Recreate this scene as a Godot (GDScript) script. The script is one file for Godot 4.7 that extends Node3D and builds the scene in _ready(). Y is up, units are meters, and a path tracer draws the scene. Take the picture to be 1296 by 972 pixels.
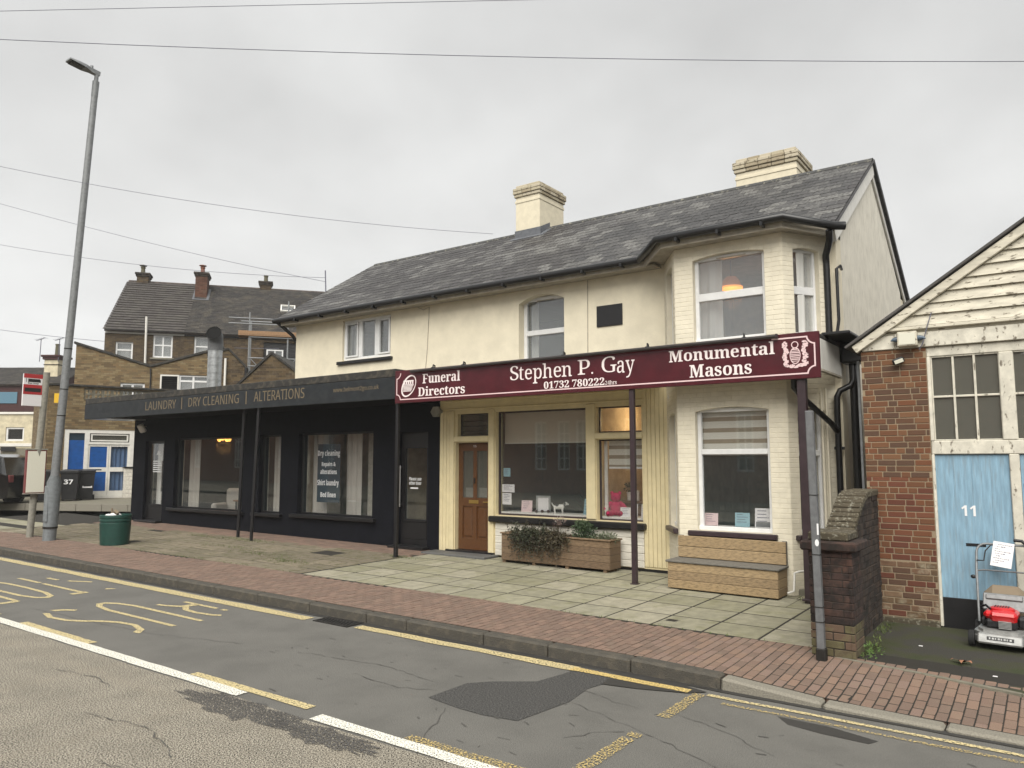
extends Node3D

# ---------------------------------------------------------------- mesh builder
class B:
	var v := PackedVector3Array()
	var n := PackedVector3Array()
	var c := PackedColorArray()
	var col := Color.WHITE
	var tinted := false
	var xf := Transform3D.IDENTITY

	func tint(k: Color):
		col = k
		tinted = true
		return self

	func t3(a: Vector3, b: Vector3, d: Vector3, na: Vector3, nb: Vector3, nd: Vector3):
		v.append(xf * a)
		v.append(xf * d)
		v.append(xf * b)
		n.append((xf.basis * na).normalized())
		n.append((xf.basis * nd).normalized())
		n.append((xf.basis * nb).normalized())
		c.append(col)
		c.append(col)
		c.append(col)

	func tri(a: Vector3, b: Vector3, d: Vector3):
		var m := (b - a).cross(d - a)
		if m.length_squared() < 1e-16:
			return
		m = m.normalized()
		t3(a, b, d, m, m, m)

	func quad(a: Vector3, b: Vector3, d: Vector3, e: Vector3):
		tri(a, b, d)
		tri(a, d, e)

	# a convex face turned so that it looks away from ctr
	func fo(p: Array, ctr: Vector3):
		var cen := Vector3.ZERO
		for q in p:
			cen += q
		cen /= p.size()
		var m: Vector3 = (p[1] - p[0]).cross(p[2] - p[0])
		if m.dot(cen - ctr) < 0.0:
			p = p.duplicate()
			p.reverse()
		for i in range(1, p.size() - 1):
			tri(p[0], p[i], p[i + 1])

	func box(lo: Vector3, hi: Vector3, bev := 0.0):
		var ctr := (lo + hi) * 0.5
		bev = minf(bev, 0.45 * minf(hi.x - lo.x, minf(hi.y - lo.y, hi.z - lo.z)))
		var P := {}
		for sx in [0, 1]:
			for sy in [0, 1]:
				for sz in [0, 1]:
					var s := [sx, sy, sz]
					for ax in 3:
						var p := Vector3.ZERO
						for k in 3:
							var e: float = hi[k] if s[k] else lo[k]
							if k != ax:
								e += -bev if s[k] else bev
							p[k] = e
						P[sx * 8 + sy * 4 + sz * 2 + ax * 16] = p
		for ax in 3:
			var o1 := (ax + 1) % 3
			var o2 := (ax + 2) % 3
			for sd in [0, 1]:
				var f := []
				for q in [[0, 0], [1, 0], [1, 1], [0, 1]]:
					var s := [0, 0, 0]
					s[ax] = sd
					s[o1] = q[0]
					s[o2] = q[1]
					f.append(P[s[0] * 8 + s[1] * 4 + s[2] * 2 + ax * 16])
				fo(f, ctr)
		if bev <= 0.0:
			return
		for ax in 3:   # edges that run along ax
			var o1 := (ax + 1) % 3
			var o2 := (ax + 2) % 3
			for q in [[0, 0], [1, 0], [1, 1], [0, 1]]:
				var f := []
				for w in [[0, o1], [1, o1], [1, o2], [0, o2]]:
					var s := [0, 0, 0]
					s[ax] = w[0]
					s[o1] = q[0]
					s[o2] = q[1]
					f.append(P[s[0] * 8 + s[1] * 4 + s[2] * 2 + w[1] * 16])
				fo(f, ctr)
		for k in 8:
			fo([P[k * 2], P[k * 2 + 16], P[k * 2 + 32]], ctr)

	func ring(p: Vector3, t: Vector3, up: Vector3, r: float, k: int) -> Array:
		var s := t.cross(up).normalized()
		var w := s.cross(t).normalized()
		var out := []
		for i in k:
			var a := TAU * i / k
			out.append(s * cos(a) + w * sin(a))
		return out

	func tube(pts: Array, r, k := 8, caps := true):
		var dirs := []
		var m := pts.size()
		for i in m:
			var a: Vector3 = pts[maxi(i - 1, 0)]
			var b: Vector3 = pts[mini(i + 1, m - 1)]
			dirs.append((b - a).normalized())
		var up := Vector3.UP if absf(dirs[0].y) < 0.9 else Vector3.RIGHT
		var prev := []
		var pr := 0.0
		for i in m:
			var rr: float = r[i] if r is Array else r
			up = (up - dirs[i] * up.dot(dirs[i])).normalized()
			var cur := ring(pts[i], dirs[i], up, rr, k)
			if i > 0:
				for j in k:
					var q := (j + 1) % k
					var a0: Vector3 = pts[i - 1] + prev[j] * pr
					var a1: Vector3 = pts[i - 1] + prev[q] * pr
					var b0: Vector3 = pts[i] + cur[j] * rr
					var b1: Vector3 = pts[i] + cur[q] * rr
					t3(a0, b1, a1, prev[j], cur[q], prev[q])
					t3(a0, b0, b1, prev[j], cur[j], cur[q])
			if caps and (i == 0 or i == m - 1) and rr > 0.0:
				var f := []
				for j in k:
					f.append(pts[i] + cur[j] * rr)
				fo(f, pts[i] + (dirs[i] if i == 0 else -dirs[i]))
			prev = cur
			pr = rr

	func rod(a: Vector3, b: Vector3, r: float, r1 := -1.0, k := 8):
		tube([a, b], [r, r if r1 < 0.0 else r1], k)

	func prism(poly: PackedVector2Array, z0: float, z1: float):
		if Geometry2D.is_polygon_clockwise(poly):
			poly = poly.duplicate()
			poly.reverse()
		var ix := Geometry2D.triangulate_polygon(poly)
		for i in range(0, ix.size(), 3):
			var a := poly[ix[i]]
			var b := poly[ix[i + 1]]
			var d := poly[ix[i + 2]]
			if (b - a).cross(d - a) < 0.0:
				var h := b
				b = d
				d = h
			tri(Vector3(a.x, a.y, z1), Vector3(b.x, b.y, z1), Vector3(d.x, d.y, z1))
			tri(Vector3(a.x, a.y, z0), Vector3(d.x, d.y, z0), Vector3(b.x, b.y, z0))
		for i in poly.size():
			var a := poly[i]
			var b := poly[(i + 1) % poly.size()]
			quad(Vector3(a.x, a.y, z0), Vector3(b.x, b.y, z0), Vector3(b.x, b.y, z1), Vector3(a.x, a.y, z1))

	func lathe(prof: Array, k := 16, ctr := Vector3.ZERO):
		for i in prof.size() - 1:
			var p: Vector2 = prof[i]
			var q: Vector2 = prof[i + 1]
			var e := q - p
			var m := Vector2(e.y, -e.x).normalized()
			for j in k:
				var a := TAU * j / k
				var b := TAU * (j + 1) / k
				var ca := Vector3(cos(a), 0, sin(a))
				var cb := Vector3(cos(b), 0, sin(b))
				var pa := ctr + ca * p.x + Vector3.UP * p.y
				var pb := ctr + cb * p.x + Vector3.UP * p.y
				var qa := ctr + ca * q.x + Vector3.UP * q.y
				var qb := ctr + cb * q.x + Vector3.UP * q.y
				var na := ca * m.x + Vector3.UP * m.y
				var nb := cb * m.x + Vector3.UP * m.y
				if p.x > 1e-5:
					t3(pa, qb, pb, na, nb, nb)
				if q.x > 1e-5:
					t3(pa, qa, qb, na, na, nb)

	func ball(ctr: Vector3, rad: Vector3, ku := 12, kv := 8):
		for i in kv:
			for j in ku:
				var w := []
				for q in [[i, j], [i, j + 1], [i + 1, j + 1], [i + 1, j]]:
					var th: float = PI * q[0] / kv
					var ph: float = TAU * q[1] / ku
					w.append(Vector3(sin(th) * cos(ph), cos(th), sin(th) * sin(ph)))
				var nn := []
				var pp := []
				for s in w:
					nn.append(Vector3(s.x / rad.x, s.y / rad.y, s.z / rad.z).normalized())
					pp.append(ctr + Vector3(s.x * rad.x, s.y * rad.y, s.z * rad.z))
				t3(pp[0], pp[1], pp[2], nn[0], nn[1], nn[2])
				t3(pp[0], pp[2], pp[3], nn[0], nn[2], nn[3])

	# a wall x0..x1, y0..y1 between z0 (back) and z1 (front) with rectangular openings [x0, x1, y0, y1]
	func wall(x0: float, x1: float, y0: float, y1: float, z0: float, z1: float, holes := []):
		var xs := [x0, x1]
		var ys := [y0, y1]
		for h in holes:
			for q in [h[0], h[1]]:
				if q > x0 and q < x1 and not xs.has(q):
					xs.append(q)
			for q in [h[2], h[3]]:
				if q > y0 and q < y1 and not ys.has(q):
					ys.append(q)
		xs.sort()
		ys.sort()
		var full := func(i: int, j: int) -> bool:
			if i < 0 or j < 0 or i >= xs.size() - 1 or j >= ys.size() - 1:
				return false
			var mx: float = (xs[i] + xs[i + 1]) * 0.5
			var my: float = (ys[j] + ys[j + 1]) * 0.5
			for h in holes:
				if mx > h[0] and mx < h[1] and my > h[2] and my < h[3]:
					return false
			return true
		for i in xs.size() - 1:
			for j in ys.size() - 1:
				if not full.call(i, j):
					continue
				var a := Vector3(xs[i], ys[j], z1)
				var b := Vector3(xs[i + 1], ys[j], z1)
				var d := Vector3(xs[i + 1], ys[j + 1], z1)
				var e := Vector3(xs[i], ys[j + 1], z1)
				var k := Vector3(0, 0, z0 - z1)
				quad(a, b, d, e)
				quad(b + k, a + k, e + k, d + k)
				if not full.call(i - 1, j):
					quad(a + k, a, e, e + k)
				if not full.call(i + 1, j):
					quad(b, b + k, d + k, d)
				if not full.call(i, j - 1):
					quad(a + k, b + k, b, a)
				if not full.call(i, j + 1):
					quad(e, d, d + k, e + k)

	# the masonry that turns a rectangular opening head into a segmental arch
	func arch(x0: float, x1: float, ys: float, yt: float, z0: float, z1: float):
		var k := 12
		for i in k:
			var p := []
			for q in [float(i) / k, float(i + 1) / k]:
				p.append(Vector2(lerpf(x0, x1, q), ys + (yt - ys) * (1.0 - pow(2.0 * q - 1.0, 2.0))))
			prism(PackedVector2Array([p[0], p[1], Vector2(p[1].x, yt + 0.0005), Vector2(p[0].x, yt + 0.0005)]), z0, z1)

	# a smooth sheet through a grid of points g[i][j]
	func sheet(g: Array, flip := false):
		var a := g.size()
		var b: int = g[0].size()
		var N := []
		for i in a:
			var row := []
			for j in b:
				var du: Vector3 = g[mini(i + 1, a - 1)][j] - g[maxi(i - 1, 0)][j]
				var dv: Vector3 = g[i][mini(j + 1, b - 1)] - g[i][maxi(j - 1, 0)]
				var m := du.cross(dv).normalized()
				row.append(-m if flip else m)
			N.append(row)
		for i in a - 1:
			for j in b - 1:
				if flip:
					t3(g[i][j], g[i][j + 1], g[i + 1][j + 1], N[i][j], N[i][j + 1], N[i + 1][j + 1])
					t3(g[i][j], g[i + 1][j + 1], g[i + 1][j], N[i][j], N[i + 1][j + 1], N[i + 1][j])
				else:
					t3(g[i][j], g[i + 1][j], g[i + 1][j + 1], N[i][j], N[i + 1][j], N[i + 1][j + 1])
					t3(g[i][j], g[i + 1][j + 1], g[i][j + 1], N[i][j], N[i + 1][j + 1], N[i][j + 1])

	func mesh() -> ArrayMesh:
		var a := []
		a.resize(Mesh.ARRAY_MAX)
		a[Mesh.ARRAY_VERTEX] = v
		a[Mesh.ARRAY_NORMAL] = n
		if tinted:
			a[Mesh.ARRAY_COLOR] = c
		var m := ArrayMesh.new()
		if v.size():
			m.add_surface_from_arrays(Mesh.PRIMITIVE_TRIANGLES, a)
		return m


# ---------------------------------------------------------------- helpers
var M := {}
var T := {}
var used := {}
var boxes := {}
var rng := RandomNumberGenerator.new()
var clump := FastNoiseLite.new()

func numbered(called: String, parent: Node) -> String:
	var key := str(parent.get_instance_id()) + called
	var k: int = used.get(key, 0)
	used[key] = k + 1
	return called if k == 0 else "%s_%03d" % [called, k]

func obj(called: String, what, m: Material, parent: Node = null) -> MeshInstance3D:
	var o := MeshInstance3D.new()
	o.mesh = what.mesh() if what is B else what
	o.material_override = m
	var p: Node = parent if parent else self
	o.name = numbered(called, p)
	p.add_child(o, true)
	return o

func thing(called: String, label: String, category: String, at := Vector3.ZERO, turn := 0.0, group := "") -> Node3D:
	var o := Node3D.new()
	o.name = numbered(called, self)
	add_child(o, true)
	o.position = at
	o.rotation.y = turn
	return tag(o, label, category, group)

func tag(o: Node3D, label: String, category := "", group := "", kind := ""):
	o.set_meta("label", label)
	if category:
		o.set_meta("category", category)
	if group:
		o.set_meta("group", group)
	if kind:
		o.set_meta("kind", kind)
	return o

func struct(called: String, what, m: Material) -> MeshInstance3D:
	var o := obj(called, what, m)
	o.set_meta("kind", "structure")
	o.set_meta("label", called.replace("_", " "))
	return o

func stuff(o: Node) -> Node:
	o.set_meta("kind", "stuff")
	return o

func bx(lo: Vector3, hi: Vector3, bev := 0.0) -> B:
	var b := B.new()
	b.box(lo, hi, bev)
	return b

# a bevelled box of a size, centred, shared between the pieces of that size
func shared_box(s: Vector3, bev: float) -> ArrayMesh:
	var key := "%.3f %.3f %.3f %.4f" % [s.x, s.y, s.z, bev]
	if not boxes.has(key):
		boxes[key] = bx(-s * 0.5, s * 0.5, bev).mesh()
	return boxes[key]

func lin(r: float, g: float, b: float) -> Color:
	return Color(r, g, b).linear_to_srgb()

func noise_tex(called: String, freq: float, oct: int, ramp: Array, size := 512, type := FastNoiseLite.TYPE_SIMPLEX_SMOOTH, normal := 0.0, seed_ := 1):
	var f := FastNoiseLite.new()
	f.noise_type = type
	f.frequency = freq
	f.seed = seed_
	f.fractal_octaves = oct
	f.fractal_type = FastNoiseLite.FRACTAL_FBM if oct > 1 else FastNoiseLite.FRACTAL_NONE
	f.fractal_gain = 0.6
	if type == FastNoiseLite.TYPE_CELLULAR:
		f.cellular_return_type = FastNoiseLite.RETURN_CELL_VALUE
	var t := NoiseTexture2D.new()
	t.width = size
	t.height = size
	t.seamless = true
	t.seamless_blend_skirt = 0.2
	t.generate_mipmaps = false
	if normal > 0.0:
		t.as_normal_map = true
		t.bump_strength = normal
	elif ramp.size():
		var g := Gradient.new()
		var offs := PackedFloat32Array()
		var cols := PackedColorArray()
		for s in ramp:
			offs.append(s[0])
			cols.append(s[1] if s[1] is Color else Color(s[1], s[1], s[1]))
		g.offsets = offs
		g.colors = cols
		t.color_ramp = g
	t.noise = f
	T[called] = t

func mt(called: String, col: Color, rough := 0.8, o := {}) -> StandardMaterial3D:
	var m := StandardMaterial3D.new()
	m.resource_name = called
	m.albedo_color = col
	m.roughness = rough
	m.metallic = o.get("metal", 0.0)
	m.metallic_specular = o.get("spec", 0.5)
	var s = o.get("scale", 1.0)
	m.uv1_scale = s if s is Vector3 else Vector3(s, s, s)
	if o.has("tex") or o.has("nrm") or o.has("bump"):
		m.uv1_triplanar = true
		m.uv1_world_triplanar = o.get("world", true)
		m.uv1_triplanar_sharpness = 8.0
	if o.has("tex"):
		m.albedo_texture = T[o.tex]
	if o.has("nrm"):
		m.normal_enabled = true
		m.normal_texture = T[o.nrm]
		m.normal_scale = o.get("nstr", 1.0)
	if o.has("bump"):
		m.heightmap_enabled = true
		m.heightmap_texture = T[o.bump]
		m.heightmap_scale = o.get("bstr", 0.4)
	if o.has("detail"):
		m.detail_enabled = true
		m.detail_albedo = T[o.detail]
		m.detail_blend_mode = BaseMaterial3D.BLEND_MODE_MUL if o.get("mul", false) else BaseMaterial3D.BLEND_MODE_MIX
		m.detail_uv_layer = BaseMaterial3D.DETAIL_UV_2
		m.uv2_triplanar = true
		m.uv2_world_triplanar = true
		m.uv2_triplanar_sharpness = 8.0
		var d = o.get("dscale", 1.0)
		m.uv2_scale = d if d is Vector3 else Vector3(d, d, d)
	if o.get("vc", false):
		m.vertex_color_use_as_albedo = true
	if o.has("coat"):
		m.clearcoat_enabled = true
		m.clearcoat = o.coat
		m.clearcoat_roughness = 0.1
	if o.has("cut"):
		m.transparency = BaseMaterial3D.TRANSPARENCY_ALPHA_SCISSOR
		m.alpha_scissor_threshold = o.cut
	if o.has("back"):
		m.backlight_enabled = true
		m.backlight = Color(o.back, o.back, o.back)
	if o.has("glow"):
		m.emission_enabled = true
		m.emission = o.glow
		m.emission_energy_multiplier = o.get("power", 1.0)
	M[called] = m
	return m

# several tones of one material, for pieces that differ
func tones(called: String, cols: Array, rough: float, o := {}) -> Array:
	var out := []
	for k in cols.size():
		out.append(mt(called + "_tone_%d" % k, cols[k], rough, o))
	return out

func glass_mat(called: String, a: float, col: Color):
	var m := StandardMaterial3D.new()
	m.resource_name = called
	m.transparency = BaseMaterial3D.TRANSPARENCY_ALPHA
	m.albedo_color = Color(col.r, col.g, col.b, a)
	m.roughness = 0.02
	m.metallic_specular = 0.75
	M[called] = m

func face_frame(a: Vector3, b: Vector3) -> Transform3D:   # x runs from a to b, y up, z outwards
	var x := (b - a).normalized()
	return Transform3D(Basis(x, Vector3.UP, x.cross(Vector3.UP)), a)

# lettering that fills the rectangle x0..x1, y0..y1 of its parent's plane at depth z
func text(s: String, font: String, bold: bool, m: Material, parent: Node, x0: float, x1: float, y0: float, y1: float, z: float, deep := 0.004, called := "lettering", frame := Transform3D.IDENTITY) -> MeshInstance3D:
	var f := SystemFont.new()
	f.font_names = PackedStringArray([font])
	f.font_weight = 700 if bold else 400
	var t := TextMesh.new()
	t.text = s
	t.font = f
	t.font_size = 48
	t.pixel_size = 0.01
	t.depth = 0.1
	t.curve_step = 1.5
	var bb := t.get_aabb()
	var o := obj(called, t, m, parent)
	var sx := (x1 - x0) / maxf(bb.size.x, 0.001)
	var sy := (y1 - y0) / maxf(bb.size.y, 0.001)
	var sz := deep / 0.1
	var loc := Transform3D(Basis(Vector3(sx, 0, 0), Vector3(0, sy, 0), Vector3(0, 0, sz)), Vector3(x0 - bb.position.x * sx, y0 - bb.position.y * sy, z + deep * 0.5))
	o.transform = frame * loc
	return o

func cut_rects(rects: Array, h: Array) -> Array:   # rectangles [x0, x1, y0, y1] less h
	var out := []
	for r in rects:
		if h[0] >= r[1] or h[1] <= r[0] or h[2] >= r[3] or h[3] <= r[2]:
			out.append(r)
			continue
		if h[0] > r[0]:
			out.append([r[0], h[0], r[2], r[3]])
		if h[1] < r[1]:
			out.append([h[1], r[1], r[2], r[3]])
		var a := maxf(r[0], h[0])
		var b := minf(r[1], h[1])
		if h[2] > r[2]:
			out.append([a, b, r[2], h[2]])
		if h[3] < r[3]:
			out.append([a, b, h[3], r[3]])
	return out

# courses of bricks on the plane z = 0 of xf; each brick a part of its own, or all of them one mesh (one = true)
func courses(parent: Node, called: String, xf: Transform3D, x0: float, x1: float, y0: float, y1: float, holes: Array, o: Dictionary) -> void:
	var bl: float = o.get("len", 0.21)
	var bh: float = o.get("high", 0.066)
	var gap: float = o.get("gap", 0.009)
	var dp: float = o.get("deep", 0.03)
	var mats: Array = o.get("mats", [])
	var one: bool = o.get("one", false)
	var bond: String = o.get("bond", "stretcher")
	var inside = o.get("inside", null)
	var tone = o.get("tone", null)
	var b := B.new()
	var r := 0
	var y := y0
	while y < y1 - 0.012:
		var yt := minf(y + bh - gap, y1)
		var x := x0 - (bl * 0.5 if r % 2 else 0.0)
		if bond == "flemish":
			x = x0 - (bl * 0.75 if r % 2 else 0.0)
		if bond == "mixed":
			x = x0 - bl * rng.randf_range(0.1, 0.9)
		var k := 0
		while x < x1:
			var l := bl
			if bond == "flemish" and k % 2 == 1:
				l = bl * 0.5
			if bond == "mixed" and rng.randf() < 0.35:
				l = bl * 0.5
			if bond == "header":
				l = bl * 0.5
			var list := [[maxf(x, x0), minf(x + l - gap, x1), y, yt]]
			for h in holes:
				list = cut_rects(list, h)
			for q in list:
				if q[1] - q[0] < 0.025 or q[3] - q[2] < 0.012:
					continue
				var cx: float = (q[0] + q[1]) * 0.5
				var cy: float = (q[2] + q[3]) * 0.5
				if inside and not inside.call(cx, cy):
					continue
				var out := rng.randf_range(0.0, o.get("uneven", 0.003))
				var size := Vector3(snappedf(q[1] - q[0], 0.004), snappedf(q[3] - q[2], 0.004), dp)
				var at := Vector3(cx, cy, out + o.get("proud", 0.004) - dp * 0.5)
				if one:
					if mats.size():
						b.tint(mats[tone.call(cx, cy) if tone else rng.randi() % mats.size()])
					b.xf = Transform3D(Basis(Vector3.BACK, rng.randf_range(-0.006, 0.006)), at)
					b.box(-size * 0.5, size * 0.5, o.get("bev", 0.0))
				else:
					var m: Material = mats[tone.call(cx, cy) if tone else rng.randi() % mats.size()]
					var p := obj(called, shared_box(size, o.get("bev", 0.004)), m, parent)
					p.transform = xf * Transform3D(Basis(Vector3.BACK, rng.randf_range(-0.006, 0.006)), at)
			x += l
			k += 1
		y += bh
		r += 1
	if one:
		b.xf = Transform3D.IDENTITY
		var p := obj(called, b, o.material, parent)
		p.transform = xf
		stuff(p)

# a window: frame with bars, one pane to each light; xf places its plane (z outwards)
func window(parent: Node, xf: Transform3D, x0: float, x1: float, y0: float, y1: float, hs: Array, vs: Array, o := {}) -> MeshInstance3D:
	var fw: float = o.get("frame", 0.06)
	var bw: float = o.get("bar", 0.05)
	var dp: float = o.get("deep", 0.06)
	var b := B.new()
	var bev: float = o.get("bev", 0.006)
	b.box(Vector3(x0, y0, -dp), Vector3(x0 + fw, y1, 0), bev)
	b.box(Vector3(x1 - fw, y0, -dp), Vector3(x1, y1, 0), bev)
	b.box(Vector3(x0 + fw, y0, -dp), Vector3(x1 - fw, y0 + fw, -0.001), bev)
	b.box(Vector3(x0 + fw, y1 - fw, -dp), Vector3(x1 - fw, y1, -0.001), bev)
	var xe := [x0 + fw]
	for x in vs:
		b.box(Vector3(x - bw * 0.5, y0 + fw, -dp), Vector3(x + bw * 0.5, y1 - fw, -0.002), bev)
		xe.append(x - bw * 0.5)
		xe.append(x + bw * 0.5)
	xe.append(x1 - fw)
	var ye := [y0 + fw]
	for y in hs:
		ye.append(y - bw * 0.5)
		ye.append(y + bw * 0.5)
		for i in range(0, xe.size(), 2):
			b.box(Vector3(xe[i], y - bw * 0.5, -dp), Vector3(xe[i + 1], y + bw * 0.5, -0.003), bev)
	ye.append(y1 - fw)
	var w := obj(o.get("name", "window"), b, o.get("mat", M.upvc), parent)
	w.transform = xf
	for i in range(0, xe.size(), 2):
		for j in range(0, ye.size(), 2):
			var ix: float = xe[i + 1] - xe[i]
			var iy: float = ye[j + 1] - ye[j]
			if ix < 0.01 or iy < 0.01:
				continue
			var pb := B.new()   # two sheets: double glazing on uPVC, an added reflecting sheet in the shop window
			for k in o.get("sheets", 2):
				pb.box(Vector3(xe[i] - 0.005, ye[j] - 0.005, -dp * 0.6 - 0.012 * k), Vector3(xe[i + 1] + 0.005, ye[j + 1] + 0.005, -dp * 0.6 - 0.012 * k + 0.005))
			obj("pane", pb, o.get("glass", M.glass), w)
	return w

func gy(x: float, z: float) -> float:
	return -0.008 * x - 0.012 * z

func ry(x: float) -> float:
	return -0.17 - 0.008 * x

# the height of the brick pavement, which falls to a dropped kerb on the right
func py(x: float, z: float) -> float:
	return gy(x, z) - 0.085 * smoothstep(-2.9, -1.2, x) * smoothstep(3.4, 4.5, z)

# ---------------------------------------------------------------- materials
func make_materials() -> void:
	var W := Color(1, 1, 1)
	noise_tex("grain", 0.09, 4, [[0.0, 0.72], [1.0, 1.0]])
	noise_tex("cloud", 0.012, 5, [[0.15, 0.86], [0.85, 1.0]], 512, FastNoiseLite.TYPE_SIMPLEX_SMOOTH, 0.0, 5)
	noise_tex("pale_cloud", 0.012, 5, [[0.15, 0.94], [0.85, 1.0]], 512, FastNoiseLite.TYPE_SIMPLEX_SMOOTH, 0.0, 8)
	noise_tex("streak", 0.012, 4, [[0.2, 0.8], [0.8, 1.0]], 512, FastNoiseLite.TYPE_SIMPLEX_SMOOTH, 0.0, 9)
	noise_tex("woodgrain", 0.02, 5, [[0.15, 0.68], [0.5, 0.92], [0.85, 1.0]], 512, FastNoiseLite.TYPE_SIMPLEX_SMOOTH, 0.0, 3)
	noise_tex("chips", 0.11, 3, [[0.28, Color(0.2, 0.195, 0.19)], [0.42, Color(0.48, 0.465, 0.44)], [0.5, Color(0.78, 0.755, 0.71)], [0.6, Color(1.0, 0.975, 0.93)], [0.75, Color(1.0, 1.0, 0.98)]], 1024, FastNoiseLite.TYPE_SIMPLEX_SMOOTH, 0.0, 21)
	noise_tex("tarmac", 0.16, 3, [[0.25, 0.6], [0.5, 0.88], [0.7, 1.0]], 1024, FastNoiseLite.TYPE_SIMPLEX_SMOOTH, 0.0, 22)
	noise_tex("coarse_tarmac", 0.14, 2, [[0.2, 0.42], [0.6, 0.85], [0.78, 1.0], [0.9, 1.6]], 512, FastNoiseLite.TYPE_SIMPLEX_SMOOTH, 0.0, 23)
	noise_tex("road_patches", 0.006, 5, [[0.2, 0.92], [0.5, 0.97], [0.8, 1.0]], 1024, FastNoiseLite.TYPE_SIMPLEX_SMOOTH, 0.0, 24)
	noise_tex("n_fine", 0.12, 3, [], 512, FastNoiseLite.TYPE_SIMPLEX_SMOOTH, 6.0, 31)
	noise_tex("n_mid", 0.03, 4, [], 512, FastNoiseLite.TYPE_SIMPLEX_SMOOTH, 6.0, 32)
	noise_tex("n_wave", 0.006, 2, [], 256, FastNoiseLite.TYPE_SIMPLEX_SMOOTH, 3.0, 33)
	noise_tex("h_grit", 0.12, 3, [], 512, FastNoiseLite.TYPE_SIMPLEX_SMOOTH, 0.0, 34)
	var moss := Color(0.30, 0.31, 0.12)
	noise_tex("moss", 0.012, 5, [[0.48, Color(0.30, 0.29, 0.15, 0.0)], [0.66, Color(0.28, 0.28, 0.13, 0.35)], [0.85, Color(0.25, 0.27, 0.10, 0.7)]], 512, FastNoiseLite.TYPE_SIMPLEX_SMOOTH, 0.0, 41)
	noise_tex("moss_thick", 0.009, 5, [[0.38, Color(0.22, 0.23, 0.08, 0.0)], [0.6, Color(0.20, 0.215, 0.07, 0.6)], [0.8, Color(0.17, 0.2, 0.05, 0.85)]], 512, FastNoiseLite.TYPE_SIMPLEX_SMOOTH, 0.0, 51)
	noise_tex("speckle_cut", 0.09, 3, [[0.47, Color(1, 1, 1, 0)], [0.51, Color(0.7, 0.7, 0.7, 1)], [0.8, Color(1, 1, 1, 1)]], 1024, FastNoiseLite.TYPE_SIMPLEX_SMOOTH, 0.0, 53)
	noise_tex("dust", 0.012, 5, [[0.4, Color(0.4, 0.39, 0.37, 0.0)], [0.85, Color(0.42, 0.41, 0.39, 0.06)]], 512, FastNoiseLite.TYPE_SIMPLEX_SMOOTH, 0.0, 52)
	noise_tex("green_stain", 0.008, 5, [[0.5, Color(0.5, 0.48, 0.36, 0.0)], [0.7, Color(0.45, 0.44, 0.31, 0.22)], [0.88, Color(0.38, 0.38, 0.24, 0.45)]], 512, FastNoiseLite.TYPE_SIMPLEX_SMOOTH, 0.0, 42)
	noise_tex("soot", 0.010, 5, [[0.3, Color(0.09, 0.075, 0.065, 0.9)], [0.55, Color(0.10, 0.08, 0.07, 0.5)], [0.75, Color(0.2, 0.17, 0.15, 0.0)]], 512, FastNoiseLite.TYPE_SIMPLEX_SMOOTH, 0.0, 43)
	noise_tex("lime", 0.014, 5, [[0.55, Color(0.75, 0.73, 0.66, 0.0)], [0.75, Color(0.62, 0.59, 0.50, 0.3)], [0.9, Color(0.66, 0.63, 0.54, 0.5)]], 512, FastNoiseLite.TYPE_SIMPLEX_SMOOTH, 0.0, 44)
	noise_tex("lichen", 0.02, 4, [[0.6, Color(0.62, 0.6, 0.5, 0.0)], [0.74, Color(0.56, 0.55, 0.50, 0.5)], [0.9, Color(0.6, 0.59, 0.54, 0.7)]], 512, FastNoiseLite.TYPE_SIMPLEX_SMOOTH, 0.0, 45)
	noise_tex("paint_wear", 0.05, 5, [[0.37, Color(1, 1, 1, 0)], [0.41, Color(0.85, 0.85, 0.85, 1)], [0.7, Color(1, 1, 1, 1)]], 1024, FastNoiseLite.TYPE_SIMPLEX_SMOOTH, 0.0, 46)
	noise_tex("paint_worn_more", 0.05, 5, [[0.52, Color(1, 1, 1, 0)], [0.55, Color(0.8, 0.8, 0.8, 1)], [0.85, Color(1, 1, 1, 1)]], 1024, FastNoiseLite.TYPE_SIMPLEX_SMOOTH, 0.0, 47)
	noise_tex("peeling", 0.02, 5, [[0.68, Color(0.36, 0.31, 0.25, 0.0)], [0.74, Color(0.36, 0.31, 0.25, 0.6)], [0.85, Color(0.3, 0.26, 0.2, 0.9)]], 512, FastNoiseLite.TYPE_SIMPLEX_SMOOTH, 0.0, 48)
	noise_tex("run_marks", 0.014, 4, [[0.52, Color(0.5, 0.46, 0.39, 0.0)], [0.85, Color(0.48, 0.44, 0.37, 0.22)]], 512, FastNoiseLite.TYPE_SIMPLEX_SMOOTH, 0.0, 49)
	noise_tex("mottle", 0.02, 4, [[0.2, 0.62], [0.5, 0.85], [0.8, 1.15]], 512, FastNoiseLite.TYPE_SIMPLEX_SMOOTH, 0.0, 50)

	# ground
	mt("road", Color(0.46, 0.452, 0.43), 0.88, {"tex": "tarmac", "scale": 0.8, "detail": "road_patches", "mul": true, "dscale": 0.16, "bump": "h_grit", "bstr": 0.25})
	mt("worn", Color(0.38, 0.37, 0.36), 0.92, {"tex": "speckle_cut", "scale": 0.5, "cut": 0.5})
	mt("old_road", Color(0.645, 0.63, 0.595), 0.92, {"tex": "chips", "scale": 0.62, "detail": "road_patches", "mul": true, "dscale": 0.3, "bump": "h_grit", "bstr": 0.2})
	mt("patch", Color(0.34, 0.335, 0.325), 0.8, {"tex": "coarse_tarmac", "scale": 0.8, "bump": "h_grit", "bstr": 0.6})
	mt("wet", Color(0.25, 0.245, 0.235), 0.55, {"tex": "tarmac", "scale": 1.3})
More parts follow.
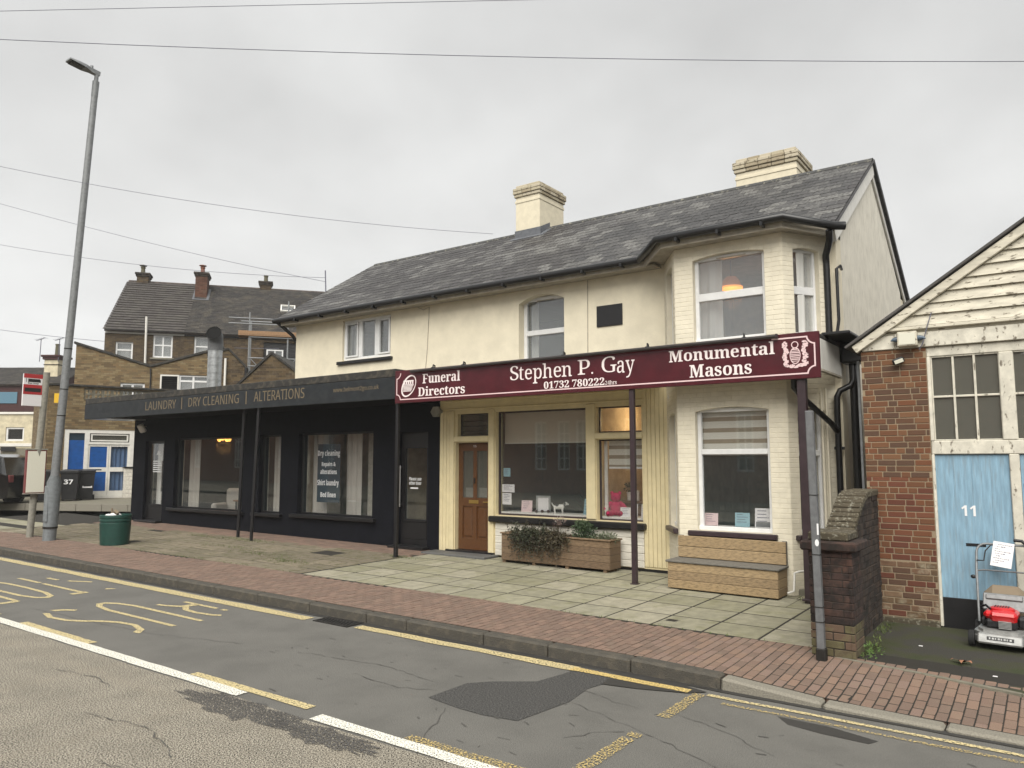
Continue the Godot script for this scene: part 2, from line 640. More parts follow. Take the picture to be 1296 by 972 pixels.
	mt("crack", Color(0.31, 0.302, 0.288), 0.95)
	mt("hole_shade", Color(0.06, 0.06, 0.06), 0.95)  # near black, painted shade for the insides of openings
	mt("white_line", Color(0.92, 0.91, 0.86), 0.7, {"tex": "paint_wear", "scale": 1.2, "cut": 0.5})
	mt("yellow_line", Color(0.82, 0.72, 0.46), 0.7, {"tex": "paint_wear", "scale": 1.0, "cut": 0.5})
	mt("yellow_worn", Color(0.82, 0.725, 0.48), 0.7, {"tex": "paint_worn_more", "scale": 0.9, "cut": 0.5})
	mt("yellow_pale", Color(0.80, 0.735, 0.55), 0.7, {"tex": "paint_wear", "scale": 0.8, "cut": 0.5})
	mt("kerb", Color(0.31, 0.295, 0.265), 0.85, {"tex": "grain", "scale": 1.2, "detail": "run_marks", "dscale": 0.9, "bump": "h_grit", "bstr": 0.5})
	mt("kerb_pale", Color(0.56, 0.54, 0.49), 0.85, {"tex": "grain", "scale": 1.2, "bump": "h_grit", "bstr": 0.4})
	M.pavers = tones("paver", [Color(0.53, 0.437, 0.377), Color(0.505, 0.415, 0.36), Color(0.555, 0.455, 0.39), Color(0.485, 0.405, 0.355), Color(0.54, 0.45, 0.40)], 0.9, {"tex": "grain", "scale": 2.0, "detail": "run_marks", "dscale": 0.7, "bump": "h_grit", "bstr": 0.15})
	M.paver_tints = [lin_of(0.53, 0.437, 0.38), lin_of(0.505, 0.42, 0.37), lin_of(0.55, 0.455, 0.40), lin_of(0.49, 0.41, 0.36)]
	mt("paver_mass", W, 0.9, {"tex": "grain", "scale": 2.0, "vc": true, "detail": "run_marks", "dscale": 0.7})
	mt("bed", Color(0.17, 0.155, 0.125), 0.95, {"tex": "grain", "scale": 3.0})
	M.slabs = tones("slab", [Color(0.575, 0.56, 0.475), Color(0.545, 0.53, 0.45), Color(0.60, 0.58, 0.505), Color(0.525, 0.512, 0.425), Color(0.565, 0.55, 0.475)], 0.9, {"tex": "cloud", "scale": 0.9, "detail": "green_stain", "dscale": 0.55, "bump": "h_grit", "bstr": 0.15})
	M.old_slabs = tones("old_slab", [Color(0.48, 0.445, 0.375), Color(0.455, 0.42, 0.355), Color(0.505, 0.465, 0.395), Color(0.44, 0.41, 0.34)], 0.93, {"tex": "cloud", "scale": 1.3, "detail": "moss", "dscale": 0.8, "bump": "h_grit", "bstr": 0.35})
	mt("forecourt", Color(0.235, 0.225, 0.195), 0.92, {"tex": "tarmac", "scale": 1.0, "detail": "moss_thick", "dscale": 0.38, "bump": "h_grit", "bstr": 0.4})
	mt("side_road", Color(0.36, 0.355, 0.345), 0.9, {"tex": "tarmac", "scale": 1.0, "detail": "road_patches", "mul": true, "dscale": 0.2})
	mt("concrete", Color(0.47, 0.455, 0.40), 0.92, {"tex": "cloud", "scale": 1.2, "detail": "run_marks", "dscale": 0.5, "nrm": "n_fine", "nstr": 0.3})
	mt("earth", Color(0.3, 0.29, 0.24), 0.95, {"tex": "cloud", "scale": 0.3})
	mt("slate_step", Color(0.36, 0.36, 0.355), 0.7, {"tex": "cloud", "scale": 2.0})
	mt("iron", Color(0.2, 0.19, 0.18), 0.6, {"metal": 0.5, "tex": "grain", "scale": 3.0})

	# the cream house
	mt("render", Color(0.86, 0.825, 0.735), 0.9, {"tex": "pale_cloud", "scale": 0.35, "bump": "h_grit", "bstr": 0.12})
	mt("painted_brick", Color(0.86, 0.83, 0.75), 0.85, {"tex": "pale_cloud", "scale": 0.6, "bump": "h_grit", "bstr": 0.1})
	mt("painted_brick_joint", Color(0.84, 0.81, 0.73), 0.9, {"tex": "pale_cloud", "scale": 0.6, "bump": "h_grit", "bstr": 0.1})
	mt("gable_render", Color(0.85, 0.83, 0.775), 0.9, {"tex": "pale_cloud", "scale": 0.4, "detail": "run_marks", "dscale": Vector3(1.1, 0.3, 1.1), "bump": "h_grit", "bstr": 0.15})
	mt("shopfront", Color(0.84, 0.785, 0.63), 0.6, {"tex": "pale_cloud", "scale": 0.7})
	mt("white_board", Color(0.85, 0.83, 0.78), 0.6, {"tex": "cloud", "scale": Vector3(0.3, 2, 2)})
	mt("upvc", Color(0.86, 0.86, 0.855), 0.35, {"tex": "pale_cloud", "scale": 0.8})
	mt("white_paint", Color(0.84, 0.83, 0.80), 0.5, {"tex": "pale_cloud", "scale": 0.7})
	mt("soffit", Color(0.68, 0.65, 0.59), 0.7, {"tex": "cloud", "scale": 0.8})
	mt("black_paint", Color(0.095, 0.092, 0.10), 0.42, {"tex": "cloud", "scale": 1.0})
	mt("plum_paint", Color(0.215, 0.165, 0.18), 0.4, {"tex": "cloud", "scale": 1.0})
	mt("gutter", Color(0.105, 0.105, 0.11), 0.35, {"tex": "cloud", "scale": 1.5})
	mt("lead", Color(0.40, 0.41, 0.43), 0.6, {"tex": "cloud", "scale": 1.5, "metal": 0.2})
	mt("roof_felt", Color(0.175, 0.17, 0.16), 0.9, {"tex": "cloud", "scale": 1.0, "detail": "run_marks", "dscale": 0.6})
	M.slates = tones("slate", [Color(0.26, 0.256, 0.257), Color(0.295, 0.29, 0.29), Color(0.335, 0.33, 0.325), Color(0.38, 0.375, 0.367), Color(0.435, 0.43, 0.418)], 0.62, {"tex": "mottle", "scale": Vector3(1.6, 3.0, 1.6), "nrm": "n_mid", "nstr": 0.25})
	M.slate_tints = [lin_of(0.26, 0.256, 0.257), lin_of(0.295, 0.29, 0.29), lin_of(0.335, 0.33, 0.325), lin_of(0.38, 0.375, 0.367), lin_of(0.435, 0.43, 0.418)]
	mt("slate_mass", W, 0.62, {"tex": "mottle", "scale": Vector3(1.6, 3.0, 1.6), "vc": true})
	mt("ridge", Color(0.30, 0.30, 0.30), 0.8, {"tex": "grain", "scale": 1.5, "detail": "lichen", "dscale": 0.8})
	mt("chimney", Color(0.83, 0.795, 0.705), 0.9, {"tex": "pale_cloud", "scale": 0.8})
	M.chimney_brick = tones("chimney_cap", [Color(0.76, 0.72, 0.62), Color(0.68, 0.63, 0.53), Color(0.80, 0.76, 0.67)], 0.9, {"tex": "grain", "scale": 2.0, "detail": "peeling", "dscale": 0.6})
	mt("door_wood", Color(0.385, 0.25, 0.145), 0.35, {"tex": "woodgrain", "scale": Vector3(9, 1.0, 9), "coat": 0.3})
	mt("brass", Color(0.78, 0.66, 0.38), 0.35, {"metal": 0.9})
	mt("chrome", Color(0.75, 0.75, 0.75), 0.25, {"metal": 0.95})
	glass_mat("glass", 0.03, Color(0.5, 0.55, 0.55))
	glass_mat("sky_glass", 0.10, Color(0.60, 0.62, 0.62))  # grey in the pane stands in for part of the reflected sky
	glass_mat("dusty_glass", 0.42, Color(0.42, 0.42, 0.39))
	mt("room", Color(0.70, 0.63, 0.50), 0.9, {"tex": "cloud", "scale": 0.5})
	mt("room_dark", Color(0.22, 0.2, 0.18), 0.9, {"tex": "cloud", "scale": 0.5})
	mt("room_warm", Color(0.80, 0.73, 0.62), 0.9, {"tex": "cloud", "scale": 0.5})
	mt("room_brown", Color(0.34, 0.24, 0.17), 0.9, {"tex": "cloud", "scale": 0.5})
	mt("carpet", Color(0.28, 0.26, 0.24), 0.95, {"tex": "grain", "scale": 3.0})
	mt("net", Color(0.8, 0.8, 0.78), 0.9, {"back": 0.5})
	mt("blind", Color(0.83, 0.82, 0.78), 0.8, {"back": 0.5})
	mt("great_blind", Color(0.78, 0.75, 0.69), 0.8, {"back": 0.4})
	mt("blind_dark", Color(0.55, 0.5, 0.42), 0.8, {"back": 0.25})

	# the dry cleaner's
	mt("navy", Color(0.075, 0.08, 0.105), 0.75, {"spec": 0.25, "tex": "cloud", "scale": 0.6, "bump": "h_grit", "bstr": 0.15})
	mt("fascia_navy", Color(0.155, 0.168, 0.18), 0.55, {"spec": 0.35, "tex": "cloud", "scale": 0.5, "detail": "dust", "dscale": Vector3(0.5, 0.8, 0.5)})
	mt("gold", Color(0.42, 0.37, 0.285), 0.5)
	mt("print_white", Color(0.86, 0.86, 0.86), 0.6)
	mt("teal_banner", Color(0.06, 0.15, 0.20), 0.8)
	mt("blue_lens", Color(0.27, 0.33, 0.39), 0.3)
	mt("soffit_sheen", Color(0.72, 0.73, 0.73), 0.25, {"tex": "cloud", "scale": 0.8})  # pale base colour stands in for light reflected off the soffit
	mt("linen", Color(0.62, 0.605, 0.575), 0.9)
	mt("wood", Color(0.45, 0.31, 0.19), 0.5, {"tex": "woodgrain", "scale": Vector3(2, 9, 9)})

	# signs
	mt("maroon", Color(0.295, 0.085, 0.118), 0.3, {"tex": "cloud", "scale": 0.5})
	mt("sign_white", Color(0.88, 0.84, 0.83), 0.5)
	mt("sign_pink", Color(0.84, 0.74, 0.74), 0.5)
	mt("trough", Color(0.2, 0.18, 0.175), 0.4, {"tex": "cloud", "scale": 1.2})

	# garage
	M.garage_bricks = tones("garage_brick", [Color(0.485, 0.33, 0.22), Color(0.455, 0.30, 0.20), Color(0.50, 0.355, 0.245), Color(0.405, 0.285, 0.205), Color(0.475, 0.30, 0.195), Color(0.375, 0.275, 0.21)], 0.9, {"tex": "grain", "scale": 3.0, "bump": "h_grit", "bstr": 0.2})
	M.garage_red = tones("garage_red_brick", [Color(0.45, 0.265, 0.19), Color(0.415, 0.24, 0.175), Color(0.48, 0.295, 0.205)], 0.9, {"tex": "grain", "scale": 3.0, "bump": "h_grit", "bstr": 0.2})
	M.garage_pale = tones("garage_stained_brick", [Color(0.43, 0.325, 0.245), Color(0.46, 0.37, 0.285), Color(0.39, 0.31, 0.225)], 0.95, {"tex": "cloud", "scale": 1.5, "detail": "lime", "dscale": 0.9, "bump": "h_grit", "bstr": 0.3})
	mt("mortar", Color(0.62, 0.55, 0.45), 0.95, {"tex": "grain", "scale": 3.0})
	mt("dark_mortar", Color(0.30, 0.265, 0.23), 0.95, {"tex": "grain", "scale": 3.0, "detail": "soot", "dscale": 0.8})
	mt("weatherboard", Color(0.81, 0.785, 0.715), 0.75, {"tex": "cloud", "scale": Vector3(0.5, 2, 2), "detail": "peeling", "dscale": Vector3(0.6, 1.6, 1.6)})
	mt("garage_white", Color(0.82, 0.80, 0.74), 0.65, {"tex": "cloud", "scale": 0.9, "detail": "peeling", "dscale": Vector3(1.2, 0.6, 1.2)})
	mt("blue_paint", Color(0.525, 0.655, 0.735), 0.7, {"tex": "cloud", "scale": Vector3(4.0, 0.4, 4.0), "detail": "run_marks", "dscale": Vector3(3.0, 0.3, 3.0)})
	mt("garage_roof", Color(0.32, 0.31, 0.30), 0.9, {"tex": "cloud", "scale": 1.0})
	M.pier_bricks = tones("pier_brick", [Color(0.30, 0.215, 0.18), Color(0.27, 0.19, 0.165), Color(0.335, 0.235, 0.195)], 0.9, {"tex": "grain", "scale": 3.0, "detail": "soot", "dscale": 1.1, "bump": "h_grit", "bstr": 0.25})
	M.pier_low = tones("pier_low_brick", [Color(0.38, 0.35, 0.24), Color(0.37, 0.325, 0.24), Color(0.41, 0.33, 0.265)], 0.92, {"tex": "grain", "scale": 3.0, "detail": "green_stain", "dscale": 1.5, "bump": "h_grit", "bstr": 0.2})
	M.wall_bricks = tones("wall_brick", [Color(0.30, 0.25, 0.215), Color(0.27, 0.225, 0.20), Color(0.33, 0.27, 0.225)], 0.95, {"tex": "grain", "scale": 3.0, "detail": "soot", "dscale": 0.7, "bump": "h_grit", "bstr": 0.3})
	mt("coping", Color(0.30, 0.27, 0.21), 0.95, {"tex": "cloud", "scale": 2.0, "detail": "lichen", "dscale": 1.6, "bump": "h_grit", "bstr": 0.4})

	# street things
	mt("galvanised", Color(0.53, 0.54, 0.545), 0.55, {"tex": "cloud", "scale": 1.6, "metal": 0.35})
	mt("galvanised_dark", Color(0.43, 0.435, 0.44), 0.6, {"tex": "cloud", "scale": 1.6, "metal": 0.25})
	mt("lamp_base", Color(0.47, 0.49, 0.50), 0.5, {"tex": "cloud", "scale": 1.4})
	mt("concrete_pole", Color(0.56, 0.55, 0.51), 0.85, {"tex": "cloud", "scale": 1.6, "nrm": "n_fine", "nstr": 0.2})
	mt("bin_green", Color(0.10, 0.255, 0.225), 0.45, {"tex": "cloud", "scale": 1.2})
	mt("black_plastic", Color(0.10, 0.10, 0.11), 0.5, {"tex": "cloud", "scale": 1.5})
	mt("dark_lens", Color(0.14, 0.14, 0.14), 0.2)
	mt("sign_red", Color(0.62, 0.16, 0.17), 0.5)
	mt("notice", Color(0.80, 0.79, 0.73), 0.4)
	mt("case_red", Color(0.45, 0.19, 0.185), 0.55, {"tex": "cloud", "scale": 1.8})
	mt("paper", Color(0.84, 0.83, 0.83), 0.8)
	mt("ink", Color(0.25, 0.25, 0.36), 0.8)
	mt("ink_black", Color(0.1, 0.1, 0.1), 0.8)
	mt("blue_card", Color(0.52, 0.66, 0.70), 0.6)
	mt("red_plastic", Color(0.72, 0.07, 0.09), 0.3, {"coat": 0.4})
	mt("silver", Color(0.66, 0.66, 0.65), 0.4, {"metal": 0.5, "tex": "cloud", "scale": 2.0})
	mt("dull_silver", Color(0.5, 0.5, 0.5), 0.5, {"metal": 0.4, "tex": "cloud", "scale": 2.0})
	mt("rubber", Color(0.09, 0.09, 0.09), 0.85)
	mt("bag", Color(0.55, 0.49, 0.41), 0.95, {"tex": "grain", "scale": 5.0})
	mt("yellow_label", Color(0.85, 0.68, 0.15), 0.5)
	mt("pink_plush", Color(0.84, 0.17, 0.40), 0.95, {"tex": "grain", "scale": 6.0, "nrm": "n_fine", "nstr": 0.8})
	mt("deck_wood", Color(0.62, 0.485, 0.325), 0.75, {"tex": "woodgrain", "scale": Vector3(1.1, 7, 7)})
	mt("seat_wood", Color(0.44, 0.425, 0.395), 0.85, {"tex": "woodgrain", "scale": Vector3(1.1, 7, 7)})
	M.deck = tones("bench_board", [Color(0.62, 0.53, 0.395), Color(0.575, 0.49, 0.37), Color(0.645, 0.555, 0.42)], 0.75, {"tex": "woodgrain", "scale": Vector3(1.1, 7, 7)})
	M.planter = tones("planter_board", [Color(0.47, 0.39, 0.30), Color(0.44, 0.36, 0.275), Color(0.495, 0.41, 0.315)], 0.85, {"tex": "woodgrain", "scale": Vector3(1.1, 7, 7)})
	mt("soil", Color(0.16, 0.13, 0.1), 0.95)
	mt("leaf", W, 0.7, {"vc": true, "back": 0.4})
	mt("cable", Color(0.38, 0.38, 0.43), 0.7)
	mt("car_black", Color(0.04, 0.04, 0.045), 0.2, {"coat": 1.0})
	mt("car_glass", Color(0.05, 0.055, 0.06), 0.05, {"spec": 0.8})
	mt("car_grey", Color(0.16, 0.16, 0.17), 0.3, {"coat": 0.8})

	# the houses behind
	M.stock_bricks = [lin_of(0.52, 0.445, 0.315), lin_of(0.47, 0.40, 0.28), lin_of(0.57, 0.50, 0.37), lin_of(0.42, 0.35, 0.25), lin_of(0.52, 0.43, 0.30)]
	M.dark_bricks = [lin_of(0.33, 0.275, 0.19), lin_of(0.29, 0.235, 0.17), lin_of(0.375, 0.31, 0.21), lin_of(0.26, 0.21, 0.16)]
	M.red_bricks = [lin_of(0.36, 0.22, 0.17), lin_of(0.32, 0.19, 0.15), lin_of(0.40, 0.25, 0.19)]
	mt("brick_mass", W, 0.92, {"tex": "grain", "scale": 1.5, "vc": true, "detail": "run_marks", "dscale": 0.4})
	mt("stock_mortar", Color(0.42, 0.37, 0.28), 0.95, {"tex": "grain", "scale": 1.0})
	mt("tile_brown", Color(0.33, 0.29, 0.27), 0.85, {"tex": "mottle", "scale": 0.6})
	M.tile_tints = [lin_of(0.225, 0.215, 0.205), lin_of(0.25, 0.238, 0.225), lin_of(0.20, 0.19, 0.182), lin_of(0.28, 0.262, 0.245)]
	M.brown_tile_tints = [lin_of(0.285, 0.265, 0.255), lin_of(0.265, 0.248, 0.24), lin_of(0.31, 0.288, 0.275)]
	mt("tile_mass", W, 0.85, {"tex": "mottle", "scale": 0.8, "vc": true, "detail": "run_marks", "dscale": 0.12})
	mt("tile_mass_clean", W, 0.8, {"tex": "cloud", "scale": 0.6, "vc": true})
	mt("royal_blue", Color(0.07, 0.31, 0.58), 0.4, {"tex": "cloud", "scale": 0.7})
	mt("curtain_blue", Color(0.32, 0.42, 0.56), 0.9)
	mt("cream_wall", Color(0.80, 0.76, 0.65), 0.85, {"tex": "cloud", "scale": 0.4, "detail": "run_marks", "dscale": 0.3})
	mt("oxblood", Color(0.25, 0.115, 0.115), 0.8, {"tex": "cloud", "scale": 0.6})
	mt("terracotta", Color(0.50, 0.31, 0.23), 0.85, {"tex": "cloud", "scale": 2.0})
	mt("pot_grey", Color(0.36, 0.345, 0.27), 0.9, {"tex": "cloud", "scale": 2.0})
	mt("board_timber", Color(0.60, 0.47, 0.34), 0.8, {"tex": "woodgrain", "scale": Vector3(2, 7, 2)})
	mt("steel_flue", Color(0.70, 0.71, 0.71), 0.35, {"metal": 0.7, "tex": "cloud", "scale": 1.5})
	mt("blue_cloth", Color(0.32, 0.45, 0.52), 0.8)
	mt("lamp_glow", Color(0.95, 0.8, 0.55), 0.6, {"glow": Color(1.0, 0.72, 0.36), "power": 0.55})
	mt("shade", Color(0.62, 0.48, 0.36), 0.9, {"back": 0.6})
	mt("leaf_brown", Color(0.58, 0.40, 0.30), 0.8)

func lin_of(r: float, g: float, b: float) -> Color:   # a vertex colour is a linear value
	return Color(r, g, b).srgb_to_linear()

# ---------------------------------------------------------------- the ground
func flat(poly: Array, h: Callable, off := 0.0) -> B:
	var b := B.new()
	lay(b, poly, h, off)
	return b

func lay(b: B, poly: Array, h: Callable, off := 0.0) -> void:
	var p := PackedVector2Array()
	for q in poly:
		p.append(Vector2(q[0], q[1]))
	var ix := Geometry2D.triangulate_polygon(p)
	for i in range(0, ix.size(), 3):
		var w := []
		for k in 3:
			var q := p[ix[i + k]]
			w.append(Vector3(q.x, h.call(q.x, q.y) + off, q.y))
		b.fo(w, w[0] - Vector3.UP)

func strip_x(b: B, x0: float, x1: float, z0: float, z1: float, h: Callable, off: float, ragged := 0.0) -> void:
	var k := maxi(1, int((x1 - x0) / 0.12))
	for i in k:
		var a := lerpf(x0, x1, float(i) / k)
		var e := lerpf(x0, x1, float(i + 1) / k)
		var r0 := clump.get_noise_2d(a * 60.0, z0 * 40.0) * ragged
		var r1 := clump.get_noise_2d(e * 60.0, z0 * 40.0) * ragged
		var s0 := clump.get_noise_2d(a * 60.0, z1 * 40.0 + 90) * ragged
		var s1 := clump.get_noise_2d(e * 60.0, z1 * 40.0 + 90) * ragged
		b.fo([Vector3(a, h.call(a, z0) + off, z0 + r0), Vector3(e, h.call(e, z0) + off, z0 + r1), Vector3(e, h.call(e, z1) + off, z1 + s1), Vector3(a, h.call(a, z1) + off, z1 + s0)], Vector3((a + e) / 2, -50, z0))

# a crack: a crooked ribbon through the points
func crack(b: B, pts: Array, w: float, off: float) -> void:
	var line := []
	for i in pts.size() - 1:
		var p := Vector2(pts[i][0], pts[i][1])
		var q := Vector2(pts[i + 1][0], pts[i + 1][1])
		var k := maxi(2, int(p.distance_to(q) / 0.07))
		for j in k:
			var t := float(j) / k
			line.append(p.lerp(q, t) + Vector2(rng.randf_range(-0.02, 0.02), rng.randf_range(-0.02, 0.02)))
	for i in line.size() - 1:
		var p: Vector2 = line[i]
		var q: Vector2 = line[i + 1]
		var n := (q - p).orthogonal().normalized() * w * rng.randf_range(0.25, 1.0)
		var y := ry(p.x) + off
		b.fo([Vector3(p.x - n.x, y, p.y - n.y), Vector3(q.x - n.x, y, q.y - n.y), Vector3(q.x + n.x, y, q.y + n.y), Vector3(p.x + n.x, y, p.y + n.y)], Vector3(p.x, -50, p.y))

func build_ground() -> void:
	var road_h := func(x, _z): return ry(x)
	var gnd := func(x, z): return gy(x, z)
	struct("ground", flat([[-150, -150], [150, -150], [150, 90], [-150, 90]], func(x, _z): return -0.62 - 0.004 * x), M.earth)

	var road := struct("road", flat([[-45, 4.5], [20, 4.5], [20, 11.9], [-45, 11.9]], road_h), M.road)
	var old := B.new()
	var edge := []
	for i in 120:
		var x := lerpf(-45, 20, i / 119.0)
		edge.append([x, 7.11 + 0.03 * clump.get_noise_2d(x * 40, 3)])
	edge.append([20, 11.9])
	edge.append([-45, 11.9])
	lay(old, edge, road_h, 0.004)
	obj("old_lane_surface", old, M.old_road, road)
	var dark := B.new()
	for s in [[-5.9, -4.5, 7.1, 7.42], [-4.7, -3.7, 7.15, 7.4]]:
		var poly := []
		for i in 48:
			var a := TAU * i / 48
			var rr := 1.0 + 0.5 * clump.get_noise_2d(cos(a) * 140 + s[0] * 30, sin(a) * 140)
			poly.append([(s[0] + s[1]) / 2 + cos(a) * (s[1] - s[0]) / 2 * rr, (s[2] + s[3]) / 2 + sin(a) * (s[3] - s[2]) / 2 * rr])
		lay(dark, poly, road_h, 0.008 if s[0] < -5.0 else 0.010)
	obj("worn_surface", dark, M.worn, road)
	# the tarmac repair, and the damp along the channel
	obj("tarmac_repair", flat([[-4.22, 6.2], [-4.22, 5.72], [-4.08, 5.55], [-3.78, 5.32], [-3.72, 4.98], [-3.70, 4.66], [-3.28, 4.63], [-3.26, 4.9], [-3.33, 5.24], [-3.27, 5.62], [-3.34, 6.22], [-3.62, 6.27], [-3.85, 6.26]], road_h, 0.004), M.patch, road)
	var wet := B.new()
	lay(wet, [[-3.36, 4.64], [-2.72, 4.68], [-2.5, 4.74], [-2.62, 4.86], [-3.0, 5.0], [-3.3, 5.06]], road_h, 0.0075)
	lay(wet, [[-1.86, 4.98], [-1.5, 4.98], [-1.16, 5.08], [-1.2, 5.17], [-1.5, 5.16], [-1.75, 5.11]], road_h, 0.003)
	obj("damp_patch", wet, M.wet, road)
	var cr := B.new()
	for p in [[[-3.5, 7.1], [-3.72, 6.75], [-3.86, 6.45], [-4.0, 6.22]], [[-3.27, 5.62], [-2.9, 5.75], [-2.55, 5.86], [-2.1, 6.05], [-1.5, 6.35]], [[-2.9, 6.3], [-2.75, 6.05], [-2.55, 5.9]], [[-5.2, 6.1], [-4.6, 6.15], [-4.22, 6.0]], [[-6.2, 5.9], [-5.2, 5.75], [-4.4, 5.85]], [[-10.4, 6.5], [-9.2, 6.45], [-8.0, 6.35], [-6.8, 6.0]], [[-2.5, 5.4], [-2.1, 5.5], [-1.6, 5.8]], [[-3.35, 5.3], [-3.0, 5.4], [-2.7, 5.45]]]:
		crack(cr, p, 0.0045, 0.0055)
	for i in 70:
		var x := rng.randf_range(-6.5, -0.4)
		var z := rng.randf_range(5.0, 6.9)
		crack(cr, [[x, z], [x + rng.randf_range(0.05, 0.2), z + rng.randf_range(-0.02, 0.03)]], 0.006, 0.0056)
	obj("crack", cr, M.crack, road)
	var cr2 := B.new()
	for p in [[[-5.0, 8.4], [-4.4, 8.3], [-3.7, 7.85], [-3.5, 7.55]], [[-6.0, 8.0], [-5.3, 7.9], [-4.6, 8.1]], [[-4.3, 8.7], [-3.8, 8.5], [-3.2, 8.5]], [[-7.4, 7.6], [-6.8, 7.5], [-6.4, 7.6]]]:
		crack(cr2, p, 0.005, 0.012)
	obj("crack", cr2, M.crack, road)

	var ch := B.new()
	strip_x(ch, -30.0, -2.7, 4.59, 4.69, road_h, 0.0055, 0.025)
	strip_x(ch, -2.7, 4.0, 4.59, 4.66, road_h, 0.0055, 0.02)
	obj("channel_dirt_shade", ch, M.wet, road)  # dark strip: channel dirt and the kerb shadow line painted together

	# painted lines
	for s in [[-40.0, -5.45, 6.98, 7.10], [-4.56, -1.6, 6.98, 7.10]]:
		var b := B.new()
		strip_x(b, s[0], s[1], s[2], s[3], road_h, 0.0085, 0.012)
		obj("white_line", b, M.white_line, road)
	for s in [[-12.5, -10.4], [-9.7, -8.1], [-7.05, -6.0], [-6.3, -4.75], [-3.75, -2.6]]:
		if s[0] == -7.05:
			continue
		var b := B.new()
		strip_x(b, s[0], s[1], 6.885, 6.975, road_h, 0.0065, 0.014)
		obj("yellow_dash", b, M.yellow_pale if s[0] < -5.0 else M.yellow_worn, road)
	var yl := B.new()
	strip_x(yl, -40.0, -7.32, 4.76, 4.93, road_h, 0.006, 0.02)
	obj("yellow_kerb_line", yl, M.yellow_pale, road)
	yl = B.new()
	strip_x(yl, -6.55, -3.7, 4.72, 4.86, road_h, 0.0075, 0.02)
	obj("yellow_kerb_line", yl, M.yellow_pale, road)
	yl = B.new()
	strip_x(yl, -3.74, -2.62, 4.76, 4.86, road_h, 0.0105, 0.03)
	obj("yellow_kerb_line", yl, M.yellow_line, road)
	for s in [[4.82, 5.42, true], [5.44, 5.52, false], [5.93, 6.02, false], [6.05, 6.98, true]]:
		var b := B.new()
		var k := int((s[1] - s[0]) / 0.08) + 1
		for i in k:
			var a := lerpf(s[0], s[1], float(i) / k)
			var e := lerpf(s[0], s[1], float(i + 1) / k)
			var j := rng.randf_range(-0.006, 0.006)
			lay(b, [[-2.58 + j, a], [-2.48 + j, a], [-2.48 + j, e], [-2.58 + j, e]], road_h, 0.0075)
		obj("yellow_dash", b, M.yellow_worn, road)
	for s in [[4.775, 4.825, -2.47, 6.0], [4.915, 4.96, -2.3, 6.0]]:
		var b := B.new()
		strip_x(b, s[2], s[3], s[0], s[1], road_h, 0.0065, 0.012)
		obj("double_yellow_line", b, M.yellow_pale if s[0] < 4.8 else M.yellow_worn, road)
	# the letters are read from the left: their tops point along +x, their lines run towards the camera
	var glyphs := {"B": [[[0, 0], [1, 0]], [[0, 0], [0, 0.6], [0.1, 0.9], [0.25, 1], [0.38, 0.9], [0.5, 0.6], [0.52, 0.0]], [[0.52, 0.5], [0.62, 0.85], [0.75, 0.92], [0.9, 0.8], [1, 0.5], [1, 0]]], "U": [[[1, 0], [0.25, 0], [0.08, 0.15], [0, 0.4], [0, 0.6], [0.08, 0.85], [0.25, 1], [1, 1]]], "S": [[[0.1, 0], [0.02, 0.25], [0, 0.5], [0.05, 0.8], [0.2, 1], [0.36, 0.9], [0.46, 0.65], [0.54, 0.35], [0.66, 0.08], [0.8, 0], [0.94, 0.2], [1, 0.5], [0.97, 0.8], [0.9, 1]]], "T": [[[0, 0.5], [1, 0.5]], [[1, 0], [1, 1]]], "O": [[[0.5, 0], [0.2, 0.05], [0.04, 0.25], [0, 0.5], [0.04, 0.75], [0.2, 0.95], [0.5, 1], [0.8, 0.95], [0.96, 0.75], [1, 0.5], [0.96, 0.25], [0.8, 0.05], [0.5, 0]]], "P": [[[0, 0], [1, 0]], [[1, 0], [1, 0.6], [0.9, 0.92], [0.75, 1], [0.6, 0.92], [0.48, 0.6], [0.47, 0]]]}
	for s in [["B", 5.13, 5.46, -10.15, -8.2, 0.0], ["U", 5.66, 6.0, -10.15, -8.2, 0.6], ["S", 6.24, 6.62, -10.15, -8.2, 0.14], ["S", 5.03, 5.33, -13.2, -11.15, -0.03], ["T", 5.44, 5.76, -13.2, -11.15, 0.25], ["O", 5.9, 6.24, -13.2, -11.15, 0.6], ["P", 6.42, 6.74, -13.2, -11.15, 0.1]]:
		var b := B.new()
		for line in glyphs[s[0]]:
			var pts := []
			for k in line.size() - 1:
				var p := Vector2(lerpf(s[3], s[4], line[k][0]), lerpf(s[1], s[2], line[k][1]))
				var q := Vector2(lerpf(s[3], s[4], line[k + 1][0]), lerpf(s[1], s[2], line[k + 1][1]))
				var m := maxi(1, int(p.distance_to(q) / 0.1))
				for t in m:
					pts.append(p.lerp(q, float(t) / m))
			pts.append(Vector2(lerpf(s[3], s[4], line[-1][0]), lerpf(s[1], s[2], line[-1][1])))
			var off := []
			for k in pts.size():
				var d: Vector2 = (pts[mini(k + 1, pts.size() - 1)] - pts[maxi(k - 1, 0)]).normalized()
				off.append(Vector2(-d.y * 0.06, d.x * 0.03))
			for k in pts.size() - 1:
				if clump.get_noise_2d(pts[k].x * 55.0, pts[k].y * 90.0) > s[5]:
					continue
				var w := []
				for q in [pts[k] + off[k], pts[k + 1] + off[k + 1], pts[k + 1] - off[k + 1], pts[k] - off[k]]:
					w.append(Vector3(q.x, ry(q.x) + 0.0045, q.y))
				b.fo(w, w[0] - Vector3.UP)
		obj("painted_letter", b, M.yellow_pale, road)

	# kerb stones
	var kerb := struct("kerb", bx(Vector3(-45, -0.5, 4.40), Vector3(20, -0.16, 4.56)), M.bed)
	kerb.rotation.z = 0.0
	var xs := [-0.82, -1.64, -2.44, -3.27, -4.15, -4.93, -6.0, -6.63, -7.62, -8.64, -9.6]
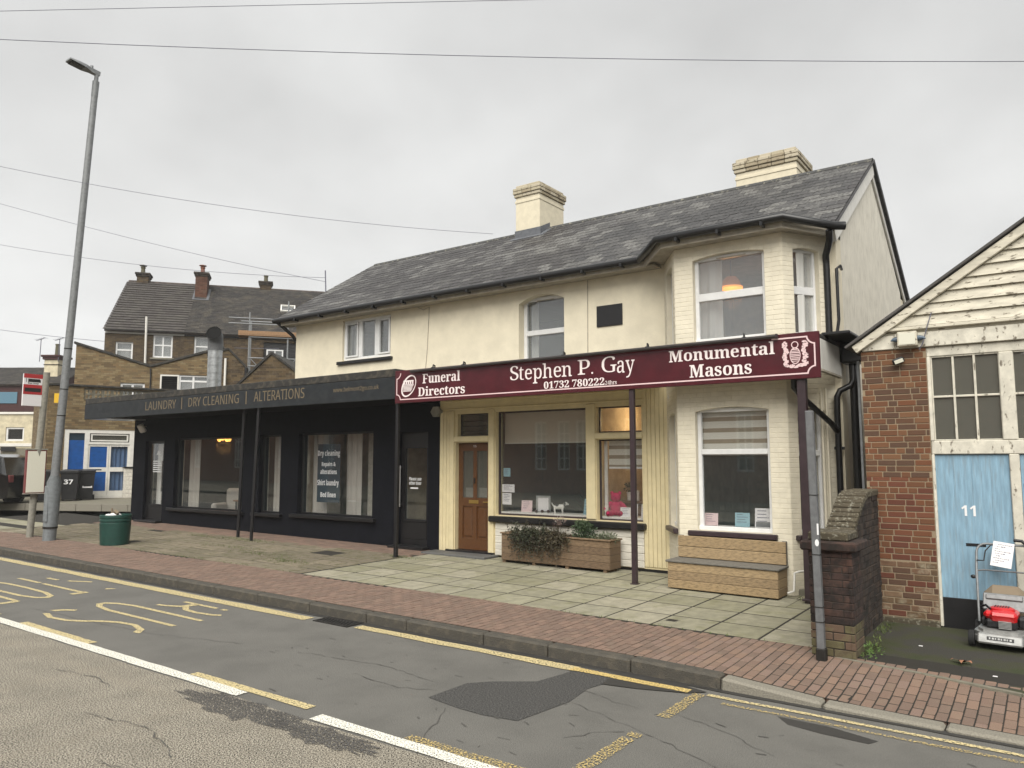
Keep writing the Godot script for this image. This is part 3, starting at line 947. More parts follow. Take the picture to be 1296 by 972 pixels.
	var x := 4.0
	var cuts := []
	while x > -0.7:
		cuts.append(x)
		x -= 0.84
	cuts.append_array(xs)
	x = -10.5
	while x > -24.0:
		cuts.append(x)
		x -= 0.91
	for i in cuts.size() - 1:
		var x0: float = cuts[i + 1] + 0.006
		var x1: float = cuts[i] - 0.006
		var b := B.new()
		var c := (x0 + x1) / 2
		var slope := (py(x1, 4.5) - py(x0, 4.5)) / (x1 - x0)
		b.xf = Transform3D(Basis(Vector3.BACK, atan(slope)), Vector3(c, py(c, 4.5), 4.53))
		var h := (x1 - x0) / 2
		b.box(Vector3(-h, -0.26, -0.075), Vector3(h, 0.004 + rng.randf_range(-0.003, 0.003), 0.075 + rng.randf_range(-0.004, 0.004)), 0.018)
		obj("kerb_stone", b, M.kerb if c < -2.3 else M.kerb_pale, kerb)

	# the brick pavement
	var bed := B.new()
	for i in 90:
		var a := lerpf(-24.0, 6.0, i / 90.0)
		var e := lerpf(-24.0, 6.0, (i + 1) / 90.0)
		for j in 8:
			var z0 := lerpf(3.1, 4.46, j / 8.0)
			var z1 := lerpf(3.1, 4.46, (j + 1) / 8.0)
			bed.fo([Vector3(a, py(a, z0) - 0.001, z0), Vector3(e, py(e, z0) - 0.001, z0), Vector3(e, py(e, z1) - 0.001, z1), Vector3(a, py(a, z1) - 0.001, z1)], Vector3(a, -50, z0))
	lay(bed, [[-20.6, -0.1], [-9.6, -0.1], [-9.6, 1.0], [-20.6, 1.0]], gnd, -0.003)
	var pave := struct("pavement", bed, M.bed)
	var far := B.new()
	var n_near := 0
	var back := func(px: float) -> float: return 3.22 + 0.03 * sin(px * 1.3) + (0.2 * smoothstep(-2.0, -1.5, px) + 0.13 * smoothstep(-1.4, 0.0, px))
	var col := 0
	x = 2.0
	while x > -23.5:
		var z := 4.447
		var first := true
		while z > 3.0:
			var l := 0.168 if not (first and col % 2) else 0.084
			first = false
			var z0 := maxf(z - l + 0.013, back.call(x) as float)
			if z - z0 > 0.04:
				var c := Vector3(x - 0.0415, 0, (z + z0) / 2)
				c.y = py(c.x, c.z) - 0.0225 + rng.randf_range(-0.001, 0.0025)
				var gx := (py(c.x + 0.04, c.z) - py(c.x - 0.04, c.z)) / 0.08
				var gz := (py(c.x, c.z + 0.08) - py(c.x, c.z - 0.08)) / 0.16
				var tilt := Basis(Vector3.BACK, atan(gx)) * Basis(Vector3.RIGHT, -atan(gz)) * Basis.from_euler(Vector3(rng.randf_range(-0.008, 0.008), rng.randf_range(-0.01, 0.01), rng.randf_range(-0.012, 0.012)))
				var s := Vector3(0.075, 0.05, snappedf(z - z0, 0.004))
				if c.x < 0.2 and n_near < 300:
					n_near += 1
					var o := obj("brick", shared_box(s, 0.004), M.pavers[rng.randi() % 5], pave)
					o.transform = Transform3D(tilt, c)
				else:
					far.xf = Transform3D(tilt, c)
					far.tint(M.paver_tints[rng.randi() % 4])
					far.box(-s / 2, s / 2, 0.0)
			z -= l
		x -= 0.083
		col += 1
	var z := 0.98
	while z > -0.02:   # the brick band along the dry cleaner's wall
		x = -20.5 - rng.randf() * 0.1
		while x < -9.62:
			var c := Vector3(x + 0.1, gy(x, z) - 0.022 + rng.randf_range(-0.002, 0.002), z - 0.05)
			far.xf = Transform3D(Basis.from_euler(Vector3(0.012, 0, -0.008)), c)
			far.tint(M.paver_tints[rng.randi() % 4])
			far.box(Vector3(-0.1, -0.025, -0.049), Vector3(0.1, 0.025, 0.049), 0.0)
			x += 0.206
		z -= 0.105
	far.xf = Transform3D.IDENTITY
	stuff(obj("paving_brick", far, M.paver_mass, pave))

	# the slab paving before the shops: pale slabs on the right, dirty broken ones on the left
	var paving := struct("paving", flat([[-24.5, -0.1], [-1.9, -0.1], [-1.9, 3.3], [-24.5, 3.3]], gnd, -0.0005), M.bed)
	var zs := [3.215, 2.66, 2.075, 1.47, 0.87, 0.27, -0.1]
	for r in zs.size() - 1:
		x = -7.76 + (0.0 if r > 3 else 0.0) - 0.575 * 4
		while x < -1.9:
			var a := maxf(x + 0.011, -9.52 - (0.9 - r * 0.25 if r > 3 else 0.0))
			var e := minf(x + 0.564, -1.99)
			var z1: float = zs[r] - 0.018
			var z0: float = zs[r + 1] + 0.018
			if e - a > 0.08:
				var parts := [[a, e]]
				if rng.randf() < 0.12:
					var m := lerpf(a, e, rng.randf_range(0.35, 0.65))
					parts = [[a, m - 0.003], [m + 0.003, e]]
				for q in parts:
					var c := Vector3((q[0] + q[1]) / 2, 0, (z0 + z1) / 2)
					c.y = gy(c.x, c.z) - 0.0225 + rng.randf_range(-0.0008, 0.001)
					var o := obj("slab", shared_box(Vector3(snappedf(q[1] - q[0], 0.004), 0.05, snappedf(z1 - z0, 0.004)), 0.005), M.slabs[rng.randi() % 5], paving)
					o.transform = Transform3D(Basis.from_euler(Vector3(0.012 + rng.randf_range(-0.002, 0.002), rng.randf_range(-0.004, 0.004), -0.008 + rng.randf_range(-0.002, 0.002))), c)
			x += 0.575
	z = 3.2
	var row := 0
	while z > 1.0:
		x = -20.6 + (0.3 if row % 2 else 0.0)
		while x < -9.6:
			var w := 0.6 if rng.randf() < 0.8 else 0.3
			var e := minf(x + w - 0.012, -9.54)
			if e - x > 0.1 and rng.randf() < 0.985:
				var c := Vector3((x + e) / 2, 0, z - 0.2)
				c.y = gy(c.x, c.z) - 0.021 + rng.randf_range(-0.001, 0.003)
				var o := obj("old_slab", shared_box(Vector3(snappedf(e - x, 0.01) - 0.012, 0.05, 0.372), 0.007), M.old_slabs[rng.randi() % 4], paving)
				o.transform = Transform3D(Basis.from_euler(Vector3(0.012 + rng.randf_range(-0.006, 0.006), rng.randf_range(-0.02, 0.02), -0.008 + rng.randf_range(-0.006, 0.006))), c)
			x += w
		z -= 0.405
		row += 1
	for i in 8:   # the newer slabs at the street corner
		for j in 2:
			var c := Vector3(-24.2 + i * 0.61, 0, 3.0 - j * 0.61 - (0.35 * j))
			if c.x > -20.4 and j == 1:
				continue
			c.y = gy(c.x, c.z) - 0.022
			var o := obj("slab", shared_box(Vector3(0.592, 0.05, 0.58), 0.005), M.slabs[rng.randi() % 5], paving)
			o.transform = Transform3D(Basis.from_euler(Vector3(0.012, 0, -0.008)), c)

	# the forecourt of the garage
	var fc := B.new()
	lay(fc, [[-1.95, 1.5], [6, 1.5], [6, 4.0], [-0.1, 3.80], [-0.4, 3.72], [-1.1, 3.56], [-1.62, 3.44], [-1.95, 3.4]], gnd, -0.004)
	var court := struct("forecourt", fc, M.forecourt)
	var edging := B.new()
	var ep := [[-2.06, 3.40], [-1.62, 3.50], [-1.1, 3.585], [-0.4, 3.75], [-0.1, 3.84], [3.0, 3.95]]
	for i in ep.size() - 1:
		var a := Vector3(ep[i][0], gy(ep[i][0], ep[i][1]), ep[i][1])
		var e := Vector3(ep[i + 1][0], gy(ep[i + 1][0], ep[i + 1][1]), ep[i + 1][1])
		edging.xf = face_frame(a, e)
		edging.box(Vector3(0, -0.05, -0.045), Vector3(a.distance_to(e) - 0.004, 0.008, -0.006), 0.004)
	obj("edging_stone", edging, M.concrete, court)

	# the side street with its far pavement
	struct("side_street", flat([[-45, 4.45], [-24.4, 4.45], [-24.4, 2.4], [-22.8, 2.3], [-21.0, 1.6], [-20.7, 1.0], [-20.62, -14], [-12, -40], [-30, -40], [-24.0, -3.0], [-45, 8]], gnd, -0.012), M.side_road)
	var fp := B.new()
	var line := [[-40, 5.0], [-34, 2.45], [-28.7, 0.09], [-24.55, -2.0], [-22.4, -3.6], [-20.2, -10], [-17, -20]]
	var poly := line.duplicate()
	poly.append_array([[-40, -45], [-60, -45], [-60, 5]])
	lay(fp, poly, gnd, 0.125)
	var side := struct("side_pavement", fp, M.concrete)
	for i in line.size() - 1:
		var a := Vector3(line[i][0], gy(line[i][0], line[i][1]), line[i][1])
		var e := Vector3(line[i + 1][0], gy(line[i + 1][0], line[i + 1][1]), line[i + 1][1])
		var k := int(a.distance_to(e) / 0.92)
		for j in k:
			var b := B.new()
			b.xf = face_frame(a.lerp(e, float(j) / k), a.lerp(e, float(j + 1) / k))
			b.box(Vector3(0.005, -0.1, -0.13), Vector3(a.distance_to(e) / k - 0.005, 0.13, 0.0), 0.015)
			obj("kerb_stone", b, M.kerb_pale, side)

	# the pavement on the camera's side of the road
	var op := B.new()
	lay(op, [[-60, 11.9], [30, 11.9], [30, 22], [-60, 22]], road_h, 0.11)
	struct("opposite_pavement", op, M.concrete)

	# drain grating
	var g := thing("drain_grating", "dark iron drain grating in the road against the kerb", "drain grating", Vector3(-6.92, ry(-6.92) + 0.004, 4.75))
	var fr := B.new()
	for s in [[-0.29, -0.26, -0.13, 0.13], [0.26, 0.29, -0.13, 0.13], [-0.26, 0.26, -0.13, -0.1], [-0.26, 0.26, 0.1, 0.13]]:
		fr.box(Vector3(s[0], -0.02, s[2]), Vector3(s[1], 0.008, s[3]), 0.003)
	obj("frame", fr, M.iron, g)
	obj("pit_shade", bx(Vector3(-0.26, -0.003, -0.1), Vector3(0.26, 0.0005, 0.1)), M.hole_shade, g)  # flat near-black sheet stands in for the shade under the bars
	for i in 10:
		var b := B.new()
		b.xf = Transform3D(Basis(Vector3.UP, 0.5), Vector3(-0.225 + i * 0.05, 0, 0))
		b.box(Vector3(-0.011, -0.0, -0.098), Vector3(0.011, 0.007, 0.098), 0.002)
		obj("bar", b, M.iron, g)
	var mh := thing("stopcock_cover", "small square iron cover set in the pale paving slabs", "access cover", Vector3(-3.62, gy(-3.62, 2.92) + 0.002, 2.92))
	obj("frame", bx(Vector3(-0.075, -0.01, -0.065), Vector3(0.075, 0.003, 0.065), 0.002), M.concrete, mh)
	obj("lid", bx(Vector3(-0.055, -0.01, -0.048), Vector3(0.055, 0.006, 0.048), 0.002), M.iron, mh)

	# weeds in the joints
	var wd := B.new()
	for s in [[-14.0, 1.05, 1.0, 0.22, 700], [-15.3, 1.15, 0.8, 0.16, 300], [-10.75, 2.5, 0.55, 0.2, 650], [-11.8, 2.2, 0.9, 0.22, 450], [-13.0, 1.9, 1.3, 0.2, 350], [-9.5, 1.05, 0.5, 0.14, 260], [-2.6, 0.7, 0.26, 0.28, 500], [-1.64, 3.05, 0.1, 0.3, 200], [-1.66, 2.0, 0.06, 0.35, 120], [-4.0, 3.24, 1.6, 0.01, 90], [-12.0, 3.2, 2.5, 0.02, 160]]:
		for i in s[4]:
			var x0: float = s[0] + rng.randfn() * s[2] * 0.5
			var z0: float = s[1] + rng.randfn() * s[3] * 0.5
			var y0 := gy(x0, z0) - 0.01
			var h := rng.randf_range(0.012, 0.045)
			var a := rng.randf() * TAU
			var lean := Vector3(cos(a), 0, sin(a)) * h * rng.randf_range(0.2, 0.9)
			var wv := Vector3(-sin(a), 0, cos(a)) * 0.004
			var g0 := rng.randf()
			wd.tint(Color(0.05 + 0.05 * g0, 0.075 + 0.05 * g0, 0.02 + 0.01 * g0))
			var p := Vector3(x0, y0, z0)
			wd.quad(p - wv, p + wv, p + wv * 0.6 + lean * 0.5 + Vector3.UP * h * 0.7, p - wv * 0.6 + lean * 0.5 + Vector3.UP * h * 0.7)
			wd.tri(p + lean * 0.5 + Vector3.UP * h * 0.7 - wv * 0.6, p + lean * 0.5 + Vector3.UP * h * 0.7 + wv * 0.6, p + lean + Vector3.UP * h)
	var grass := obj("grass", wd, M.leaf)
	tag(grass, "grass and weeds growing in the paving joints", "grass", "", "stuff")
	# a broad-leaved weed at the foot of the brick pier
	var wp := thing("weed", "bright green leafy weed at the foot of the brick pier", "weed", Vector3(-1.56, gy(-1.56, 3.2), 3.2))
	leaf_bush(wp, "leaf_cluster", [[Vector3(0, 0.03, 0), Vector3(0.1, 0.06, 0.16), 90, 0.035, Color(0.10, 0.17, 0.045)], [Vector3(-0.02, 0.03, -0.28), Vector3(0.07, 0.07, 0.16), 70, 0.03, Color(0.12, 0.16, 0.04)]])
	var lf := thing("fallen_leaf", "curled brown leaf lying on the dark forecourt", "leaf", Vector3(-0.86, gy(-0.86, 2.98) + 0.004, 2.98))
	var lb := B.new()
	for s in [[0.0, 1.6], [0.7, 1.2], [-0.9, 1.3]]:
		lb.xf = Transform3D(Basis(Vector3.UP, s[0] * 1.3), Vector3.ZERO)
		lb.sheet([[Vector3(-0.01, 0, 0), Vector3(0.01, 0, 0)], [Vector3(-0.022, 0.012, 0.03) * s[1], Vector3(0.022, 0.016, 0.03) * s[1]], [Vector3(-0.012, 0.022, 0.06) * s[1], Vector3(0.012, 0.026, 0.06) * s[1]], [Vector3(0, 0.012, 0.08) * s[1], Vector3(0.001, 0.012, 0.08) * s[1]]])
	obj("blade", lb, M.leaf_brown, lf)
	for s in [[-0.6, 3.3, "small pale paper scrap near the pavement on the forecourt"], [-1.25, 2.55, "tiny pale scrap on the mossy part of the forecourt"]]:
		var sc := obj("litter", bx(Vector3(-0.018, 0, -0.01), Vector3(0.018, 0.006, 0.01), 0.003), M.paper)
		sc.position = Vector3(s[0], gy(s[0], s[1]) - 0.002, s[1])
		tag(sc, s[2], "litter")

# leaves scattered through ellipsoids: [centre, radii, count, leaf length, colour]
func leaf_bush(parent: Node, called: String, lumps: Array, narrow := 0.4) -> void:
	var b := B.new()
	for s in lumps:
		for i in s[2]:
			var d := Vector3(rng.randfn(), rng.randfn(), rng.randfn()).normalized() * pow(rng.randf(), 0.45)
			var p: Vector3 = s[0] + d * s[1]
			var l: float = s[3] * rng.randf_range(0.6, 1.3)
			var dir := (d + Vector3(rng.randfn(), rng.randfn() * 0.6 + 0.3, rng.randfn()) * 0.6).normalized()
			var w := dir.cross(Vector3(rng.randfn(), rng.randfn(), rng.randfn())).normalized() * l * narrow * 0.5
			var k := rng.randf_range(0.65, 1.35)
			b.tint(Color(s[4].r * k, s[4].g * k, s[4].b * k))
			b.quad(p, p + dir * l * 0.5 + w, p + dir * l, p + dir * l * 0.5 - w)
	stuff(obj(called, b, M.leaf, parent))

# ---------------------------------------------------------------- the cream house
func roof_frame() -> Transform3D:   # x along the eaves, y up the slope, z out of it; the origin on the eaves at x = 0
	var up := Vector3(0, 1.86, -2.95).normalized()
	return Transform3D(Basis(Vector3.RIGHT, up, Vector3.RIGHT.cross(up)), Vector3(0, 4.86, 0.35))

func curtain(parent: Node, called: String, m: Material, xf: Transform3D, x0: float, x1: float, y0: float, y1: float, folds: float, amp := 0.025) -> MeshInstance3D:
	var g := []
	var k := 40
	for i in k + 1:
		var x := lerpf(x0, x1, float(i) / k)
		var col := []
		for j in 3:
			var y := lerpf(y1, y0, j / 2.0)
			col.append(Vector3(x, y, sin(x * folds) * amp + sin(x * folds * 2.7 + j) * amp * 0.3))
		g.append(col)
	var b := B.new()
	b.sheet(g)
	var o := obj(called, b, m, parent)
	o.transform = xf
	return o

func zebra_blind(label: String, xf: Transform3D, x0: float, x1: float, y0: float, y1: float, step: float, glass_gap := 0.0) -> void:
	var t := thing("striped_blind", label, "blind", Vector3.ZERO, 0.0, "striped roller blinds")
	t.transform = xf
	var b := B.new()
	b.rod(Vector3(x0, y1, 0), Vector3(x1, y1, 0), 0.022, -1.0, 10)
	obj("roller", b, M.blind, t)
	var y := y1 - 0.01
	var k := 0
	while y > y0 + 0.03:
		var h := step * (0.62 if k % 2 == 0 else 0.38)
		var lo := maxf(y - h, y0 + 0.02)
		obj("pale_band" if k % 2 == 0 else "dark_band", bx(Vector3(x0, lo, -0.002), Vector3(x1, y, 0.002)), M.blind if k % 2 == 0 else M.blind_dark, t)
		y = lo
		k += 1
	obj("bottom_bar", bx(Vector3(x0, y0 - 0.012, -0.008), Vector3(x1, y0 + 0.02, 0.008), 0.004), M.upvc, t)

func room(parent: Node, lo: Vector3, hi: Vector3, wallm: Material, floorm: Material, open_left := false) -> void:
	var b := B.new()
	b.box(Vector3(lo.x - 0.05, lo.y, lo.z - 0.05), Vector3(hi.x + 0.05, hi.y, lo.z))
	if not open_left:
		b.box(Vector3(lo.x - 0.05, lo.y, lo.z), Vector3(lo.x, hi.y, hi.z))
	b.box(Vector3(hi.x, lo.y, lo.z), Vector3(hi.x + 0.05, hi.y, hi.z))
	obj("room_wall", b, wallm, parent)
	obj("room_ceiling", bx(Vector3(lo.x - 0.05, hi.y, lo.z - 0.05), Vector3(hi.x + 0.05, hi.y + 0.05, hi.z)), M.soffit, parent)
	obj("room_floor", bx(Vector3(lo.x - 0.05, lo.y - 0.05, lo.z - 0.05), Vector3(hi.x + 0.05, lo.y, hi.z)), floorm, parent)

func build_house() -> void:
	var h := thing("cream_house", "long cream rendered two storey house with slate roof above the maroon shop sign", "house")
	var xl := -13.85
	var xr := -2.42
	# front wall, upper storey
	var b := B.new()
	var win_l := [-12.32, -10.90, 3.83, 4.69]
	var win_m := [-7.74, -6.80, 3.36, 4.62]
	b.wall(xl, -4.9, 3.02, 4.86, -0.28, 0.0, [win_l, win_m])
	b.arch(win_m[0], win_m[1], 4.50, 4.62, -0.27, -0.002)
	b.box(Vector3(-2.56, 0.0, -0.28), Vector3(xr, 4.86, -0.001))
	b.box(Vector3(xl, 3.02, -5.3), Vector3(xl + 0.28, 4.8, -0.28))
	b.box(Vector3(xl, 0.0, -5.3), Vector3(xr, 4.8, -5.02))
	obj("front_wall", b, M.render, h)
	# gable walls: the outline in (z, y)
	for s in [[xr - 0.26, xr, M.gable_render, 0.0], [xl + 0.001, xl + 0.25, M.render, 3.02]]:
		b = B.new()
		b.xf = Transform3D(Basis(Vector3(0, 0, -1), Vector3.UP, Vector3.RIGHT), Vector3.ZERO)
		b.prism(PackedVector2Array([Vector2(0.28, s[3]), Vector2(5.02, s[3]), Vector2(5.02, 4.9), Vector2(2.6, 6.57), Vector2(0.02, 4.93), Vector2(0.02, 4.8), Vector2(0.28, 4.8)]), s[0], s[1])
		obj("gable_wall", b, s[2], h)
	# cracks and pipes on the render
	b = B.new()
	b.tube([Vector3(-6.33, 4.8, 0.006), Vector3(-6.335, 4.2, 0.007), Vector3(-6.34, 3.35, 0.006)], 0.007, 6)
	obj("wall_cable", b, M.soffit, h)
	b = B.new()
	b.tube([Vector3(-10.12, 4.72, 0.06), Vector3(-10.0, 4.66, 0.02), Vector3(-9.86, 4.7, 0.01), Vector3(-9.87, 4.5, 0.008), Vector3(-9.9, 3.9, 0.008), Vector3(-9.95, 3.4, 0.008)], 0.006, 6)
	obj("wall_cable", b, M.soffit, h)
	# rooms upstairs
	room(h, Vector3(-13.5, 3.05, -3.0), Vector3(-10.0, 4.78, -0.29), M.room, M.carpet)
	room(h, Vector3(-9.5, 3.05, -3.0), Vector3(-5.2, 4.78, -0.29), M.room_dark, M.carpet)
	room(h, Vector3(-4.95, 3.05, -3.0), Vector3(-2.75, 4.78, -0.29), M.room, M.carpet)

	# windows upstairs
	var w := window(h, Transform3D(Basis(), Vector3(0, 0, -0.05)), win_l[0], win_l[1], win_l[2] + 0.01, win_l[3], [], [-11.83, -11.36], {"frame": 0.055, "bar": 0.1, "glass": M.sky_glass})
	for s in [[-12.26, -11.89], [-11.29, -10.96]]:
		b = B.new()
		b.box(Vector3(s[0], 3.90, -0.03), Vector3(s[0] + 0.035, 4.63, 0.02), 0.005)
		b.box(Vector3(s[1] - 0.035, 3.90, -0.03), Vector3(s[1], 4.63, 0.02), 0.005)
		b.box(Vector3(s[0] + 0.035, 3.90, -0.03), Vector3(s[1] - 0.035, 3.935, 0.019), 0.005)
		b.box(Vector3(s[0] + 0.035, 4.595, -0.03), Vector3(s[1] - 0.035, 4.63, 0.019), 0.005)
		obj("casement", b, M.upvc, w)
	obj("sill", bx(Vector3(-12.44, 3.755, -0.06), Vector3(-10.83, 3.82, 0.06), 0.008), M.black_paint, h)
	curtain(h, "curtain", M.net, Transform3D(Basis(), Vector3(0, 0, -0.3)), -12.25, -12.15, 3.85, 4.68, 26)
	curtain(h, "curtain", M.net, Transform3D(Basis(), Vector3(0, 0, -0.3)), -11.04, -10.95, 3.85, 4.68, 26)
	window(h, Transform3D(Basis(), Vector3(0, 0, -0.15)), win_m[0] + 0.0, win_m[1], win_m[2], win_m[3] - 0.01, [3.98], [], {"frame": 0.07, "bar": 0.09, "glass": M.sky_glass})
	obj("vent", bx(Vector3(-7.45, 4.535, -0.16), Vector3(-7.1, 4.55, -0.142), 0.003), M.soffit, h)
	curtain(h, "curtain", M.net, Transform3D(Basis(), Vector3(0, 0, -0.34)), -7.68, -7.55, 3.4, 4.6, 30)
	curtain(h, "curtain", M.net, Transform3D(Basis(), Vector3(0, 0, -0.34)), -6.93, -6.86, 3.4, 4.6, 30)
	var pl := obj("wall_plaque", bx(Vector3(-6.16, 3.92, 0.001), Vector3(-5.69, 4.265, 0.022), 0.004), M.black_paint)
	tag(pl, "blank black rectangular plaque on the cream wall beside the bay", "plaque")

	# the bay, two storeys: left, front and right face
	var P := [Vector3(-4.96, 0, 0.0), Vector3(-4.49, 0, 0.68), Vector3(-2.95, 0, 0.68), Vector3(-2.5, 0, 0.0)]
	var brick_o := {"len": 0.2, "high": 0.0655, "gap": 0.004, "deep": 0.02, "proud": 0.0022, "uneven": 0.0016, "one": true, "material": M.painted_brick, "bev": 0.003}
	for k in 3:
		var fr := face_frame(P[k], P[k + 1])
		var l: float = P[k].distance_to(P[k + 1])
		var holes := []
		if k == 1:
			holes = [[0.265, 1.295, 0.78, 2.47], [0.28, 1.30, 3.385, 4.63]]
		else:
			var a := 0.16
			holes = [[a, l - 0.2, 0.78, 2.43], [a + 0.02, l - 0.2, 3.385, 4.6]]
			if k == 0:
				holes = [[0.2, l - 0.16, 0.78, 2.43], [0.2, l - 0.16, 3.385, 4.6]]
		b = B.new()
		b.wall(0, l, 0.0, 4.8, -0.2, 0.0, holes)
		for q in holes:
			b.arch(q[0], q[1], q[3] - 0.04 * (q[1] - q[0]) - 0.012, q[3] + 0.001, -0.199, -0.001)
		var wl := obj("bay_wall", b, M.painted_brick_joint, h)
		wl.transform = fr
		var cut := []
		for q in holes:
			for i in 12:   # the heads are arched: the bricks stop at the curve
				var t0 := lerpf(q[0], q[1], i / 12.0)
				var t1 := lerpf(q[0], q[1], (i + 1) / 12.0)
				var top: float = q[3] - (0.04 * (q[1] - q[0]) + 0.012) * pow(2.0 * (i + 0.5) / 12.0 - 1.0, 2.0)
				cut.append([t0 - 0.0001, t1 + 0.0001, q[2] - 0.07, top + 0.004])
		courses(wl, "painted_bricks", Transform3D(), 0.002, l - 0.002, 0.07, 4.78, cut, brick_o)
		for i in 2:
			var q: Array = holes[i]
			var y0: float = q[2] + 0.0
			var mid := lerpf(q[2], q[3], 0.52 if i == 0 else 0.53)
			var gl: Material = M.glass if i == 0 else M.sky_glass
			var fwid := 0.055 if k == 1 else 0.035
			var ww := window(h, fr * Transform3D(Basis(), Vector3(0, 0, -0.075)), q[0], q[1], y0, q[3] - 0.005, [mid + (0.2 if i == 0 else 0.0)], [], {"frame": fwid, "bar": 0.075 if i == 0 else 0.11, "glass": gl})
			obj("cill", bx(Vector3(q[0] + 0.001, y0 + 0.002, -0.02), Vector3(q[1] - 0.001, y0 + 0.06, 0.03), 0.006), M.upvc, ww)
			if i == 1 and k == 1:
				obj("vent", bx(Vector3(q[0] + 0.33, q[3] - 0.055, -0.001), Vector3(q[0] + 0.75, q[3] - 0.04, 0.012), 0.003), M.soffit, ww)
			b = B.new()
			b.box(Vector3(q[0] - 0.12 if k == 1 else q[0] - 0.1, y0 - 0.075, -0.08), Vector3(q[1] + 0.07, y0 - 0.002, 0.075), 0.012)
			var si := obj("sill", b, M.plum_paint, h)
			si.transform = fr
	obj("bay_floor", flat([[-4.93, -0.28], [-4.4, 0.55], [-3.0, 0.55], [-2.6, -0.28]], func(_x, _z): return 3.04), M.carpet, h)
	obj("bay_ceiling", flat([[-4.93, -0.28], [-4.4, 0.55], [-3.0, 0.55], [-2.6, -0.28]], func(_x, _z): return 4.79), M.soffit, h)
	obj("bay_plinth", bx(Vector3(-2.93, -0.05, 0.1), Vector3(-2.45, 0.10, 0.62), 0.01), M.concrete, h)
	curtain(h, "curtain", M.net, Transform3D(Basis(), Vector3(-3.3, 0, 0.42)), -0.93, -0.58, 3.45, 4.6, 24)
	curtain(h, "curtain", M.net, Transform3D(Basis(Vector3.UP, 1.0), Vector3(-2.86, 0, 0.36)), 0.0, 0.34, 3.45, 4.6, 24)
	curtain(h, "curtain", M.net, Transform3D(Basis(Vector3.UP, -0.97), Vector3(-4.86, 0, -0.02)), 0.2, 0.6, 3.45, 4.6, 24)

	# eaves
	b = B.new()
	b.box(Vector3(-14.12, 4.72, 0.27), Vector3(-5.12, 4.82, 0.31))
	b.box(Vector3(-14.12, 4.735, -0.02), Vector3(-5.0, 4.755, 0.269))
	obj("eaves_board", b, M.soffit, h)
	var ev := [Vector3(-5.18, 4.80, 0.34), Vector3(-4.60, 4.87, 0.96), Vector3(-2.84, 4.87, 0.96), Vector3(-2.36, 4.82, 0.30)]
	b = B.new()
	lay(b, [[-5.16, 0.3], [-4.585, 0.93], [-2.85, 0.93], [-2.38, 0.27], [-2.38, -0.02], [-5.16, -0.02]], func(_x, _z): return 4.785)
	lay(b, [[-5.16, 0.3], [-4.585, 0.93], [-2.85, 0.93], [-2.38, 0.27], [-2.38, -0.02], [-5.16, -0.02]], func(_x, _z): return 4.80)
	for k in 3:
		var fr := face_frame(ev[k], ev[k + 1])
		b.xf = Transform3D(fr.basis, ev[k])
		b.box(Vector3(0.02, -0.10, -0.06), Vector3(ev[k].distance_to(ev[k + 1]) - 0.02, 0.03, -0.035))
	b.xf = Transform3D()
	obj("bay_soffit", b, M.soffit, h)
	b = B.new()
	var rp := [Vector3(-5.2, 4.845, 0.3), Vector3(-4.6, 4.90, 0.95), Vector3(-2.84, 4.90, 0.95), Vector3(-2.38, 4.845, 0.28), Vector3(-2.9, 5.12, -0.05), Vector3(-4.6, 5.12, -0.05)]
	for q in [[1, 2, 4, 5], [2, 3, 4], [0, 1, 5]]:
		var fc := []
		for i in q:
			fc.append(rp[i])
		b.fo(fc, Vector3(-3.7, 4.0, 0.3))
	obj("bay_roof", b, M.lead, h)
	# gutters
	b = B.new()
	b.tube([Vector3(-14.16, 4.83, 0.375), Vector3(-5.22, 4.82, 0.375), Vector3(-5.16, 4.83, 0.42), Vector3(-4.62, 4.89, 1.0), Vector3(-2.83, 4.89, 1.0), Vector3(-2.34, 4.83, 0.40), Vector3(-2.22, 4.825, 0.33)], 0.056, 10)
	obj("gutter", b, M.gutter, h)
	for x in [-13.4, -12.6, -11.8, -11.0, -10.2, -9.4, -8.6, -7.8, -7.0, -6.2, -5.5]:
		obj("gutter_bracket", bx(Vector3(x - 0.02, 4.745, 0.31), Vector3(x + 0.02, 4.80, 0.44), 0.006), M.gutter, h)
	for x in [-4.3, -3.7, -3.1]:
		obj("gutter_bracket", bx(Vector3(x - 0.02, 4.80, 0.93), Vector3(x + 0.02, 4.86, 1.065), 0.006), M.gutter, h)
	# downpipes at the right corner, and the short one at the left
	b = B.new()
	b.tube([Vector3(-2.40, 4.78, 0.42), Vector3(-2.42, 4.66, 0.34), Vector3(-2.52, 4.52, 0.14), Vector3(-2.53, 4.4, 0.09), Vector3(-2.53, 3.36, 0.09)], 0.045, 10)
	obj("downpipe", b, M.gutter, h)
	b = B.new()
	b.tube([Vector3(-2.38, 4.35, -0.10), Vector3(-2.36, 4.36, 0.06), Vector3(-2.40, 4.32, 0.10), Vector3(-2.40, 3.62, 0.09), Vector3(-2.43, 3.42, 0.10)], 0.021, 8)
	obj("waste_pipe", b, M.gutter, h)
	b = B.new()
	b.tube([Vector3(-14.06, 4.80, 0.36), Vector3(-13.98, 4.66, 0.2), Vector3(-13.88, 4.52, 0.07), Vector3(-13.88, 4.3, -0.1)], 0.04, 8)
	obj("downpipe", b, M.gutter, h)
	b = B.new()
	b.tube([Vector3(-2.78, 2.86, 0.95), Vector3(-2.78, 2.66, 0.95), Vector3(-2.72, 2.55, 0.85), Vector3(-2.50, 2.22, 0.30), Vector3(-2.465, 2.12, 0.17)], 0.038, 10)
	for y in [1.9, 1.2, 0.5]:
		b.box(Vector3(-2.515, y - 0.02, 0.04), Vector3(-2.405, y + 0.02, 0.16), 0.006)
	obj("downpipe", b, M.gutter, h)
	b = B.new()
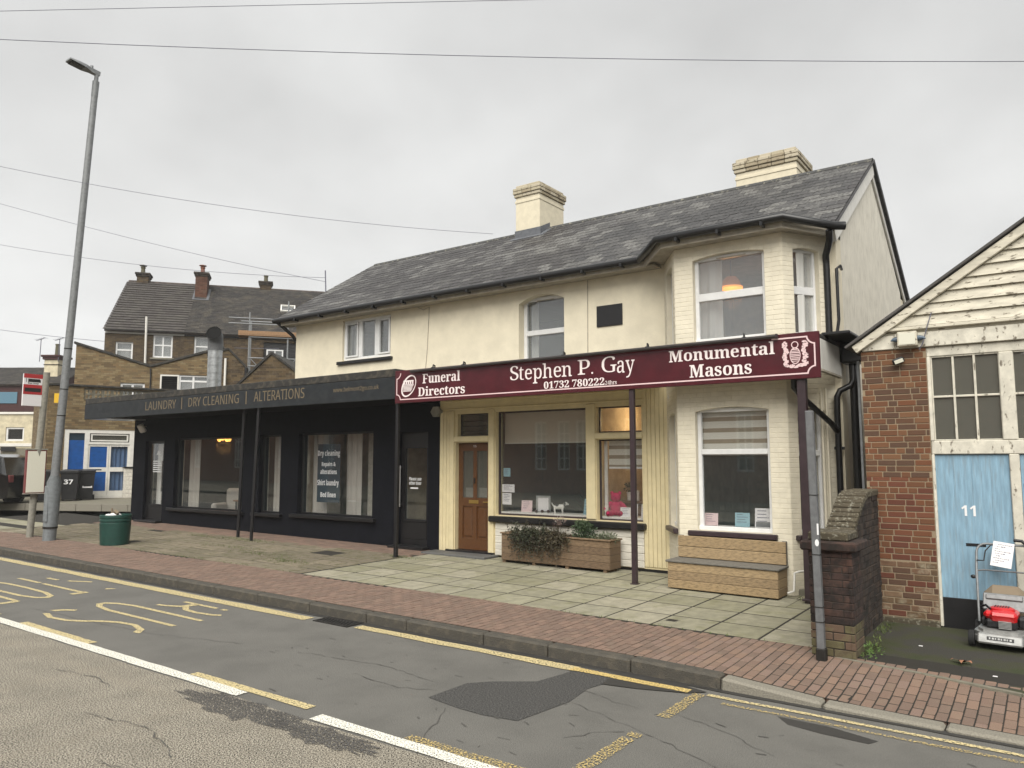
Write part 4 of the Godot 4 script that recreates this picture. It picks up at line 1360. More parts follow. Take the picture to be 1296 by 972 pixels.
	b.tube([Vector3(-2.26, 3.0, 0.05), Vector3(-2.26, 2.80, 0.06), Vector3(-2.29, 2.73, 0.08), Vector3(-2.42, 2.66, 0.12), Vector3(-2.455, 2.58, 0.14), Vector3(-2.46, 2.4, 0.14), Vector3(-2.46, 0.1, 0.14)], 0.04, 10)
	b.tube([Vector3(-2.27, 3.25, 0.0), Vector3(-2.27, 0.2, 0.0)], 0.05, 10)
	obj("downpipe", b, M.gutter, h)
	obj("hopper", bx(Vector3(-2.40, 3.02, -0.14), Vector3(-2.06, 3.30, 0.16), 0.03), M.gutter, h)
	obj("lead_flashing", bx(Vector3(-2.44, 3.30, -0.6), Vector3(-2.1, 3.34, 0.9), 0.01), M.gutter, h)
	for x in [-2.63, -2.585]:
		b = B.new()
		b.tube([Vector3(x, 2.7, 0.24 - (x + 2.63) * 1.5), Vector3(x, 0.2, 0.24 - (x + 2.63) * 1.5)], 0.017, 8)
		obj("waste_pipe", b, M.painted_brick, h)
	b = B.new()
	b.tube([Vector3(-2.5, 0.36, 0.25), Vector3(-2.85, 0.34, 0.78), Vector3(-2.9, 0.32, 0.80), Vector3(-2.91, 0.1, 0.82), Vector3(-2.98, 0.07, 0.86)], 0.016, 8)
	obj("waste_pipe", b, M.white_paint, h)

	# roof
	var rf := roof_frame()
	var L := 3.487
	b = B.new()
	b.xf = rf
	b.box(Vector3(-14.13, 0.02, -0.09), Vector3(-2.37, L, -0.012))
	b.xf = Transform3D()
	b.xf = Transform3D(Basis(Vector3.UP, PI), Vector3(0, 0, -5.2)) * rf
	b.box(Vector3(2.37, 0.0, -0.09), Vector3(14.13, L, 0.006))
	b.xf = Transform3D()
	var deck := obj("roof", b, M.slates[0], h)
	var sm := B.new()
	var ns := 0
	var gauge := 0.2
	var cols := int(11.76 / 0.25)
	var kinds := func(x: float, s: float) -> int:
		var q := clump.get_noise_2d(x * 14.0 - s * 6.0, s * 26.0) * 1.9 + rng.randfn() * 0.8
		return clampi(int(2.0 + q * 1.7), 0, 4)
	for c in cols + 1:
		for r in 18:
			var s0 := r * gauge - 0.02
			var s1 := minf(s0 + gauge * 1.9, L - 0.01)
			var x := -2.36 - 0.25 * c - (0.125 if r % 2 else 0.0)
			var sw := 0.244
			if x - sw < -14.16:
				sw = x + 14.16
			if sw < 0.05:
				continue
			var pos := Vector3(x - sw / 2, (s0 + s1) / 2, 0.004 + rng.randf_range(0.0, 0.003))
			var tilt := Basis.from_euler(Vector3(-0.028 + rng.randf_range(-0.006, 0.006), 0, rng.randf_range(-0.006, 0.006)))
			var t := rf * Transform3D(tilt, pos)
			var k: int = kinds.call(x, s0)
			var size := Vector3(snappedf(sw, 0.02), snappedf(s1 - s0, 0.02), 0.009)
			if ns < 300:
				ns += 1
				var o := obj("slate", shared_box(size, 0.002), M.slates[k], deck)
				o.transform = t
			else:
				sm.xf = t
				sm.tint(M.slate_tints[k])
				sm.box(-size / 2, size / 2, 0.0)
			if r % 2 == 1 and c == 0:   # the half slate at the verge
				sm.xf = rf * Transform3D(tilt, Vector3(-2.36 - 0.06, pos.y, pos.z))
				sm.tint(M.slate_tints[k])
				sm.box(Vector3(-0.057, -size.y / 2, -0.0045), Vector3(0.059, size.y / 2, 0.0045), 0.0)
	sm.xf = Transform3D()
	stuff(obj("slates", sm, M.slate_mass, deck))
	var x0 := -2.35
	while x0 > -14.0:
		b = B.new()
		var e := maxf(x0 - 0.45, -14.15)
		for i in 7:
			var a0 := lerpf(-0.4, PI + 0.4, i / 7.0)
			var a1 := lerpf(-0.4, PI + 0.4, (i + 1) / 7.0)
			var p0 := Vector3(0, 6.665 + sin(a0) * 0.085, -2.6 + cos(a0) * 0.11)
			var p1 := Vector3(0, 6.665 + sin(a1) * 0.085, -2.6 + cos(a1) * 0.11)
			b.fo([Vector3(e + 0.004, p0.y, p0.z), Vector3(x0, p0.y, p0.z), Vector3(x0, p1.y, p1.z), Vector3(e + 0.004, p1.y, p1.z)], Vector3((e + x0) / 2, 6.6, -2.6))
		b.fo([Vector3(x0, 6.63, -2.49), Vector3(x0, 6.75, -2.6), Vector3(x0, 6.63, -2.71)], Vector3(x0 - 1, 6.66, -2.6))
		obj("ridge_tile", b, M.ridge, deck)
		x0 = e
	# verge boards on the right gable
	for s in [1, -1]:
		b = B.new()
		var fr: Transform3D = rf if s == 1 else Transform3D(Basis(Vector3.UP, PI), Vector3(0, 0, -5.2)) * rf
		b.xf = fr
		if s == 1:
			b.box(Vector3(-2.415, 0.05, -0.25), Vector3(-2.365, L - 0.02, -0.035), 0.005)
		else:
			b.box(Vector3(2.385, 0.0, -0.2), Vector3(2.415, L - 0.02, -0.015), 0.005)
		obj("verge_board", b, M.white_paint, h)
		b = B.new()
		b.xf = fr
		if s == 1:
			b.box(Vector3(-2.40, 0.03, -0.034), Vector3(-2.335, L, -0.012), 0.004)
		else:
			b.box(Vector3(2.33, 0.0, -0.07), Vector3(2.384, L, 0.014), 0.004)
		obj("verge_slate", b, M.slates[0], h)

	# chimneys
	for s in [[-9.42, -8.80, -3.22, -2.25, 6.3, 7.42, 0.22, 0.2], [-4.72, -3.62, -3.6, -2.72, 6.4, 7.05, 0.2, 0.2]]:
		var st := obj("chimney", bx(Vector3(s[0], s[4], s[2]), Vector3(s[1], s[5], s[3]), 0.01), M.chimney, h)
		var cap := B.new()
		cap.box(Vector3(s[0] - 0.012, s[5] - 0.13, s[2] - 0.012), Vector3(s[1] + 0.012, s[5] - 0.075, s[3] + 0.012), 0.004)
		obj("band", cap, M.chimney, st)
		for r in 4:
			var o := 0.03 + 0.02 * mini(r, 1) - 0.05 * maxi(r - 2, 0)
			var y0: float = s[5] + r * 0.068
			for side in 4:
				var along_x := side % 2 == 0
				var a: float = (s[0] if along_x else s[2]) - o
				var e: float = (s[1] if along_x else s[3]) + o
				var n := maxi(2, int((e - a) / 0.21))
				for i in n:
					var p0 := lerpf(a, e, float(i) / n) + 0.004
					var p1 := lerpf(a, e, float(i + 1) / n) - 0.004
					if not along_x:
						p0 = maxf(p0, a + 0.1)
						p1 = minf(p1, e - 0.1)
						if p1 - p0 < 0.03:
							continue
					var lo := Vector3(p0, y0, (s[3] + o - 0.1) if side == 0 else (s[2] - o)) if along_x else Vector3((s[1] + o - 0.1) if side == 1 else (s[0] - o), y0, p0)
					var hi := Vector3(p1, y0 + 0.062, lo.z + 0.1) if along_x else Vector3(lo.x + 0.1, y0 + 0.062, p1)
					obj("brick", bx(lo, hi, 0.008), M.chimney_brick[rng.randi() % 3], st)
		b = B.new()
		b.box(Vector3(s[0] + 0.03, s[5], s[2] + 0.03), Vector3(s[1] - 0.03, s[5] + 0.285, s[3] - 0.03), 0.04)
		obj("flaunching", b, M.concrete, st)
	# lead round the left chimney
	b = B.new()
	b.xf = rf
	var sb := (2.25 + 0.35) / 2.95 * 3.487
	b.box(Vector3(-9.5, sb - 0.12, 0.006), Vector3(-8.66, sb + 0.02, 0.026), 0.004)
	b.box(Vector3(-8.775, sb + 0.02, 0.006), Vector3(-8.66, L - 0.05, 0.022), 0.004)
	b.xf = Transform3D()
	b.fo([Vector3(-8.775, 6.45, -2.25), Vector3(-8.775, 6.68, -2.25), Vector3(-8.775, 6.86, -2.62), Vector3(-8.775, 6.66, -2.62)], Vector3(-9, 6.6, -2.4))
	b.box(Vector3(-9.44, 6.44, -2.249), Vector3(-8.77, 6.68, -2.242), 0.001)
	obj("flashing", b, M.lead, h)

	build_shopfront(h)

func build_shopfront(h: Node3D) -> void:
	# timber front: door, great window, small window
	var b := B.new()
	var holes := [[-9.18, -8.41, 0.0, 2.07], [-9.13, -8.38, 2.19, 2.60], [-8.25, -6.40, 0.79, 2.61], [-6.20, -5.39, 0.79, 2.08], [-6.20, -5.39, 2.19, 2.61]]
	b.wall(-9.56, -4.86, 0.09, 3.02, -0.2, 0.0, holes)
	var f := obj("shopfront", b, M.shopfront, h)
	b = B.new()   # the beam over it and the mouldings
	for y in [2.68, 2.83]:
		b.box(Vector3(-9.5, y, 0.001), Vector3(-5.34, y + 0.022, 0.02), 0.005)
	b.box(Vector3(-9.30, 0.1, 0.001), Vector3(-9.2, 2.66, 0.03), 0.008)
	b.box(Vector3(-8.395, 0.1, 0.001), Vector3(-8.27, 2.66, 0.035), 0.008)
	b.box(Vector3(-9.199, 2.085, 0.001), Vector3(-8.396, 2.18, 0.04), 0.01)
	b.box(Vector3(-6.385, 0.8, 0.001), Vector3(-6.215, 2.66, 0.03), 0.008)
	b.box(Vector3(-6.214, 2.09, 0.001), Vector3(-5.36, 2.18, 0.04), 0.01)
	obj("moulding", b, M.shopfront, f)
	for k in 3:
		obj("board", bx(Vector3(-9.545 + k * 0.08, 0.1, 0.001), Vector3(-9.47 + k * 0.08, 2.66, 0.016), 0.006), M.shopfront, f)
	for k in 6:
		obj("board", bx(Vector3(-5.365 + k * 0.072, 0.12, 0.001), Vector3(-5.298 + k * 0.072, 2.9, 0.018), 0.006), M.shopfront, f)
	for k in 5:
		var y1 := 0.66 - k * 0.115
		obj("white_board", bx(Vector3(-8.24, maxf(y1 - 0.111, 0.1), 0.001), Vector3(-5.37, y1, 0.026), 0.007), M.white_board, f)
	obj("plinth", bx(Vector3(-8.3, -0.1, -0.2), Vector3(-4.7, 0.088, -0.012)), M.black_paint, h)
	obj("sill", bx(Vector3(-8.34, 0.675, -0.05), Vector3(-5.32, 0.775, 0.11), 0.018), M.black_paint, h)
	# door
	var d := B.new()
	d.xf = Transform3D(Basis(), Vector3(-9.18, 0.14, -0.1))
	var W := 0.77
	var H := 1.92
	d.wall(0, W, 0, H, -0.045, 0, [[0.1, 0.345, 0.93, 1.78], [0.425, 0.67, 0.93, 1.78], [0.1, 0.345, 0.2, 0.78], [0.425, 0.67, 0.2, 0.78]])
	var door := obj("door", d, M.door_wood, h)
	for s in [0.1, 0.425]:
		obj("door_pane", bx(Vector3(-9.18 + s, 1.07, -0.13), Vector3(-9.18 + s + 0.245, 1.92, -0.118)), M.dusty_glass, door)
		b = B.new()
		b.box(Vector3(-9.18 + s + 0.03, 0.37, -0.14), Vector3(-9.18 + s + 0.215, 0.89, -0.105), 0.02)
		b.box(Vector3(-9.18 + s, 0.34, -0.142), Vector3(-9.18 + s + 0.245, 0.92, -0.125))
		obj("door_panel", b, M.door_wood, door)
	obj("letter_plate", bx(Vector3(-8.93, 0.965, -0.098), Vector3(-8.71, 1.03, -0.088), 0.006), M.brass, door)
	b = B.new()
	b.rod(Vector3(-8.475, 1.0, -0.1), Vector3(-8.475, 1.0, -0.05), 0.012)
	b.rod(Vector3(-8.475, 1.0, -0.055), Vector3(-8.57, 1.0, -0.055), 0.01)
	b.box(Vector3(-8.495, 0.93, -0.1), Vector3(-8.455, 1.07, -0.094), 0.003)
	obj("handle", b, M.brass, door)
	b = B.new()
	b.lathe([Vector2(0.02, 0), Vector2(0.02, 0.03), Vector2(0, 0.035)], 10)
	var kn := obj("knocker", bx(Vector3(-8.81, 1.33, -0.1), Vector3(-8.785, 1.43, -0.07), 0.008), M.black_paint, door)
	text("15", "Droid Sans", false, M.sign_white, door, -8.835, -8.765, 1.985, 2.025, -0.1, 0.003, "door_number")
	obj("door_linen", bx(Vector3(-9.06, 1.08, -0.17), Vector3(-8.86, 1.25, -0.165)), M.blind, door)
	obj("door_linen", bx(Vector3(-8.74, 1.08, -0.17), Vector3(-8.53, 1.25, -0.165)), M.blind, door)
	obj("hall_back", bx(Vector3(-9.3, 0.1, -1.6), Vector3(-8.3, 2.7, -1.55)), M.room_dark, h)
	obj("threshold", bx(Vector3(-9.36, 0.05, -0.14), Vector3(-8.26, 0.135, 0.07), 0.01), M.black_paint, h)
	obj("step", bx(Vector3(-9.62, -0.02, 0.02), Vector3(-8.16, 0.105, 0.44), 0.012), M.slate_step, h)
	# glazing
	var fr := Transform3D(Basis(), Vector3(0, 0, -0.09))
	window(h, fr, -9.13, -8.38, 2.19, 2.60, [2.28, 2.37, 2.46], [], {"frame": 0.018, "bar": 0.01, "mat": M.plum_paint, "deep": 0.04, "bev": 0.002, "glass": M.dusty_glass, "name": "transom_window"})
	window(h, fr, -8.25, -6.40, 0.79, 2.61, [], [], {"frame": 0.028, "mat": M.plum_paint, "deep": 0.04, "bev": 0.002, "name": "shop_window"})
	window(h, fr, -6.20, -5.39, 2.19, 2.61, [], [], {"frame": 0.022, "mat": M.plum_paint, "deep": 0.04, "bev": 0.002, "name": "transom_window"})
	window(h, fr, -6.20, -5.39, 0.79, 2.08, [], [], {"frame": 0.022, "mat": M.plum_paint, "deep": 0.04, "bev": 0.002, "name": "shop_window"})
	obj("inner_sill", bx(Vector3(-8.25, 0.78, -0.55), Vector3(-5.39, 0.845, -0.135), 0.004), M.white_paint, h)
	# the rooms behind
	var r := thing("shop_interior", "dim brown room behind the great shop window of the cream house", "room")
	r.set_meta("kind", "structure")
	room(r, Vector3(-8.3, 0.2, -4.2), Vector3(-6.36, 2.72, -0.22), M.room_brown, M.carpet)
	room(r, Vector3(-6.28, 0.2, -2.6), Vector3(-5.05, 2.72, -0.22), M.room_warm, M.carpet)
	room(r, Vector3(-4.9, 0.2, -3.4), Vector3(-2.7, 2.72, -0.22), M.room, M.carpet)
	obj("bay_floor", flat([[-4.93, -0.28], [-4.4, 0.55], [-3.0, 0.55], [-2.6, -0.28]], func(_x, _z): return 0.76), M.white_paint, r)
	obj("bay_ceiling", flat([[-4.93, -0.28], [-4.4, 0.55], [-3.0, 0.55], [-2.6, -0.28]], func(_x, _z): return 2.62), M.soffit, r)

# ---------------------------------------------------------------- the canopy and the signs
func build_canopy() -> void:
	var c := thing("shop_canopy", "flat canopy roof carried on thin posts above the undertaker's shopfront", "canopy")
	var b := B.new()
	b.box(Vector3(-9.58, 3.0, 0.002), Vector3(-5.0, 3.24, 1.09))
	b.box(Vector3(-5.0, 3.0, 0.70), Vector3(-2.95, 3.24, 1.09))
	b.box(Vector3(-2.93, 3.0, 0.70), Vector3(-2.44, 3.24, 1.09))
	b.box(Vector3(-2.49, 3.0, 0.02), Vector3(-2.44, 3.24, 0.699))
	obj("roof_slab", b, M.shopfront, c)
	obj("felt_edge", bx(Vector3(-9.58, 3.243, 0.01), Vector3(-4.99, 3.30, 1.115), 0.01), M.roof_felt, c)
	obj("felt_edge", bx(Vector3(-4.98, 3.243, 0.705), Vector3(-2.40, 3.30, 1.115), 0.01), M.roof_felt, c)
	obj("felt_edge", bx(Vector3(-2.5, 3.243, -0.1), Vector3(-2.385, 3.325, 0.70), 0.01), M.roof_felt, c)
	obj("end_panel", bx(Vector3(-2.438, 2.86, 0.06), Vector3(-2.40, 3.24, 1.10), 0.004), M.white_paint, c)
	obj("end_trim", bx(Vector3(-2.445, 2.83, 0.06), Vector3(-2.392, 2.858, 1.10), 0.004), M.soffit, c)
	for s in [[-9.60, 1.09, 0.032, M.black_paint], [-4.99, 1.09, 0.035, M.plum_paint], [-2.65, 1.06, 0.052, M.plum_paint]]:
		var y0 := gy(s[0], s[1]) - 0.05
		if s[0] == -2.65:
			y0 = 0.0
		var p := obj("post", bx(Vector3(s[0] - s[2], y0, s[1] - s[2]), Vector3(s[0] + s[2], 2.999, s[1] + s[2]), 0.006), s[3], c)
		obj("foot_plate", bx(Vector3(s[0] - s[2] * 1.5, y0 + 0.04, s[1] - s[2] * 1.5), Vector3(s[0] + s[2] * 1.5, y0 + 0.065, s[1] + s[2] * 1.5), 0.004), s[3], p)

	var s := thing("shop_sign", "long maroon undertaker's sign board with white serif lettering", "sign", Vector3(0, 0, 1.118))
	var x0 := -9.62
	var x1 := -2.40
	obj("board", bx(Vector3(x0, 2.745, 0.0), Vector3(x1, 3.325, 0.035), 0.006), M.maroon, s)
	b = B.new()   # the line round it, cut in at the corners
	var z := 0.036
	var t := 0.018
	var a0 := x0 + 0.04
	var a1 := x1 - 0.05
	var q0 := 2.80
	var q1 := 3.275
	b.box(Vector3(a0 + 0.09, q0, z - 0.004), Vector3(a1 - 0.09, q0 + t, z + 0.003))
	b.box(Vector3(-2.98, q1 - t, z - 0.004), Vector3(a1 - 0.09, q1, z + 0.003))
	b.box(Vector3(a1 - t, q0 + 0.09, z - 0.004), Vector3(a1, q1 - 0.09, z + 0.003))
	b.box(Vector3(a0, q0 + 0.09, z - 0.004), Vector3(a0 + t, q1 - 0.09, z + 0.003))
	for cr in [[a0, q0, 0.0], [a1, q0, PI / 2], [a1, q1, PI], [a0, q1, -PI / 2]]:
		for i in 6:
			var u0: float = cr[2] + PI / 2 * i / 6.0
			var u1: float = cr[2] + PI / 2 * (i + 1) / 6.0
			var p := func(u: float, r: float) -> Vector2: return Vector2(cr[0] + cos(u) * r, cr[1] + sin(u) * r)
			b.prism(PackedVector2Array([p.call(u0, 0.09), p.call(u1, 0.09), p.call(u1, 0.09 + t), p.call(u0, 0.09 + t)]), z - 0.004, z + 0.0025)
	obj("border", b, M.sign_pink, s)
	for q in [["Funeral", true, -8.96, -8.12, 3.065, 3.235], ["Directors", true, -9.06, -8.015, 2.845, 3.01], ["S", false, -7.09, -6.93, 3.00, 3.225], ["tephen", false, -6.92, -5.95, 2.925, 3.225], ["P", false, -5.845, -5.64, 3.005, 3.225], [".", false, -5.615, -5.585, 3.005, 3.033], ["G", false, -5.44, -5.20, 3.01, 3.24], ["ay", false, -5.19, -4.91, 2.915, 3.165], ["01732 780222", true, -6.45, -5.40, 2.83, 2.94], ["24hrs", false, -5.385, -5.20, 2.83, 2.89], ["Monumental", true, -4.385, -2.945, 3.08, 3.245], ["Masons", true, -4.09, -3.245, 2.85, 3.02]]:
		text(q[0], "Droid Serif", q[1], M.sign_white, s, q[2], q[3], q[4], q[5], 0.033, 0.006)
	# the left emblem: a tilted ring round a small temple
	b = B.new()
	var ctr := Vector2(-9.285, 3.04)
	for i in 40:
		var u0 := TAU * i / 40.0
		var u1 := TAU * (i + 1) / 40.0
		var f := func(u: float, k: float) -> Vector2:
			var th := 0.03 * (0.45 + 0.55 * absf(sin(u * 0.5 + 0.5)))
			var p := Vector2(cos(u) * (0.215 - k * th), sin(u) * (0.145 - k * th))
			return ctr + p.rotated(0.9)
		b.prism(PackedVector2Array([f.call(u0, 0.0), f.call(u1, 0.0), f.call(u1, 1.0), f.call(u0, 1.0)]), 0.032, 0.039)
	b.box(Vector3(-9.41, 3.115, 0.032), Vector3(-9.17, 3.14, 0.0385))
	for k in 5:
		b.box(Vector3(-9.405 + k * 0.05, 3.075, 0.032), Vector3(-9.375 + k * 0.05, 3.114, 0.0385))
	for k in 6:
		b.box(Vector3(-9.415, 3.056 - k * 0.022, 0.032), Vector3(-9.165 - k * 0.012, 3.07 - k * 0.022, 0.0385))
	obj("emblem", b, M.sign_white, s)
	# the right emblem: a shield between two beasts over a scroll of leaves
	b = B.new()
	var sh := PackedVector2Array()
	for i in 25:
		var u := TAU * i / 24.0
		sh.append(Vector2(-2.695 + 0.066 * cos(u), 3.045 + 0.098 * sin(u) * (1.0 if sin(u) > 0 else 1.15)))
	for i in 24:
		var m := Vector2(-2.695, 3.04)
		b.prism(PackedVector2Array([sh[i], sh[i + 1], m.lerp(sh[i + 1], 0.88), m.lerp(sh[i], 0.88)]), 0.032, 0.0385)
	for k in 8:
		var y := 2.965 + k * 0.021
		var w := 0.055 * sqrt(maxf(0.1, 1.0 - pow((y - 3.04) / 0.105, 2.0)))
		b.box(Vector3(-2.695 - w, y, 0.032), Vector3(-2.695 + w, y + 0.009 + 0.004 * (k % 2), 0.038))
	for i in 16:
		var u := TAU * i / 16.0
		var u1 := TAU * (i + 1) / 16.0
		var m := Vector2(-2.695, 3.175)
		b.prism(PackedVector2Array([m + Vector2(cos(u), sin(u)) * 0.045, m + Vector2(cos(u1), sin(u1)) * 0.045, m + Vector2(cos(u1), sin(u1)) * 0.034, m + Vector2(cos(u), sin(u)) * 0.034]), 0.032, 0.038)
	for sd in [-1, 1]:
		for k in 90:
			var y := rng.randf_range(2.93, 3.22)
			var w := 0.028 * (1.0 - absf(y - 3.1) * 1.5)
			var p := Vector2(-2.695 + sd * (0.115 + 0.012 * sin(y * 40.0)) + rng.randf_range(-w, w), y)
			var e := rng.randf_range(0.006, 0.012)
			b.box(Vector3(p.x - e, p.y - e, 0.032), Vector3(p.x + e, p.y + e * 0.7, 0.0375 + rng.randf() * 0.001))
	for k in 90:
		var x := rng.randf_range(-0.15, 0.15)
		var p := Vector2(-2.695 + x, 2.9 + 0.30 * x * x * 5.0 + rng.randf_range(-0.012, 0.025))
		var e := rng.randf_range(0.005, 0.011)
		b.box(Vector3(p.x - e, p.y - e, 0.032), Vector3(p.x + e, p.y + e * 0.8, 0.0375 + rng.randf() * 0.001))
	obj("emblem", b, M.sign_pink, s)
	# the lamp trough that runs along the top of the board
	var l := thing("sign_lamp", "long dark lamp trough along the top of the maroon sign", "sign lamp", Vector3(0, 0, 1.2))
	b = B.new()
	b.tube([Vector3(-9.2, 3.285, 0.0), Vector3(-2.91, 3.297, 0.0)], 0.026, 12)
	obj("trough", b, M.trough, l)
	obj("end_cap", bx(Vector3(-2.915, 3.268, -0.03), Vector3(-2.885, 3.326, 0.03), 0.008), M.plum_paint, l)
	for x in [-8.72, -8.05, -6.1, -4.72, -3.35]:
		b = B.new()
		b.tube([Vector3(x, 3.30, -0.09), Vector3(x + 0.01, 3.36, -0.08), Vector3(x + 0.02, 3.37, -0.03), Vector3(x + 0.03, 3.28, 0.0)], 0.012, 6)
		b.box(Vector3(x + 0.0, 3.29, -0.025), Vector3(x + 0.07, 3.325, 0.02), 0.008)
		obj("arm", b, M.black_paint, l)

# ---------------------------------------------------------------- the dry cleaner's shop
func build_laundry() -> void:
	var h := thing("dry_cleaner_shop", "single storey near black dry cleaner's shop with flat canopy and large windows", "shop")
	var b := B.new()
	var openings := [[-19.98, -19.06, -0.2, 2.27], [-18.55, -15.66, 0.565, 2.31], [-15.04, -14.27, 0.575, 2.325], [-13.66, -11.34, 0.60, 2.335], [-10.63, -9.86, 0.06, 2.29]]
	b.wall(-20.58, -9.565, -0.2, 2.98, -0.25, 0.0, openings)
	b.box(Vector3(-20.58, -0.2, -9.0), Vector3(-20.33, 2.97, -0.25))
	b.box(Vector3(-20.58, -0.2, -9.25), Vector3(-9.6, 2.97, -9.0))
	obj("front_wall", b, M.navy, h)
	b = B.new()
	b.wall(-20.3, -9.6, -0.2, 2.9, -0.272, -0.256, openings)
	obj("lining", b, M.soffit, h)
	obj("floor", bx(Vector3(-20.3, 0.0, -6.0), Vector3(-9.6, 0.06, -0.28)), M.carpet, h)
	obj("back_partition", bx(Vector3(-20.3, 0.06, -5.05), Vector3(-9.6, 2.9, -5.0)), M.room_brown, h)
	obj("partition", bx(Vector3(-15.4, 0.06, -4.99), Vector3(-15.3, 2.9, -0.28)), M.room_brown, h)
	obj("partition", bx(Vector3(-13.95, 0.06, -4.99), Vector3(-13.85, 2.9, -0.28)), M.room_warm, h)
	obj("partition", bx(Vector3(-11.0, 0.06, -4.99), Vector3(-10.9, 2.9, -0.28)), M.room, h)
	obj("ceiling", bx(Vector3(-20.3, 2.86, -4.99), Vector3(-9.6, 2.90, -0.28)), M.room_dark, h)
	# roof, canopy and fascia
	b = B.new()
	b.box(Vector3(-20.7, 2.985, -9.3), Vector3(-9.7, 3.2, -0.02))
	obj("roof", b, M.roof_felt, h)
	obj("canopy", bx(Vector3(-21.0, 2.99, 0.002), Vector3(-9.63, 3.19, 1.10)), M.navy, h)
	obj("canopy", bx(Vector3(-21.0, 2.86, -1.4), Vector3(-20.70, 3.19, 0.0)), M.navy, h)
	obj("soffit", bx(Vector3(-20.98, 2.845, 0.004), Vector3(-9.64, 2.985, 1.09)), M.navy, h)
	obj("soffit_sheen_panel", bx(Vector3(-20.92, 2.832, 0.02), Vector3(-20.0, 2.843, 1.05)), M.soffit_sheen, h)  # pale panel carries the soffit reflection in its colour
	obj("roof_edge", bx(Vector3(-21.03, 3.225, -1.4), Vector3(-9.64, 3.375, 1.125), 0.012), M.roof_felt, h)
	var f := obj("fascia", bx(Vector3(-21.01, 2.83, 1.102), Vector3(-9.63, 3.222, 1.14), 0.006), M.fascia_navy, h)
	for q in [["LAUNDRY", -17.98, -16.65, 2.955, 3.155], ["|", -16.43, -16.40, 2.92, 3.19], ["DRY CLEANING", -16.14, -14.24, 2.965, 3.165], ["|", -14.0, -13.97, 2.93, 3.20], ["ALTERATIONS", -13.72, -12.10, 2.97, 3.175], ["www.belmont2go.co.uk", -11.26, -10.04, 3.01, 3.115]]:
		text(q[0], "Droid Sans", false, M.gold, f, q[1], q[2], q[3], q[4], 1.139, 0.003)
	text("belmont", "Droid Sans", false, M.fascia_navy, f, -20.35, -19.35, 2.97, 3.08, 1.139, 0.004)
	for s in [[-14.52, 0.85], [-13.75, 1.07]]:
		var y0 := gy(s[0], s[1]) - 0.03
		b = B.new()
		b.tube([Vector3(s[0], y0, s[1]), Vector3(s[0] + 0.12, 2.844, s[1] + (0.03 if s[0] < -14 else 0.0))], 0.034, 8)
		obj("post", b, M.black_paint, h)
	# doors
	for s in [[-19.98, -19.06, 0.14, 2.27, -19.82, -19.22, 0.62], [-10.63, -9.86, 0.06, 2.29, -10.53, -9.97, 0.62]]:
		b = B.new()
		b.wall(s[0], s[1], s[2], s[3], -0.14, -0.09, [[s[4], s[5], s[6], 2.2 if s[0] < -15 else 1.98]])
		var d := obj("door", b, M.black_paint, h)
		obj("pane", bx(Vector3(s[4], s[6], -0.12), Vector3(s[5], 2.2 if s[0] < -15 else 1.98, -0.108)), M.glass, d)
		b = B.new()
		b.box(Vector3(s[4] - 0.02, 0.25, -0.089), Vector3(s[5] + 0.02, 0.56, -0.078), 0.008)
		b.box(Vector3(s[4] - 0.02, s[6] - 0.05, -0.089), Vector3(s[5] + 0.02, s[6], -0.07), 0.008)
		obj("door_panel", b, M.black_paint, d)
		if s[0] < -15:
			b = B.new()
			b.rod(Vector3(-19.2, 0.95, -0.05), Vector3(-19.2, 1.75, -0.05), 0.014)
			b.rod(Vector3(-19.2, 1.0, -0.09), Vector3(-19.2, 1.0, -0.05), 0.01)
			b.rod(Vector3(-19.2, 1.7, -0.09), Vector3(-19.2, 1.7, -0.05), 0.01)
			obj("handle", b, M.chrome, d)
			b = B.new()
			for k in 6:
				b.box(Vector3(-19.74, 1.45 + k * 0.055, -0.106), Vector3(-19.74 + 0.42 - 0.06 * (k % 3), 1.475 + k * 0.055, -0.104))
			obj("printed_hours", b, M.print_white, d)
			b = B.new()
			b.prism(PackedVector2Array([Vector2(-19.58, 1.9), Vector2(-19.42, 1.9), Vector2(-19.47, 2.02), Vector2(-19.53, 2.02)]), -0.106, -0.104)
			obj("printed_badge", b, M.print_white, d)
		else:
			text("Please use", "Droid Sans", true, M.print_white, d, -10.44, -10.12, 1.36, 1.43, -0.107, 0.002)
			text("other door", "Droid Sans", true, M.print_white, d, -10.44, -10.12, 1.28, 1.35, -0.107, 0.002)
			obj("printed_arrow", bx(Vector3(-10.4, 1.2, -0.107), Vector3(-10.2, 1.23, -0.105)), M.print_white, d)
			b = B.new()
			b.rod(Vector3(-10.60, 0.85, -0.02), Vector3(-10.60, 1.65, -0.02), 0.016)
			b.rod(Vector3(-10.60, 0.9, -0.09), Vector3(-10.60, 0.9, -0.02), 0.01)
			b.rod(Vector3(-10.60, 1.6, -0.09), Vector3(-10.60, 1.6, -0.02), 0.01)
			obj("handle", b, M.chrome, d)
		obj("door_step", bx(Vector3(s[0] - 0.08, gy(s[0], 0.1) - 0.03, -0.25), Vector3(s[1] + 0.06, gy(s[0], 0.1) + 0.05, 0.2), 0.01), M.black_paint, h)
	# windows
	for q in [openings[1], openings[2], openings[3]]:
		window(h, Transform3D(Basis(), Vector3(0, 0, -0.10)), q[0], q[1], q[2], q[3], [], [], {"frame": 0.035, "mat": M.black_paint, "bev": 0.003, "deep": 0.05, "sheets": 1})
		obj("sill", bx(Vector3(q[0] - 0.16, q[2] - 0.075, -0.05), Vector3(q[1] + 0.12, q[2] - 0.001, 0.10), 0.012), M.black_paint, h)
	# what shows through the glass
	curtain(h, "door_curtain", M.net, Transform3D(Basis(), Vector3(0, 0, -0.32)), -19.95, -19.62, 0.5, 2.2, 30, 0.02)
